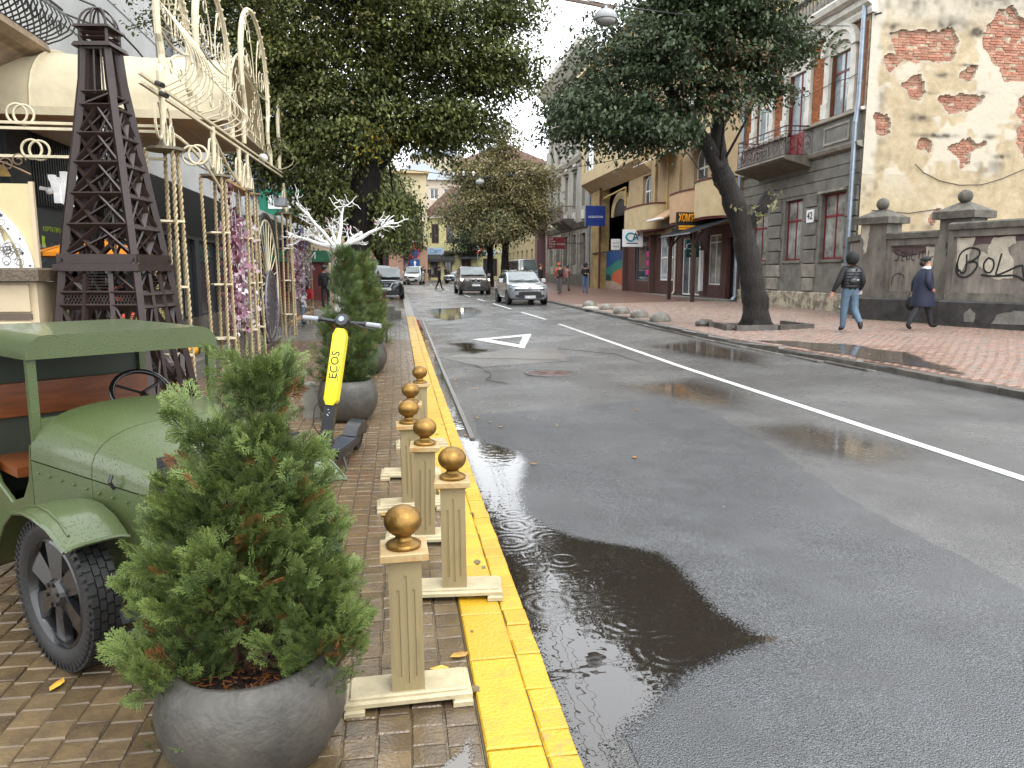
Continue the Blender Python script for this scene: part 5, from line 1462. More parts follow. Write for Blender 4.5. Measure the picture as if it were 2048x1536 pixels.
for (y, z, s_) in ((15.1, 2.0, 'Стрий'), (15.65, 1.85, 'Калуш'), (15.9, 2.05, 'Галич'), (15.25, 1.36, 'Долина'), (15.7, 1.2, 'Надвірна'), (15.95, 1.02, 'Яремче'), (15.9, .86, 'Косів'), (15.6, .62, 'Верховина')):
    text('lettering', s_, .07, m_wht, PM, (XL + .067, y, z), FACE_PX, .001)
CAMR = thing('security_camera', 'white dome camera on the black corner of the shop front', 'camera', (XL + .55, 14.7, 3.0))
MB().sphere((XL + .45, 14.65, 2.95), .065, 12, 8).build('housing', m_wht, CAMR); MB().bar((XL + .3, 14.65, 3.0), (XL + .42, 14.65, 2.98), .06).build('bracket', m_wht, CAMR)

# stone balcony with black iron basket at the upper left
BAL = thing('iron_balcony', 'old stone balcony with a bulging black wrought iron basket above the canopy', 'balcony', (XL, 15, 5.4))
MB().prism([(XL - .3, 5.6), (XL + .8, 5.6), (XL + .85, 5.47), (XL + .7, 5.38), (XL + .55, 5.33), (XL + .2, 5.0), (XL - .3, 4.95)], 10.0, 13.9, 'y').build('slab', mat('brown_stone', '#8f7c66', .8, var=.2, bump=.5), BAL)
mb = MB()
for k in range(28):
    y = 10.1 + k * .145
    pts = [(XL + .7 + (.32 + .012 * k) * math.sin(math.pi * min(1, t / 7)) * (1 - t / 16), y + .03 * math.sin(t), 5.6 + t * .105) for t in range(11)]
    mb.tube(pts, .014, 4)
    if k % 2 == 0:
        c = (XL + .98, y + .07, 5.85)
        mb.tube([(c[0] + .02 * j / 12, c[1] + (.13 - .008 * j) * math.cos(j * .75), c[2] + (.16 - .01 * j) * math.sin(j * .75)) for j in range(14)], .012, 4)
        mb.tube([(c[0] - .12, c[1] + (.12 - .008 * j) * math.cos(-j * .75), c[2] + .48 + (.14 - .01 * j) * math.sin(-j * .75)) for j in range(14)], .012, 4)
for z, x in ((5.65, XL + .72), (6.2, XL + 1.0), (6.67, XL + .8)): mb.bar((x, 10, z), (x, 14.1, z), .03)
for k in range(8): 
    mb.tube([(XL + k * .1, 14.0 + .25 * math.sin(math.pi * t / 7) * (1 - t / 16), 5.6 + t * .105) for t in range(11)], .014, 4)
mb.bar((XL, 14.0, 6.67), (XL + .8, 14.0, 6.67), .03)
mb.build('railing', m_iron, BAL)
BAL.location.z -= .3; BAL.location.y += .3
FE = one(MB().tube([(XL - .2, 17.5, 7.2), (XL + .4, 17.6, 7.0), (XL + .9, 18.5, 6.4), (XL + 1, 19, 6.2), (XL + .4, 19.2, 6.3)], .02, 4).tube([(XL - .2, 17.5, 6.8), (XL + .4, 17.6, 6.6), (XL + .9, 18.5, 6.0)], .02, 4), 'wall_bracket', m_iron, 'thin black iron bracket on the pale wall beside the balcony', 'bracket', at=(XL, 17.5, 7))

# canopy
m_can = mat('cream_canvas', '#c3b799', .55, var=.09, scale=1.1, bump=.4, bscale=3, bdist=.05)
m_canu = mat('canopy_lining', '#b0a189', .7, var=.06, scale=1.2, bump=.1)
CAN = thing('entrance_canopy', 'long cream barrel canopy reaching from the shop to the pergola', 'canopy', (-4.5, 15.1, 4.1))
def arc(r, z, n=16): return [(15.12 - r * math.cos(math.pi * k / n), 4.12 + z * math.sin(math.pi * k / n) ** .85) for k in range(n + 1)]
seg = [-2.75, -3.7, -4.7, -5.7, -6.75]
for a, b in zip(seg[:-1], seg[1:]):
    mb = MB(); rings = []
    for k in range(7):
        t = k / 6; x = a + (b - a) * t; sag = .035 * math.sin(math.pi * t)
        rings.append([(x, y, z - sag) for y, z in arc(1.75 - sag, 1.2)])
    mb.loft(rings, caps=False, closed=False)
    rings2 = [[(x, y + (15.12 - y) * .02, z - .03) for x, y, z in rg] for rg in rings]
    mb.loft([r_[::-1] for r_ in rings2], caps=False, closed=False)
    mb.build('cover', m_can, CAN, smooth=True)
for x in seg: MB().tube([(x, y, z + .012) for y, z in arc(1.75, 1.2)], .022, 6).build('rib', m_can, CAN)
for y in (13.37, 16.87): MB().box(-6.75, -2.7, y - .02, y + .02, 4.0, 4.13).build('edge_beam', m_can, CAN)
MB().box(-6.75, -2.72, 13.4, 16.85, 4.03, 4.07).build('soffit', m_canu, CAN)
mb = MB().prism([(y, z) for y, z in arc(1.7, 1.15)], -3.42, -3.40, 'x'); mb.build('end_panel', m_canu, CAN)
for x in (-3.6, -4.6, -5.6): MB().box(x - .015, x + .015, 13.4, 16.84, 4.0, 4.03).build('soffit_batten', m_canu, CAN)

# pergola of cream iron
m_ci = mat('cream_painted_iron', '#cfc4a6', .45, var=.1, scale=8, bump=.1)
m_rope = mat('twisted_cream_rod', '#b9a884', .5, col2='#94825f', scale=5, bump=.2)
m_plate = mat('dark_cap_plate', '#6b6350', .5)
m_rawwood = mat('raw_pine', '#a8875c', .55, var=.2, stretch=(5, 1, 5))
PX = -2.6
PG = thing('iron_pergola', 'cream wrought iron pergola with twisted rod posts, scrolls and tall arches', 'pergola', (PX, 14, 0))
tw = MB()
H_ = 2.9
for ph in (0, math.pi):
    tw.tube([(.013 * math.cos(ph + k * .62), .013 * math.sin(ph + k * .62), k * H_ / 200) for k in range(201)], .0145, 5)
tw_me = tw.mesh('rod', m_rope, True)
plate4 = MB().lathe([(.02, -.03), (.24, -.03), (.24, .0), (.09, .02), (.06, .09)], 18).mesh('cap_plate', m_plate)
footp = MB().cbox(-.2, .2, -.2, .2, 0, .03, .01).mesh('foot_plate', m_plate)
tie = MB().box(-.17, .17, -.17, .17, -.012, .012).mesh('tie_plate', m_ci)
posts = [(9.35, 4), (11.75, 4), (13.55, 4), (14.25, 4), (18.6, 5), (22.4, 4)]
for y, n in posts:
    p = MB().tube([(PX, y, 2.95), (PX, y, 3.2), (PX, y, 3.6)], [.05, .035, .035], 8).build('post', m_ci, PG)
    o0 = Vector((0, 0, 0))
    inst(plate4, 'cap_plate', p, (PX - origin(PG).x, y - 14, 2.92), (0, 0, 0), (.9, .9, 1))
    for k in range(n):
        a = k * 2 * math.pi / n + .5
        inst(tw_me, 'rod', p, (PX - origin(PG).x + .17 * math.cos(a), y - 14 + .17 * math.sin(a), 0), (R(1.0 * math.sin(a)), R(-1.0 * math.cos(a)), a))
    for z in (.55, 1.35, 2.1): inst(tie, 'tie_plate', p, (PX - origin(PG).x, y - 14, z), (0, 0, .5), (.8, .8, 1))
    inst(footp, 'foot_plate', p, (PX - origin(PG).x, y - 14, 0.0))
    # rings beside the neck
    mb = MB()
    for s_ in (-1, 1):
        mb.tube([(PX, y + s_ * (.17 + .13 * math.cos(t)), 3.2 + .2 * math.sin(t)) for t in [2*math.pi*k/20 for k in range(20)]], .016, 5, closed=True)
        mb.tube([(PX + .05, y + s_ * (.12 + .08 * math.cos(t)), 3.05 + .14 * math.sin(t)) for t in [2*math.pi*k/16 for k in range(16)]], .014, 5, closed=True)
    mb.build('ring', m_ci, p)
for a, b in ((11.75, 14.25), (18.6, 22.4)):
    MB().box(PX - .11, PX + .11, a, b, 2.87, 2.915).build('plank', m_rawwood, PG)
    MB().tube([(PX, a + (b - a) * t, 2.95 + .55 * (1 - t) ** 2) for t in [k / 8 for k in range(9)]], .022, 6).build('brace', m_ci, PG)
def RZ(y): return 3.48 + .026 * (y - 9)
for dz, w in ((0, .035), (.09, .03)):
    MB().bar((PX, 8.6, RZ(8.6) + dz), (PX, 22.6, RZ(22.6) + dz), w).build('rail', m_ci, PG)
def spiral(mb, c, r0, turns, s=1, n=18, w=.012, ph=0.0, x=PX):
    mb.tube([(x, c[0] + s * r0 * (1 - .8 * k / n) * math.cos(ph + turns * 2 * math.pi * k / n), c[1] + r0 * (1 - .8 * k / n) * math.sin(ph + turns * 2 * math.pi * k / n)) for k in range(n + 1)], w, 4)
bead = MB().sphere((0, 0, 0), .024, 6, 4).mesh('bud', m_ci)
def arch(y0, y1, ztop, lift=0, bh=0):
    z0 = RZ((y0 + y1) / 2) + .1
    ym, r = (y0 + y1) / 2, (y1 - y0) / 2
    zs_ = z0 + (ztop - z0) * .55
    def side(s): return [(ym + s * r * f_, z0 + (zs_ - z0) * t) for f_, t in ((1.02, 0), (1.02, .18), (.98, .24), (.86, .30), (.84, .45), (.9, .62), (.98, .70), (1, 1))]
    top = [(ym + r * math.cos(t), zs_ + (ztop - zs_) * math.sin(t)) for t in [math.pi * k / 16 for k in range(1, 16)]]
    pts = side(1) + top + side(-1)[::-1]
    a = MB().tube([(PX, *p) for p in pts], .04, 8).build('arch', m_ci, PG)
    mb = MB()
    mb.tube([(PX, ym + (y - ym) * .84, z - .05) for y, z in side(1)[5:] + top + side(-1)[::-1][:-5]], .012, 4)
    zc = zs_ - .12
    mb.tube([(PX, ym + r * u, zc - .1 * (1 - u * u)) for u in (-1, -.5, 0, .5, 1)], .016, 5)
    for s in (-1, 1):
        for (u, z, q) in ((.42, zc + .16, .2), (.62, zs_ + .12, .16), (.4, zs_ + (ztop - zs_) * .55, .17), (.86, z0 + .25, .1), (.3, z0 + .3, .16)):
            spiral(mb, (ym + s * r * u, z), r * q, 1.3, s, w=.009)
        mb.tube([(PX, ym + s * (r * .1 + r * .7 * (k / 10) ** 2), zc + (ztop - zc) * .85 * math.sin(k / 10 * 1.57)) for k in range(11)], .010, 4)
        mb.tube([(PX, ym + s * r * (.75 - .7 * math.sin(k * .31)), zc + (zs_ - zc) * k / 10) for k in range(11)], .009, 4)
    mb.build('scroll', m_ci, a)
    if bh:                      # bars that belly out over the pavement
        mb = MB(); nb = 7
        for k in range(nb):
            y = y0 + .1 + (y1 - y0 - .2) * k / (nb - 1)
            P = [(PX + .3 * math.sin(math.pi * min(1, (t / 9) ** .75)), y + .08 * math.sin(t * .7), z0 + bh * t / 9) for t in range(10)]
            P += [(PX + .06 + .05 * math.cos(u), y, z0 + bh + .02 + .05 * math.sin(u)) for u in (0, 1.2, 2.4, 3.6)]
            mb.tube(P, .0095, 4)
        mb.build('basket', m_ci, a)
    for k, p in enumerate(pts[6:-10]):
        inst(bead, 'bud', a, (PX - origin(a).x + .04, p[0] - 14 + rng.uniform(-.03, .03), p[1] + rng.uniform(-.03, .03)))
arch(9.35, 10.65, 5.05, .6, .95); arch(11.05, 13.1, 5.62, .0, .62); arch(14.1, 16.85, 6.32, 0, 0); arch(18.1, 20.8, 5.7, .0, .62)
# fan scroll over the end of the canopy
mb = MB()
for s in (-1, 1):
    for k in range(5):
        spiral(mb, (15.12 + s * (.35 + .25 * k), 4.45 + .22 * (k % 3)), .17, 1.3, s, x=PX - .1)
    mb.tube([(PX - .1, 15.12 + s * 1.6 * math.cos(t), 4.15 + 1.3 * math.sin(t)) for t in [math.pi/2 * k / 10 for k in range(11)]], .02, 5)
    mb.tube([(PX - .1, 15.12 + s * 1.2 * math.cos(t), 4.15 + 1.0 * math.sin(t)) for t in [math.pi/2 * k / 10 for k in range(11)]], .013, 5)
mb.bar((PX - .1, 13.4, 4.15), (PX - .1, 16.85, 4.15), .03)
mb.build('fan_scroll', m_ci, PG)
# cross rails towards the shop with pairs of rings
for z in (3.1, 3.16, 2.80): MB().bar((-6.4, 9.35, z), (PX, 9.35, z), .03).build('cross_rail', m_ci, PG)
MB().tube([(PX + .25 * t, 9.35 + 1.6 * t, 3.13 - .5 * t * t) for t in [k / 8 for k in range(9)]], .02, 6).build('brace', m_ci, PG)
rg = MB().tube([(.105 * math.cos(t), 0, .105 * math.sin(t)) for t in [2*math.pi*k/24 for k in range(24)]], .014, 6, closed=True).mesh('ring', m_ci, True)
for x, z in ((-4.14, 3.26), (-4.07, 3.25), (-4.02, 2.88), (-3.94, 2.87), (-2.32, 2.85), (-2.25, 2.86)):
    inst(rg, 'ring', PG, (x - PX, 9.38 - 14, z))
for (y, z) in ((9.0, 3.55), (9.12, 3.47)):
    MB().tube([(PX + .06, y, z), (PX + .16, y - .16, z - .06)], .03, 8).build('spotlight', m_blk, PG)
MB().tube([(PX + .02, 16.9, 3.2), (PX + .05, 17.4, 3.15)], .02, 5).build('lamp_arm', m_iron, PG)
MB().box(PX - .05, PX + .2, 17.35, 17.7, 2.98, 3.16).build('flood_lamp', mat('grey_lamp', '#85888a', .4), PG)
for y in (13.9, 17.5):
    MB().sphere((PX - .25, y, 4.0), .1, 10, 8).build('dome_camera', m_wht, PG)
# low ground frame between the last posts
MB().bar((PX, 18.7, .32), (PX + .1, 22.4, .42), .12, .05).build('plank', m_rawwood, PG)

# butterfly garlands
m_bf = [mat('wine_paper', '#5f2a3a', .6, var=.15, scale=30), mat('mauve_paper', '#86596c', .6, var=.15, scale=30), mat('pink_paper_wing', '#b598a4', .6, var=.1, scale=30), mat('white_paper', '#d8cfd0', .6, var=.08, scale=30)]
bfv = [(0, 0, 0), (.062, .012, .045), (.07, .018, .0), (.035, .02, -.05), (-.062, .012, .045), (-.07, .018, 0), (-.035, .02, -.05)]
bff = [(0, 2, 1), (0, 3, 2), (0, 4, 5), (0, 5, 6)]
bms = [MB().add(bfv, bff).mesh('butterfly', m) for m in m_bf]
def garland(label, y0, y1, zt, zb, dens, x0, shape):
    g = thing('butterfly_garland', label, 'garland', (x0, (y0 + y1) / 2, zb), 0, 'paper butterfly garlands')
    nst = 14
    mb = MB()
    items = []
    for k in range(nst):
        y = y0 + (y1 - y0) * (k + .5) / nst; u = (k + .5) / nst
        x = x0 + rng.uniform(-.12, .12)
        top, bot = shape(u, zt, zb)
        mb.tube([(x, y, zt), (x + .02, y, (zt + bot) / 2), (x, y, bot)], .003, 3)
        n = int((top - bot) * dens)
        for j in range(n):
            z = bot + (top - bot) * (j + rng.random()) / n
            w = u * .9 + (zt - z) / (zt - zb) * .35 - .12 + rng.gauss(0, .2)
            items.append((x + rng.gauss(0, .05), y + rng.gauss(0, .05), z, 0 if w < .16 else 1 if w < .48 else 2 if w < .72 else 3))
    mb.build('string', m_wht, g)
    rng.shuffle(items)
    og = origin(g)
    for it in items[:290]:
        inst(bms[it[3]], 'butterfly', g, (it[0] - og.x, it[1] - og.y, it[2] - og.z), (rng.uniform(-.9, .9), rng.uniform(-.9, .9), rng.uniform(0, 6.28)), [rng.uniform(.8, 1.25)] * 3)
    mb = MB(); 
    for it in items[290:]:
        M = Matrix.Translation(it[:3]) @ Euler((rng.uniform(-.9, .9), rng.uniform(-.9, .9), rng.uniform(0, 6.28))).to_matrix().to_4x4()
        mb.add([tuple(M @ Vector(p)) for p in bfv], bff, it[3])
    if mb.f: tag(mb.build('butterflies', m_bf, g), kind='stuff')
garland('long garland of wine red to white paper butterflies hanging between the second and third posts', 11.95, 14.2, 2.85, .15, 19,
        PX, lambda u, t, b: (t - (.0 if u < .15 else .35 + .5 * abs(u - .6)), b + .25 + .5 * abs(u - .45) + rng.uniform(0, .3)))
garland('narrower white and purple paper butterfly garland by the last pergola post', 18.8, 22.2, 2.75, .4, 15,
        PX, lambda u, t, b: (t - (.4 * (1 - u)), b + .2 + (.6 * abs(u - .7)) + rng.uniform(0, .25)))

# spoked wheel ornament
m_rimg = mat('grey_lilac_wheel', '#83808c', .4, metal=.3)
WH = thing('spoked_wheel', 'tall grey spoked hoop ornament standing between the rod posts', 'wheel ornament', (PX, 15.9, .05))
mb = MB().tube([(PX, 15.9 + 1.3 * math.cos(t), 1.38 + 1.3 * math.sin(t)) for t in [2*math.pi*k/48 for k in range(48)]], .035, 6, closed=True); mb.build('rim', mat('dark_hoop', '#4f4b4d', .4, metal=.4), WH)
mb = MB().tube([(PX, 15.9 + 1.18 * math.cos(t), 1.38 + 1.18 * math.sin(t)) for t in [2*math.pi*k/48 for k in range(48)]], .02, 6, closed=True); mb.build('rim', m_ci, WH)
mb = MB().tube([(PX + .03, 16.0 + .72 * math.cos(t), .85 + .72 * math.sin(t)) for t in [2*math.pi*k/40 for k in range(40)]], .022, 5, closed=True); mb.build('small_hoop', m_rimg, WH)
sp = MB().bar((0, 0, 0), (0, 0, 1), .016).mesh('spoke', m_ci); sp2 = MB().add([(0, -.01, 0), (0, .01, 0), (.01, .05, 1), (.01, -.05, 1)], [(0, 1, 2, 3), (3, 2, 1, 0)]).mesh('spoke', m_rimg)
for k in range(22): inst(sp, 'spoke', WH, (0, 0, 1.33), (2*math.pi*k/22, 0, 0), (1, 1, 1.16))
for k in range(26): inst(sp2, 'blade', WH, (.03, .1, .8), (2*math.pi*k/26, 0, 0), (1, 1, .7))
MB().bar((PX, 14.5, .1), (PX, 17.2, .1), .06).build('base', m_plate, WH)

# ---- the lattice tower
TW = thing('lattice_tower', 'tall dark brown lattice tower model with arched crown and platform', 'tower model', (-2.95, 8.6, 0), R(-8))
ub = MB().box(-.5, .5, -.5, .5, 0, 1)
ubm = ub.mesh('bar', m_darkmetal)
def beam(p, q, w, h, name='bar', parent=TW, me=None):
    p, q = Vector(p), Vector(q); d = q - p
    o = bpy.data.objects.new(name, me or ubm); o.location = p
    z = d.normalized(); 
    x = Vector((-p.y - q.y, p.x + q.x, 0)) if abs(p.x + q.x) + abs(p.y + q.y) > 1e-4 else Vector((1, 0, 0))
    x = (x - z * x.dot(z))
    x = x.normalized() if x.length > 1e-5 else z.orthogonal().normalized()
    y = z.cross(x)
    o.rotation_euler = Matrix((x, y, z)).transposed().to_euler()
    o.scale = (w * 1.5, h * 1.5, d.length)
    return link(o, parent)
PROF = [(0, .55), (.3, .505), (.69, .455), (1.01, .428), (1.17, .412), (1.3, .40), (1.52, .378), (1.7, .349), (1.98, .32), (2.29, .279), (2.6, .242), (2.89, .204), (3.17, .172), (3.45, .138), (3.75, .12)]
def hw(z):
    for (a, b), (c, d) in zip(PROF[:-1], PROF[1:]):
        if a <= z <= c: return b + (d - b) * (z - a) / (c - a)
    return PROF[-1][1]
def rot4(x, y, k): return [(x, y), (-y, x), (-x, -y), (y, -x)][k]
def P3(u, z, k, inset=0.0):
    h = hw(z) - inset
    x, y = rot4(u * h, -h, k); return (x, y, z)
for (z0, _), (z1, _) in zip(PROF[:-1], PROF[1:]):
    for k in range(4): beam(P3(-1, z0, k), P3(-1, z1, k), .045, .045, 'corner_post')
levels = [1.7, 1.98, 2.29, 2.6, 2.89, 3.17, 3.30]
for k in range(4):
    for i, (z0, z1) in enumerate(zip(levels[:-1], levels[1:])):
        beam(P3(-1, z1, k), P3(1, z1, k), .012, .05)
        if z1 < 3.2:
            for s in (-1, 1):
                beam(P3(s * .97, z0, k, .01), P3(0, z1, k, .01), .012, .035)
                beam(P3(0, z0, k, .02), P3(s * .97, z1, k, .02), .012, .035)
                beam(P3(s * .5, z0, k, .06), P3(s * .5, z1, k, .06), .012, .028)
            beam(P3(-.95, z0, k, .03), P3(.95, z1, k, .03), .01, .03)
        else: beam(P3(-1, z0, k), P3(1, z1, k), .012, .04)
    for u in (-.5, .0, .5): beam(P3(u, 3.30, k), P3(u, 3.74, k), .012, .026)
    for z in (1.17, 1.3): beam(P3(-1, z, k), P3(1, z, k), .014, .045)
    for z0, z1 in zip((.2, .8, 1.7, 2.1, 2.5), (.8, 1.5, 2.1, 2.5, 2.9)):
        beam(P3(-.5, z0, k, .1), P3(.5, z1, k, .1), .012, .03); beam(P3(.5, z0, k, .12), P3(-.5, z1, k, .12), .012, .03)
    for u in (-.36, .36):
        beam(P3(u, 0, k), P3(u * .9, 1.5, k), .03, .03, 'inner_post')
    for s in (-1, 1):
        for (z0, z1) in ((0, .6), (.6, 1.16)):
            beam(P3(s * .98, z0, k, .01), P3(s * .38, z1, k, .01), .012, .032); beam(P3(s * .38, z0, k, .025), P3(s * .98, z1, k, .025), .012, .032)
        beam(P3(s * .98, 1.31, k, .01), P3(s * .36, 1.52, k, .01), .012, .03); beam(P3(s * .36, 1.31, k, .02), P3(s * .98, 1.52, k, .02), .012, .03)
    # wire mesh strips
    mb = MB()
    for j in range(24):
        u = -1 + j / 12
        for s in (-1, 1): mb.bar(P3(max(-1, min(1, u)), 1.18, k), P3(max(-1, min(1, u + s * .15)), 1.29, k), .006)
    for j in range(7): mb.bar(P3(-.34, 1.33 + j * .03, k), P3(.34, 1.33 + j * .03, k), .006)
    mb.build('wire_mesh', m_darkmetal, TW, world=False)
MB().box(-.43, .43, -.43, .43, 1.53, 1.60).box(-.40, .40, -.40, .40, 1.602, 1.70).build('platform', m_darkmetal, TW, world=False)
mb = MB()
for k in range(4):
    p, q = P3(-1.17, 1.64, k), P3(1.17, 1.64, k); mb.bar(p, q, .03, .03)
mb.build('platform_rim', m_darkmetal, TW, world=False)
MB().box(-.15, .15, -.15, .15, 3.735, 3.755).frustum(-.195, .195, -.195, .195, 3.756, 3.80, .02).build('top_platform', m_darkmetal, TW, world=False)
for k in range(4):
    x, y = rot4(.13, -.13, k); beam((x, y, 3.80), (x, y, 3.94), .02, .02)
    for z in (3.845, 3.89): beam((*rot4(-.13, -.13, k), z), (*rot4(.13, -.13, k), z), .01, .022)
mb = MB().frustum(-.18, .18, -.18, .18, 3.94, 3.965, .01); mb.build('upper_platform', m_darkmetal, TW, world=False)
for a0 in (0, 45, 90, 135):
    c, s = math.cos(R(a0)), math.sin(R(a0)); r = .165 if a0 % 90 == 0 else .19
    MB().tube([(r * math.cos(t) * c, r * math.cos(t) * s, 3.96 + .2 * math.sin(t)) for t in [math.pi * k / 14 for k in range(15)]], .014, 5, flat=.6).build('crown_arch', m_darkmetal, TW, world=False)
MB().bar((0, 0, 3.96), (0, 0, 4.16), .016).build('mast', m_darkmetal, TW, world=False)
MB().box(-.13, .13, -.13, .13, 3.30, 3.31).build('inner_floor', m_darkmetal, TW, world=False)
for k in range(4):
    mb = MB().cbox(-.1, .1, -.1, .1, 0, .05, .01); x, y = rot4(.55, -.55, k)
    mb.xf(Matrix.Translation((x, y, 0))); mb.build('foot', m_darkmetal, TW, world=False)

# ---- kiosk with the lace paper picture
m_kb = mat('beige_cabinet', '#bfae90', .5, var=.05)
KI = thing('photo_stand', 'beige cabinet stand with an arched lace paper picture of stars', 'stand', (-4.2, 8.1, 0))
MB().box(-5.2, -3.56, 8.15, 8.6, .1, 1.42).build('cabinet', m_kb, KI)
MB().cbox(-5.0, -3.62, 8.11, 8.15, 1.13, 1.40, .01).build('panel', m_kb, KI)
dr_ = MB().cbox(-4.95, -3.62, 8.11, 8.15, .55, 1.03, .01).build('drawer', m_kb, KI)
mb = MB(); 
for a, b, c, d in ((-3.86, -3.84, .72, .88), (-3.7, -3.68, .72, .88), (-3.84, -3.7, .72, .735), (-3.84, -3.7, .865, .88)): mb.box(a, b, 8.10, 8.115, c, d)
mb.build('drawer_plate', mat('beige_edge', '#a79778', .5), dr_)
MB().box(-5.0, -3.62, 8.12, 8.16, 1.05, 1.11).build('gap_panel', mat('dark_gap', '#5b4f42', .6), KI)
MB().cbox(-5.25, -3.48, 8.02, 8.62, 1.43, 1.56, .02).build('shelf', mat('carved_brown_shelf', '#5f5242', .5, var=.3, scale=40, bump=.8, bscale=40), KI)
m_back = mat('straw_backing', '#c2b489', .6, var=.05); m_lace = mat('white_lace_paper', (.78, .78, .8), .6, var=.02, bump=0)
MB().box(-5.2, -3.58, 8.22, 8.26, 1.56, 2.38).build('backing', m_back, KI)
MB().bar((-3.56, 8.23, 1.56), (-3.56, 8.23, 2.4), .04).build('frame', m_kb, KI)
cxk, czk = -4.45, 1.5
mb = MB()
for k in range(16):
    t0, t1 = math.pi * .5 * k / 16, math.pi * .5 * (k + 1) / 16
    mb.prism([(cxk + a * math.cos(t), czk + b * math.sin(t)) for a, b, t in ((.86, .86, t0), (.86, .86, t1), (.76, .76, t1), (.76, .76, t0))], 8.2, 8.215, 'y')
mb.build('arch_band', m_lace, KI)
def star(x, z, r, y=8.195):
    return MB().prism([(x + (r if k % 2 == 0 else r * .42) * math.sin(math.pi * k / 6), z + (r if k % 2 == 0 else r * .42) * math.cos(math.pi * k / 6)) for k in range(12)], y, y + .006, 'y')
for k in range(9):
    t = math.pi * .5 * (k + .6) / 9.5
    star(cxk + (.81 + .02 * (-1) ** k) * math.cos(t), czk + (.81 + .02 * (-1) ** k) * math.sin(t), .016 + .010 * (k % 3 == 1)).build('star', mat('dark_star', '#3a3a42', .6), KI)
mb = MB().box(-4.6, -3.72, 8.186, 8.199, 1.56, 1.66)
mb.prism([(-4.6, 1.661), (-3.74, 1.661), (-3.75, 1.74), (-3.8, 1.84), (-3.84, 1.8), (-3.88, 1.98), (-3.95, 2.06), (-4.02, 2.0), (-4.06, 2.1), (-4.12, 2.0), (-4.18, 1.86), (-4.6, 1.82)], 8.186, 8.199, 'y'); mb.build('lace_picture', m_lace, KI)
mb = MB()
for k in range(110):
    x, z, r = rng.uniform(-4.3, -3.68), rng.uniform(1.6, 2.02), rng.uniform(.012, .04)
    if z > 1.78 and (x < -4.15 or x > -3.84): continue
    mb.tube([(x + r * math.cos(t), 8.184, z + r * math.sin(t)) for t in [2*math.pi*j/12 for j in range(12)]], .0035, 3, closed=True)
mb.build('lace_lines', mat('lace_grey', '#6f6a60', .6, var=0, bump=0), KI)  # grey rings drawn on the white paper
mb = MB()
for k in range(7): spiral(mb, (-4.3 + k * .11, 2.55 + .05 * math.sin(k * 1.3)), .07, 1.4, (-1) ** k, x=0, w=.007)
mb.v = [(y, 8.22 + .03 * math.sin(9 * z), z) for x, y, z in mb.v]
mb.tube([(-4.6 + k * .105, 8.22, 2.44 + .2 * math.sin(math.pi * (k + 1) / 11.5)) for k in range(11)], .01, 5)
mb.build('scroll_crest', mat('bronze_wire', '#6b5540', .45, metal=.4), KI)
MB().prism([(-4.5, 2.45), (-3.75, 2.45), (-3.8, 2.55), (-4.1, 2.66), (-4.45, 2.6)], 8.25, 8.27, 'y').build('gold_cloth', mat('old_gold_cloth', '#7d6224', .6, var=.3), KI)

# orange parasol at the cafe
UM = thing('parasol', 'orange cafe parasol behind the lattice tower', 'parasol', (-5.0, 13.6, 0))
mb = MB()
n = 8; top = (-5.0, 13.6, 2.12)
rim = [(-5.0 + .95 * math.cos(2*math.pi*k/n + .3), 13.6 + .95 * math.sin(2*math.pi*k/n + .3), 1.84) for k in range(n)]
mb.add([top] + rim + [(x, y, z - .06) for x, y, z in rim], [(0, 1 + k, 1 + (k + 1) % n) for k in range(n)] + [(1 + k, 1 + n + k, 1 + n + (k + 1) % n, 1 + (k + 1) % n) for k in range(n)])
mb.build('canopy', mat('orange_canvas', '#d98318', .6, var=.08), UM)
MB().tube([(-5.0, 13.6, 0), (-5.0, 13.6, 2.16)], .025, 6).build('pole', m_iron, UM)
for k in range(n): MB().bar(top, rim[k], .012).build('rib', m_iron, UM)

# flower display: stepped boxes, mums, pumpkins
m_grw = mat('grey_wet_wood', '#6c6a68', .35, var=.25, stretch=(1, 6, 6), bump=.3)
ST = thing('plank_steps', 'grey wet timber step boxes behind the pergola posts', 'steps', (-3.6, 12.2, 0))
for k, (x0, x1, z) in enumerate(((-4.6, -3.9, .85), (-3.9, -3.35, .55), (-3.35, -2.85, .28))):
    for j in range(6):
        y = 11.0 + j * .45
        MB().cbox(x0, x1 - .006, y, y + .44, z - .05, z, .008).build('plank', m_grw, ST)
        MB().box(x1 - .03, x1 - .008, y, y + .44, z - .28, z - .055).build('plank', m_grw, ST)
m_mumr = mat('rust_red_blooms', '#a83a1c', .6, rand=.1, tintcol='#7c1f1a', scale=20); m_mumg = mat('olive_leaves', '#5f5f2c', .6, tintcol='#8a7a3a', scale=20); m_mumo = mat('orange_red_blooms', '#c9512a', .6, tintcol='#a01c30', scale=20)
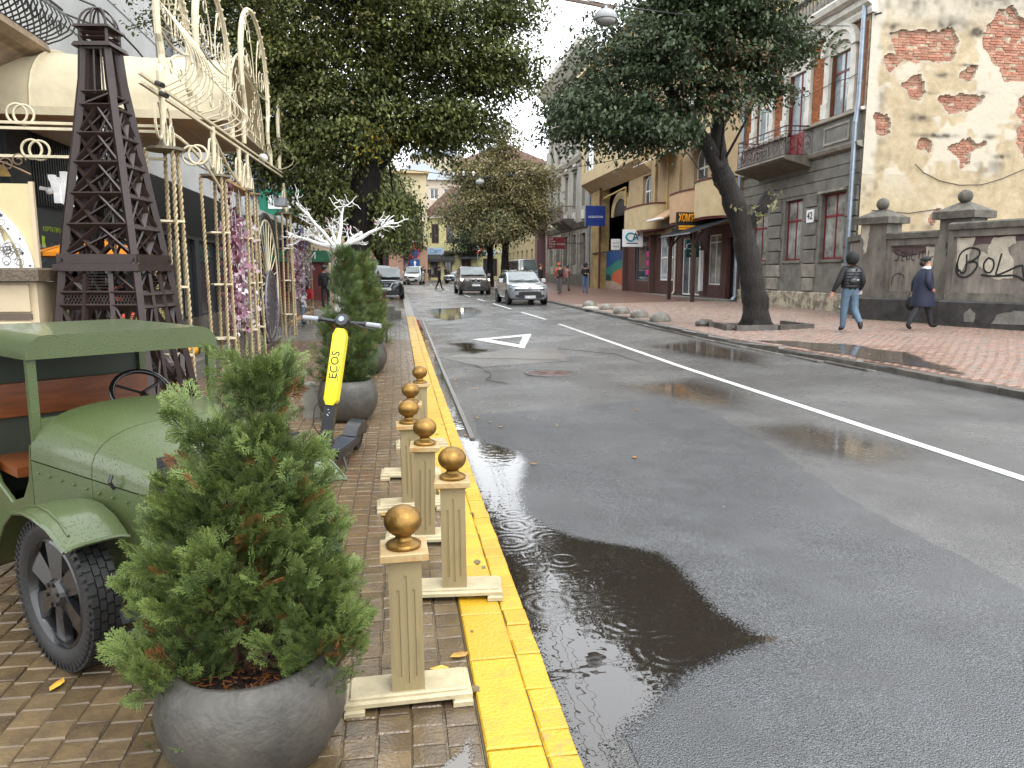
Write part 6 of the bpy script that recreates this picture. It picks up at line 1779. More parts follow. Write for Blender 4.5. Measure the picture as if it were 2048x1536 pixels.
def mum(label, c, r, m, zs=1.0, n=420, pot=True):
    o = thing('chrysanthemum', label, 'plant', (c[0], c[1], c[2]), 0, 'potted chrysanthemums on the steps')
    vs, fs, ts = [], [], []
    for k in range(n):
        d = Vector((rng.gauss(0, 1), rng.gauss(0, 1), abs(rng.gauss(0, 1)) + .05)).normalized() * r * rng.uniform(.8, 1.05)
        p = Vector((d.x, d.y, d.z * zs + .16)); s_ = rng.uniform(.018, .032)
        a = Vector((rng.gauss(0, 1), rng.gauss(0, 1), rng.gauss(0, 1))).normalized(); nrm = (d.normalized() + a * .5).normalized()
        u = nrm.orthogonal().normalized(); w = nrm.cross(u)
        b = len(vs)
        vs.append(tuple(p + nrm * s_ * .5)); vs += [tuple(p + (u * math.cos(t) + w * math.sin(t)) * s_) for t in [2*math.pi*j/5 for j in range(5)]]
        fs += [(b, b + 1 + j, b + 1 + (j + 1) % 5) for j in range(5)]; ts += [rng.random()] * 6
    link(bpy.data.objects.new('blooms', np_mesh('blooms', vs, np.array(fs), m, tint=ts)), o)
    MB().lathe([(.001, .14), (r * .8, .16), (r * .92, .22), (r * .7, .17 + r * .7 * zs), (.001, .16 + r * .9 * zs)], 10).build('leaves', m_mumg, o, world=False)
    MB().lathe([(.09, 0), (.13, .18), (.115, .18), (.1, .14)], 12).build('pot', mat('brown_pot', '#5a3a2a', .5), o, world=False)
mum('big rust red chrysanthemum on the top step behind the pergola', (-4.15, 11.95, .85), .38, m_mumr, .8, 700)
mum('second rust red chrysanthemum beside the biggest one', (-4.3, 12.75, .85), .34, m_mumr, .8, 500)
mum('olive brown leafy chrysanthemum under the rust red ones', (-3.65, 12.0, .55), .3, m_mumg, 1.0, 450)
mum('orange red chrysanthemum in bloom on the middle step near the tower', (-3.75, 11.35, .55), .27, m_mumo, .9, 420)
mum('dry straw coloured chrysanthemum on the lowest step', (-3.15, 12.15, .28), .24, mat('straw_blooms', '#8f6a33', .6, tintcol='#6b5a2c', scale=20), 1.0, 300)
def pumpkin(label, c, r, m):
    o = thing('pumpkin', label, 'pumpkin', c, 0, 'pumpkins on the steps')
    rings = []
    for i in range(9):
        t = math.pi * i / 8
        rings.append([(r * math.sin(t) * (1 + .07 * abs(math.cos(5 * a / 2 * 2))) * math.cos(a) + 1e-4 * math.cos(a), r * math.sin(t) * (1 + .07 * abs(math.cos(5 * a))) * math.sin(a) + 1e-4 * math.sin(a), r * .8 - r * .8 * math.cos(t)) for a in [2*math.pi*j/20 for j in range(20)]])
    MB().loft(rings).build('flesh', m, o, True, False)
    MB().tube([(0, 0, r * 1.55), (.01, 0, r * 1.85), (.03, 0, r * 1.95)], r * .12, 5).build('stalk', mat('dry_stalk', '#7a6a3a', .6), o, world=False)
pumpkin('yellow pumpkin on the step beside the garland', (-3.1, 11.75, .28), .12, mat('yellow_pumpkin', '#d99a1c', .4))
pumpkin('small orange pumpkin on the step behind the rod posts', (-3.5, 11.12, .55), .1, mat('orange_pumpkin', '#cf6a3a', .4))

# ---- white contorted tree
m_wt = mat('white_painted_bark', (.72, .72, .70), .5, var=.06, scale=10, bump=.4, bscale=25)
WT = thing('white_tree', 'white painted corkscrew tree ornament with bare twisted branches', 'tree', (-1.08, 14.2, 0))
WT['kind'] = 'thing'
trunk, twig = MB(), MB()
def grow(p, d, L, r, lev, mb):
    pts = [Vector(p)]; d = Vector(d).normalized()
    n = max(5, int(L / .07)); ph = rng.uniform(0, 6.28)
    u = d.orthogonal().normalized(); w = d.cross(u)
    wob_ = [.02, .13, .3, .45][lev]
    for k in range(n):
        ph += rng.uniform(.5, 1.1) * (1 + lev * .35)
        dd = (d + (u * math.cos(ph) + w * math.sin(ph)) * wob_ + Vector((0, 0, .06 - .02 * lev))).normalized()
        pts.append(pts[-1] + dd * (L / n))
        d = (d + (u * math.cos(ph) + w * math.sin(ph)) * wob_ * .35).normalized()
    mb.tube(pts, [r * (1 - .62 * k / n) + .003 for k in range(n + 1)], 7 if lev < 2 else 5 if lev == 2 else 4)
    return pts
tp = [(-1.08, 14.2, 0), (-1.09, 14.2, .6), (-1.05, 14.2, 1.3), (-1.08, 14.2, 1.75), (-1.06, 14.2, 2.02)]
trunk.tube(tp, [.14, .115, .105, .11, .13], 12)
mains = [((-.9, .1, .22), .95, .045), ((-.5, -.2, .62), 1.1, .038), ((.16, .1, .9), .85, .038), ((.85, -.1, .36), 1.15, .045), ((-.2, .6, .4), .7, .05), ((.4, .5, .4), .7, .05), ((-.7, .4, .3), .7, .05)]
for d, L, r in mains:
    pts = grow((-1.06, 14.2, 1.93), d, L, r, 1, trunk)
    for k in range(6):
        i = rng.randrange(len(pts) // 3, len(pts) - 1)
        dd = Vector(d).normalized() + Vector((rng.gauss(0, .7), rng.gauss(0, .6), rng.gauss(.2, .5)))
        p2 = grow(pts[i], dd, rng.uniform(.22, .45), r * .26, 2, twig)
        for j in range(3):
            i2 = rng.randrange(2, len(p2) - 1)
            grow(p2[i2], Vector((rng.gauss(0, 1), rng.gauss(0, 1), rng.gauss(.3, .8))), rng.uniform(.12, .28), .0055, 3, twig)
trunk.build('trunk', m_wt, WT, smooth=True); twig.build('twigs', m_wt, WT, smooth=True)
for (x, y, z, k) in ((-.35, 14.1, 2.42, 2), (-.28, 14.15, 2.2, 3), (-.85, 14.1, 2.32, 2), (-1.25, 14, 2.45, 2), (-.7, 14.0, 2.25, 2)):
    inst(bms[k], 'butterfly', WT, (x + 1.08, y - 14.2, z), (rng.uniform(-.9, .9), rng.uniform(-.9, .9), rng.uniform(0, 6)), (.8, .8, .8))

# ---- houses further along the near side
m_blu2 = mat('blue_frame', '#1f4a86', .4, var=.05); m_bglass = glass('blue_glass', (.06, .12, .22), .05, .2)
LB = thing('blue_window_house', 'pale office house with curved blue glazed bays past the black shop', 'house', (XL, 34, .2))
facade(MB(), XL, -1, 34.1, 56, .1, 14, [(36, 40, 4.9, 6.8), (41.5, 46.5, 4.9, 6.8), (48, 54, 4.9, 6.8), (36, 40, 8.6, 10.5), (41.5, 46.5, 8.6, 10.5), (48, 54, 8.6, 10.5), (35, 39.5, .3, 3.4), (40.5, 45, .3, 3.4), (46, 50.5, .3, 3.4), (51.5, 55, .3, 3.4)], .3).build('wall', mat('pale_office_wall', '#b5bdc4', .6, var=.06, scale=1), LB)
MB().box(XL - 8, XL - .3, 34.1, 56, .1, 13.9).build('core', m_lwall, LB)
for a, b in ((36, 40), (41.5, 46.5), (48, 54)):
    for z in (4.9, 8.6): win(LB, -1, XL + .05, a, b, z, z + 1.9, m_blu2, m_bglass, 4, .0, .1)
for a, b in ((35, 39.5), (40.5, 45), (46, 50.5), (51.5, 55)): win(LB, -1, XL - .05, a, b, .3, 3.4, m_blu2, m_dglass, 3, .8, .1, name='shop_window')
MB().prism([(XL, 4.4), (XL + .8, 4.2), (XL + .8, 4.0), (XL, 4.0)], 34.1, 56, 'y').build('ledge', m_lwall, LB)
simple_house('brown_shop_house', 'brown brick shop house with pale upper floors further down the near side', XL, -1, 56.1, 74, 15, mat('tan_upper', '#a9987c', .8, var=.1), [(1.0, 3.6), (5.6, 8.2), (9.6, 12.2)], m_brownf, base=m_brn, z0=.4)
simple_house('cream_balcony_house', 'cream house with stacked balconies at the far end of the near side', XL - 1, -1, 74.1, 97, 19, mat('cream_render', '#bdae8d', .8, var=.1), [(1.0, 3.6), (5.6, 8.2), (9.6, 12.2), (13.4, 16)], m_white, base=m_gdk, z0=.5)
gs = sign_board('green_sign', 'green and white hanging shop sign behind the white tree branches', -6.3, -4.2, 37, 4.2, 5.4, mat('green_board', '#1f7a5f', .5, var=.1)); MB().box(-5.9, -4.6, 36.97, 37, 4.5, 5.1).build('lettering_band', m_wht, gs)
text('lettering', 'АПТЕКА', .38, mat('green_print', '#176b4f', .5, var=0, bump=0), gs, (-5.25, 36.96, 4.8), FACE_NY, .004)
bs = sign_board('pawnshop_sign', 'blue and white shop sign low between the garland and the white tree', -6.3, -4.9, 44, 2.7, 4.0, mat('royal_blue_board', '#1c2f7e', .5, var=.1))
text('lettering', 'КАВА', .4, m_wht, bs, (-5.6, 43.97, 3.6), FACE_NY, .004); text('lettering', 'ХЛІБ', .4, m_wht, bs, (-5.6, 43.97, 3.1), FACE_NY, .004)
ks_ = thing('market_kiosk', 'dark red kiosk with a green striped sign beyond the white tree', 'kiosk', (-5.0, 40, .2))
MB().cbox(-6.2, -3.6, 39, 41, .1, 2.1, .02).build('body', m_trim, ks_); MB().prism([(-6.3, 2.1), (-3.3, 2.1), (-3.5, 2.65), (-6.3, 2.65)], 38.8, 41.2, 'y').build('fascia', mat('kiosk_green', '#2b6a4a', .5), ks_)
text('lettering', 'КВІТИ', .45, m_wht, ks_, (-4.7, 38.77, 2.38), FACE_NY, .01)
win(ks_, 1, -3.6 - .02, 39.3, 40.7, 1.0, 1.9, m_white, m_dglass, 2, 0, .06)
PKk = one(MB().box(-1.1, -.2, 16.4, 16.5, .45, .5).box(-1.05, -1.0, 16.4, 16.5, 0, .45).box(-.3, -.25, 16.4, 16.5, 0, .45).box(-1.6, -.6, 16.9, 17.3, .42, .47), 'street_bench', mat('dark_bench_wood', '#3f3530', .4), 'dark low bench half hidden behind the evergreen bushes', 'bench', at=(-.8, 16.5, 0))
# ------------------------------------------------------------------ posts with gilded balls
m_gold = mat('gilded_wood', '#8b6a34', .36, var=.22, scale=14, bump=.15, metal=.7, bscale=120)
m_post_c = mat('cream_post_paint', '#8d7f5e', .45, col2='#746848', contrast=(.5, .85), scale=6, bump=.12, bscale=90, stretch=(3, 3, .5))
m_base_c = mat('cream_base_paint', '#b0a484', .45, col2='#8a7f62', scale=9, bump=.2, bscale=70, contrast=(.4, .8))
m_capw = mat('worn_post_cap', '#a07a48', .45, col2='#b3a27a', scale=16, bump=.2)
def post_mesh():
    mb = MB()
    c, h0, h1 = .0525, .052, .535
    mb.box(-c, c, -c, c, h0, h1)
    t = .0045
    sl = [(-.0265, .105, .425), (0, .08, .475), (.0265, .105, .425)]; w = .0055
    pieces = []
    xs = [-c] + [v for s in sl for v in (s[0] - w, s[0] + w)] + [c]
    for k in range(0, 8, 2): pieces.append((xs[k], xs[k + 1], h0, h1))
    for x, a, b in sl: pieces += [(x - w, x + w, h0, a), (x - w, x + w, b, h1)]
    for q in range(4):
        ca, sa = [(1, 0), (0, 1), (-1, 0), (0, -1)][q]
        for (x0, x1, a, b) in pieces:
            s0 = len(mb.v)
            if x0 == -c: x0 = -c - t
            if x1 == c: x1 = c + (0 if q % 2 else t)
            if q % 2: x0, x1 = max(x0, -c), min(x1, c)
            mb.box(x0, x1, -c - t, -c + .0003, a + .0004, b - .0004 if b == h1 else b)
            for i in range(s0, len(mb.v)):
                x, y, z = mb.v[i]; mb.v[i] = (x * ca - y * sa, x * sa + y * ca, z)
    return mb.mesh('shaft', m_post_c)
pm_shaft = post_mesh()
b_ = MB().cbox(-.222, .222, -.088, .088, .022, .044, .008); b_.cbox(-.205, .205, -.072, .072, .0442, .054, .006)
pm_base = b_.mesh('base', m_base_c)
pm_foot = MB().cbox(-.035, .035, -.105, .105, 0, .0225, .006).mesh('foot', m_base_c)
b_ = MB().cbox(-.082, .082, -.082, .082, .536, .562, .003); b_.frustum(-.062, .062, -.062, .062, .526, .5355, -.012)
pm_cap = b_.mesh('cap', [m_capw])
prof = [(.0, .562), (.060, .5625), (.062, .573), (.055, .579), (.034, .588), (.026, .598), (.030, .606)]
for k in range(1, 14):
    a = -math.pi/2 + math.pi * k / 14
    if a > -1.05: prof.append((.0655 * math.cos(a), .655 + .055 * math.sin(a)))
prof.append((.0, .710))
pm_ball = MB().lathe(prof, 28).mesh('ball', m_gold, True)
plist = [(.005, 2.53, 1.5, 'nearest cream fluted post with a gilded ball, in the very front beside the yellow kerb'), (.235, 3.38, -5, 'second cream fluted post whose foot stands on the yellow kerb'),
         (.12, 4.12, -3, 'third cream fluted post from the front of the kerb row'), (.055, 4.74, 2, 'fourth cream fluted post from the front of the kerb row'),
         (.065, 5.5, -2, 'fifth gilded post from the front, mostly hidden by the fourth'), (.17, 6.5, 2, 'farthest and smallest of the gilded posts along the yellow kerb')]
for x, y, a, lb in plist:
    r_ = thing('barrier_post', lb, 'post', (x, y, 0.001), R(a), 'cream posts with gilded balls along the yellow kerb')
    for me, nm in ((pm_shaft, 'shaft'), (pm_base, 'base'), (pm_cap, 'cap'), (pm_ball, 'ball')): inst(me, nm, r_)
    for s in (-1, 1): inst(pm_foot, 'foot', r_, (s * .187, 0, 0))
    r_.rotation_euler = (R(rng.uniform(-.8, .8)), R(rng.uniform(-.8, .8)), R(a))

# ------------------------------------------------------------------ planters and evergreens
m_pot = mat('grey_concrete_pot', '#504d46', .5, col2='#2b2926', scale=5, bump=.35, bscale=60, rvar=.12, detail=9)
m_soil = mat('dark_bark_soil', '#2f211a', .6, var=.4, scale=30, bump=1, bscale=40, bdist=.03)
m_needle = mat('thuja_green', '#1f3217', .5, var=.0, bump=0, tintcol='#83964f', spec=.4)
m_needle2 = mat('thuja_deep_green', '#293d1f', .5, var=.0, bump=0, tintcol='#66793f', spec=.4)
m_dead = mat('dead_thuja', '#6a3f1d', .6, var=0, bump=0, tintcol='#8a5a2c')
m_twig = mat('thuja_stem', '#4a3324', .7, bump=.3)

def spray_template(nb, nt):
    """flat fan of scale leaves: diamonds along an axis (x-z plane, y thickness by bend)"""
    v, f, t = [], [], []
    def dia(p, d, L, w, tip):
        n = (-d[1], d[0]); b = len(v)
        bend = rng.uniform(-.03, .03)
        v.extend([(p[0], 0 + bend, p[1]), (p[0] + d[0]*L*.45 + n[0]*w, bend, p[1] + d[1]*L*.45 + n[1]*w), (p[0] + d[0]*L, bend * 2, p[1] + d[1]*L), (p[0] + d[0]*L*.45 - n[0]*w, bend, p[1] + d[1]*L*.45 - n[1]*w)])
        f.append((b, b+1, b+2, b+3)); t.extend([tip * .5, tip * .7, tip, tip * .7])
    dia((0, 0), (0, 1), .62, .02, .3); dia((0, .5), (0, 1), .5, .02, .9)
    for k in range(nb):
        z = .12 + .74 * k / nb; s = 1 if k % 2 else -1
        L = .5 * (1 - .62 * k / nb) * rng.uniform(.85, 1.15)
        a = R(38 + rng.uniform(-8, 8)); d = (s * math.sin(a), math.cos(a))
        dia((0, z), d, L, .02, .8)
        for j in range(nt):
            q = .3 + .6 * j / nt; s2 = 1 if j % 2 else -1
            p = (d[0] * L * q, z + d[1] * L * q)
            a2 = math.atan2(d[0], d[1]) + s2 * R(36); dia(p, (math.sin(a2), math.cos(a2)), L * .42 * (1.2 - q * .6), .018, .95)
    return np.array(v), np.array(f), np.array(t)
def conifer(label, base, lobes, n, size, m, nb, nt, pot=None, seed=1, dead=.12, group='potted evergreens along the kerb'):
    """lobes: (x, y, z0, z1, r0, r1, weight): cones of foliage relative to the foot"""
    r_ = np.random.default_rng(seed)
    root = thing('potted_thuja', label, 'shrub', base, 0, group)
    temps = [spray_template(nb, nt) for _ in range(4)]
    W_ = np.array([l[6] for l in lobes], float); W_ /= W_.sum()
    parts = {0: [], 1: []}
    clump = None
    for k in range(n):
        x0, y0, z0, z1, r0, r1, _ = lobes[r_.choice(len(lobes), p=W_)]
        t = r_.random() ** 1.25
        z = z0 + (z1 - z0) * t
        rad = (r0 + (r1 - r0) * t) * (0.9 + .2 * math.sin(z * 31 + x0 * 9)) * (min(1, .55 + t * 4))
        a = r_.uniform(0, 2 * math.pi); u = r_.random() ** .42
        rad *= 1 + .22 * math.sin(3 * a + z * 9)
        ox, oy = math.cos(a), math.sin(a)
        p = np.array([x0 + ox * rad * u, y0 + oy * rad * u, z])
        if k % 26 == 0: clump = (p, np.array([ox, oy, .9]), r_.normal(0, .25), u)
        c0, cd, ct, u = clump
        q = r_.random(); side_ = r_.normal(0, 1, 3)
        p = c0 + cd * (q - .45) * size * 1.5 + side_ * size * .42 * (1.1 - q)
        ox, oy = cd[0] + side_[0] * .5, cd[1] + side_[1] * .5
        d = np.array([ox * (.55 + .5 * (1 - t)), oy * (.55 + .5 * (1 - t)), .75 + .6 * t]) + r_.normal(0, .28, 3)
        d /= np.linalg.norm(d)
        side = np.cross(d, np.array([ox, oy, 0]) + r_.normal(0, .6, 3)); side /= np.linalg.norm(side)
        nn = np.cross(side, d)
        s = size * r_.uniform(.65, 1.25)
        M = np.stack([side, nn, d], 1) * s
        isdead = 1 if (u < .7 and r_.random() < dead * 2.2) or r_.random() < dead * .1 else 0
        if isdead: M = M @ np.diag([1, 1, 1]); p = p + np.array([0, 0, -.02])
        parts[isdead].append((M, p, r_.integers(4), np.clip(r_.normal(.42, .2) + ct + (q - .5) * .5, 0, 1)))
    for dd, lst in parts.items():
        if not lst: continue
        V, Fc, T, off = [], [], [], 0
        for M, p, ti, tint in lst:
            tv, tf, tt = temps[ti]
            V.append(tv @ M.T + p); Fc.append(tf + off); T.append(np.clip(tt ** 2 * .95 * (.35 + tint) + tint * .12, 0, 1)); off += len(tv)
        me = np_mesh('foliage', np.concatenate(V), np.concatenate(Fc), m_dead if dd else m, tint=np.concatenate(T))
        link(bpy.data.objects.new('dead_foliage' if dd else 'foliage', me), root)
    mb = MB()
    zb = .26 if pot else 0
    for (x0, y0, z0, z1, r0, r1, w) in lobes:
        top = Vector((x0, y0, z0 + (z1 - z0) * .85)); b0 = Vector((rng.uniform(-.05, .05), rng.uniform(-.05, .05), zb))
        mid = b0.lerp(top, .5) + Vector((rng.uniform(-.04, .04), rng.uniform(-.04, .04), -.05))
        mb.tube([b0, mid, top], [.014, .009, .003], 5)
        for k in range(16):
            t = rng.uniform(.15, .9); c = b0.lerp(top, t); a = rng.uniform(0, 6.28); rr = (r0 + (r1 - r0) * t) * .9
            mb.tube([c, c + Vector((math.cos(a) * rr * .5, math.sin(a) * rr * .5, .0)), c + Vector((math.cos(a) * rr, math.sin(a) * rr, .07))], [.005, .004, .002], 4)
    mb.build('stems', m_twig, root, world=False)
    if pot:
        R0, Hh = pot
        pr = [(R0 * .55, 0), (R0 * .8, Hh * .12), (R0 * .97, Hh * .38), (R0 * 1.0, Hh * .6), (R0 * .93, Hh * .85), (R0 * .82, Hh), (R0 * .78, Hh * 1.01), (R0 * .72, Hh * .97), (R0 * .72, Hh * .8)]
        b = MB().lathe(pr, 40); b.build('pot', m_pot, root, True, False)
        b = MB(); nseg = 24
        b.v.append((0, 0, Hh * .86))
        for i in range(1, 5):
            for j in range(nseg):
                a = 2*math.pi*j/nseg; rr = R0 * .74 * i / 4
                b.v.append((rr * math.cos(a), rr * math.sin(a), Hh * .86 + rng.uniform(-.012, .012)))
        for j in range(nseg): b.f.append((0, 1 + j, 1 + (j + 1) % nseg)); b.m.append(0)
        for i in range(3):
            for j in range(nseg):
                p_, q_ = 1 + i * nseg + j, 1 + i * nseg + (j + 1) % nseg
                b.f.append((p_, p_ + nseg, q_ + nseg, q_)); b.m.append(0)
        b.build('soil', m_soil, root, True, False)
        b = MB()
        for k in range(260):
            a, rr = rng.uniform(0, 6.28), R0 * .7 * math.sqrt(rng.random()); a2 = rng.uniform(0, 6.28); L = rng.uniform(.012, .03)
            x, y, z = rr * math.cos(a), rr * math.sin(a), Hh * .88 + rng.uniform(-.002, .012)
            b.bar((x, y, z), (x + L * math.cos(a2), y + L * math.sin(a2), z + rng.uniform(-.004, .01)), .004, .002)
        tag(b.build('bark_litter', m_dead, root, world=False), kind='stuff')
    return root
conifer('big bushy thuja in a round concrete pot filling the front left', (-.475, 2.27, 0),
        [(.06, .03, .58, 1.2, .15, .02, 5), (-.10, .03, .5, 1.06, .14, .03, 3), (.09, -.01, .54, .92, .15, .05, 3.0), (-.02, -.08, .56, .92, .17, .06, 3.2), (-.10, -.03, .48, .82, .16, .08, 3.0),
         (.15, .02, .40, .70, .13, .06, 2.6), (.02, .18, .4, .9, .18, .07, 2), (-.18, -.03, .28, .62, .11, .07, 2.0), (.21, -.04, .30, .58, .10, .07, 2.0), (-.20, -.09, .16, .34, .05, .09, .8)],
        6400, .085, m_needle, 11, 5, (.285, .345), 3, .045)
conifer('tall cone shaped thuja in a grey pot behind the electric scooter', (-.54, 7.85, 0),
        [(0, 0, .33, 1.70, .27, .01, 5), (.08, .05, .33, 1.2, .22, .06, 2), (-.08, 0, .33, 1.05, .22, .08, 2)], 4600, .10, m_needle2, 8, 2, (.31, .42), 5, .06)
conifer('paler evergreen bush close behind the tall cone shaped thuja', (-.53, 11.6, 0),
        [(0, 0, .4, 1.7, .28, .04, 4), (.08, 0, .35, 1.35, .25, .08, 2)], 2600, .13, m_needle, 7, 2, (.34, .45), 8, .03)
conifer('farthest evergreen bush of the kerb row, half hidden by the others', (-.66, 15.4, 0),
        [(0, 0, .4, 1.7, .28, .05, 4), (.1, 0, .35, 1.3, .24, .08, 2)], 1800, .16, m_needle, 6, 1, (.36, .48), 9, .02)
one(MB().cbox(-1.02, -.84, 8.0, 8.2, 0, .36, .012), 'stone_bollard', m_conc, 'low square grey stone block beside the pot of the tall thuja', 'block', at=(-.93, 8.1, 0))

# ------------------------------------------------------------------ brick pillar with lantern
LP = thing('lantern_pillar', 'low brick pillar carrying a black lantern beside the parked dark car', 'lantern', (-.62, 24.2, G(24)), 0)
m_pb = mat('brown_brick', '#6e4638', .7, var=.2, rand=.15, bump=.4)
pb = MB().cbox(-.11, .11, -.05, .05, -.03, .03, .004).mesh('brick', m_pb)
MB().box(-.21, .21, -.21, .21, 0, .82).build('core', m_obed, LP, world=False)
for r in range(11):
    z = .04 + r * .075
    for k in range(4):
        for u in (-.115, .115):
            o = u + (.06 if r % 2 else -.0) * (1 if u < 0 else -1) * .0
            x, y = rot4(o, -.185, k)
            inst(pb, 'brick', LP, (x, y, z), (0, 0, k * math.pi / 2), (.98, 1, 1))
MB().cbox(-.28, .28, -.28, .28, .86, .93, .02).build('cap', m_conc, LP, world=False)
mb = MB().lathe([(.12, .93), (.05, .97), (.03, 1.05), (.06, 1.06), (.07, 1.08)], 10)
for k in range(4):
    a = k * math.pi / 2 + .78; mb.bar((.07 * math.cos(a), .07 * math.sin(a), 1.08), (.13 * math.cos(a), .13 * math.sin(a), 1.3), .016)
mb.lathe([(.16, 1.3), (.15, 1.33), (.08, 1.4), (.03, 1.43), (.04, 1.47), (.0, 1.53)], 8); mb.build('lantern_frame', m_iron, LP, world=False)
MB().lathe([(.055, 1.085), (.11, 1.29)], 8).build('lantern_glass', m_curt, LP, world=False)
one(MB().cbox(-.4, -.12, 23.6, 24.0, 0, .55, .04).cbox(-.15, .08, 23.9, 24.3, 0, .4, .05), 'stone_block', m_conc, 'rough grey stone blocks beside the lantern pillar', 'stone', at=(-.2, 24, .1))

# ------------------------------------------------------------------ vintage truck
def wet_paint(name, col, drops=True):
    m = mat(name, col, .33, var=.05, scale=3, bump=0, coat=.35, spec=.4)
    n, l = m.node_tree.nodes, m.node_tree.links
    b = n['Principled BSDF']
    geo = n.new('ShaderNodeNewGeometry')
    vo = n.new('ShaderNodeTexVoronoi'); vo.inputs['Scale'].default_value = 120; vo.inputs['Randomness'].default_value = 1
    l.new(geo.outputs['Position'], vo.inputs['Vector'])
    sz = n.new('ShaderNodeSeparateColor'); l.new(vo.outputs['Color'], sz.inputs[0])
    th_ = n.new('ShaderNodeMapRange'); th_.inputs[3].default_value = .05; th_.inputs[4].default_value = .42; l.new(sz.outputs[0], th_.inputs[0])
    dv = n.new('ShaderNodeMath'); dv.operation = 'DIVIDE'; l.new(vo.outputs['Distance'], dv.inputs[0]); l.new(th_.outputs[0], dv.inputs[1])
    mr = n.new('ShaderNodeMapRange'); mr.interpolation_type = 'SMOOTHSTEP'; mr.inputs[1].default_value = .35; mr.inputs[2].default_value = 1.0; mr.inputs[3].default_value = 1; mr.inputs[4].default_value = 0
    l.new(dv.outputs[0], mr.inputs[0])
    bp = n.new('ShaderNodeBump'); bp.inputs['Strength'].default_value = .8; bp.inputs['Distance'].default_value = .003
    l.new(mr.outputs[0], bp.inputs['Height']); l.new(bp.outputs[0], b.inputs['Normal']); l.new(bp.outputs[0], b.inputs['Coat Normal'])
    rr = n.new('ShaderNodeMapRange'); rr.inputs[3].default_value = .36; rr.inputs[4].default_value = .05
    l.new(mr.outputs[0], rr.inputs[0]); l.new(rr.outputs[0], b.inputs['Roughness'])
    return m
m_green = wet_paint('wet_green_paint', '#465230')
m_gin = mat('inner_green', '#2c3324', .6)
m_seat = mat('varnished_plank', '#6e3c1c', .3, var=.2, stretch=(1, 1, 8), bump=.1)
m_rub = mat('tyre_rubber', '#1d1d1d', .55, var=.15, scale=20, bump=.2)
m_rimb = mat('black_gloss_rim', '#1a1a1b', .22, var=.1, coat=.4)
TR = thing('vintage_truck', 'small olive green vintage truck with an open cab, beaded with rain', 'truck', (-.917, 3.304, 0), R(42))
def arcsec(hw_, zb, zt, y, e=2.6, n=16):
    pts = []
    for k in range(n + 1):
        t = math.pi * k / n
        c, s = math.cos(t), math.sin(t)
        pts.append((hw_ * math.copysign(abs(c) ** (2 / e), c), y, zb + (zt - zb) * abs(s) ** (2 / e)))
    return pts
def hood_piece(name, ya, yb):
    rings = []
    for k in range(7):
        y = ya + (yb - ya) * k / 6; u = (y + .38) / .86
        rings.append(arcsec(.335 + .095 * u, .70 + .02 * u, .85 + .085 * math.sin(min(1, u) * 1.57), y, 2.7))
    return MB().loft(rings, caps=True, closed=True).build(name, m_green, TR, 35, False)
hood_piece('cowl', .48, .005); hood_piece('hood', -.001, -.38)
for s in (-1, 1):
    for (ya, yb) in ((.48, .004), (.0, -.36)):
        wa, wb = .335 + .095 * (ya + .38) / .86, .335 + .095 * (yb + .38) / .86
        za, zb_ = .70 + .02 * (ya + .38) / .86 - .006, .70 + .02 * (yb + .38) / .86 - .006
        vs = [(s * wa, ya, .34), (s * wb, yb, .36), (s * wb, yb, zb_), (s * wa, ya, za)]
        vs += [(x - s * .03, y, z) for x, y, z in vs]
        MB().add(vs, [(0, 1, 2, 3), (7, 6, 5, 4), (0, 4, 5, 1), (1, 5, 6, 2), (2, 6, 7, 3), (3, 7, 4, 0)]).build('side_panel', m_green, TR, world=False)
    # cab side with a curved door cut-out
    P = [(.49, .30), (1.28, .30), (1.28, .80), (1.16, .78), (1.08, .66), (.95, .53), (.78, .47), (.62, .52), (.53, .62), (.49, .78)]
    MB().prism(P, s * .43, s * .405, 'x').build('cab_side', m_green, TR, world=False)
    MB().tube([(s * .418, y, z) for y, z in P[2:]], .010, 6).build('door_edge', m_green, TR, world=False)
    # posts
    MB().bar((s * .40, .485, .70), (s * .40, .485, 1.16), .035, .03).build('windscreen_post', m_green, TR, world=False)
    MB().bar((s * .40, 1.24, .70), (s * .40, 1.24, 1.17), .035, .03).build('rear_post', m_green, TR, world=False)
for s in (-1, 1):
    mb = MB()
    for k in range(9): mb.sphere((s * (.345 + .09 * (k * .095 + .02) / .86), -.34 + k * .095, .655 + .002 * k), .006, 6, 4)
    for k in range(6): mb.sphere((s * .4325, .56 + k * .13, .33), .006, 6, 4)
    tag(mb.build('rivets', m_green, TR, world=False), kind='stuff')
    MB().tube([(s * .37, -.18, .70), (s * .385, -.18, .73), (s * .375, -.18, .755)], .007, 6).build('hood_latch', m_rimb, TR, world=False)
MB().box(-.385, .385, .47, .50, .82, .89).build('cowl_strip', m_green, TR, world=False)
# roof: rounded box, front skirt
def rrect(hw_, z0, z1, y, r=.085, n=6):
    pts = [(-hw_, y, z0)]
    for k in range(n + 1):
        t = math.pi - math.pi/2 * k / n; pts.append((-hw_ + r + r * math.cos(t), y, z1 - r + r * math.sin(t)))
    for k in range(n + 1):
        t = math.pi/2 - math.pi/2 * k / n; pts.append((hw_ - r + r * math.cos(t), y, z1 - r + r * math.sin(t)))
    pts.append((hw_, y, z0)); return pts
MB().loft([rrect(.425, 1.145, 1.245, .455), rrect(.43, 1.145, 1.25, .8), rrect(.43, 1.15, 1.25, 1.33)]).build('roof', m_green, TR, 40, False)
MB().box(-.40, .40, 1.25, 1.28, .3, 1.15).build('cab_back', m_gin, TR, world=False)
MB().box(-.385, .385, 1.15, 1.19, .80, .965).build('seat_backrest', m_seat, TR, world=False)
MB().box(-.385, .385, .82, 1.18, .57, .615).build('seat', m_seat, TR, world=False)
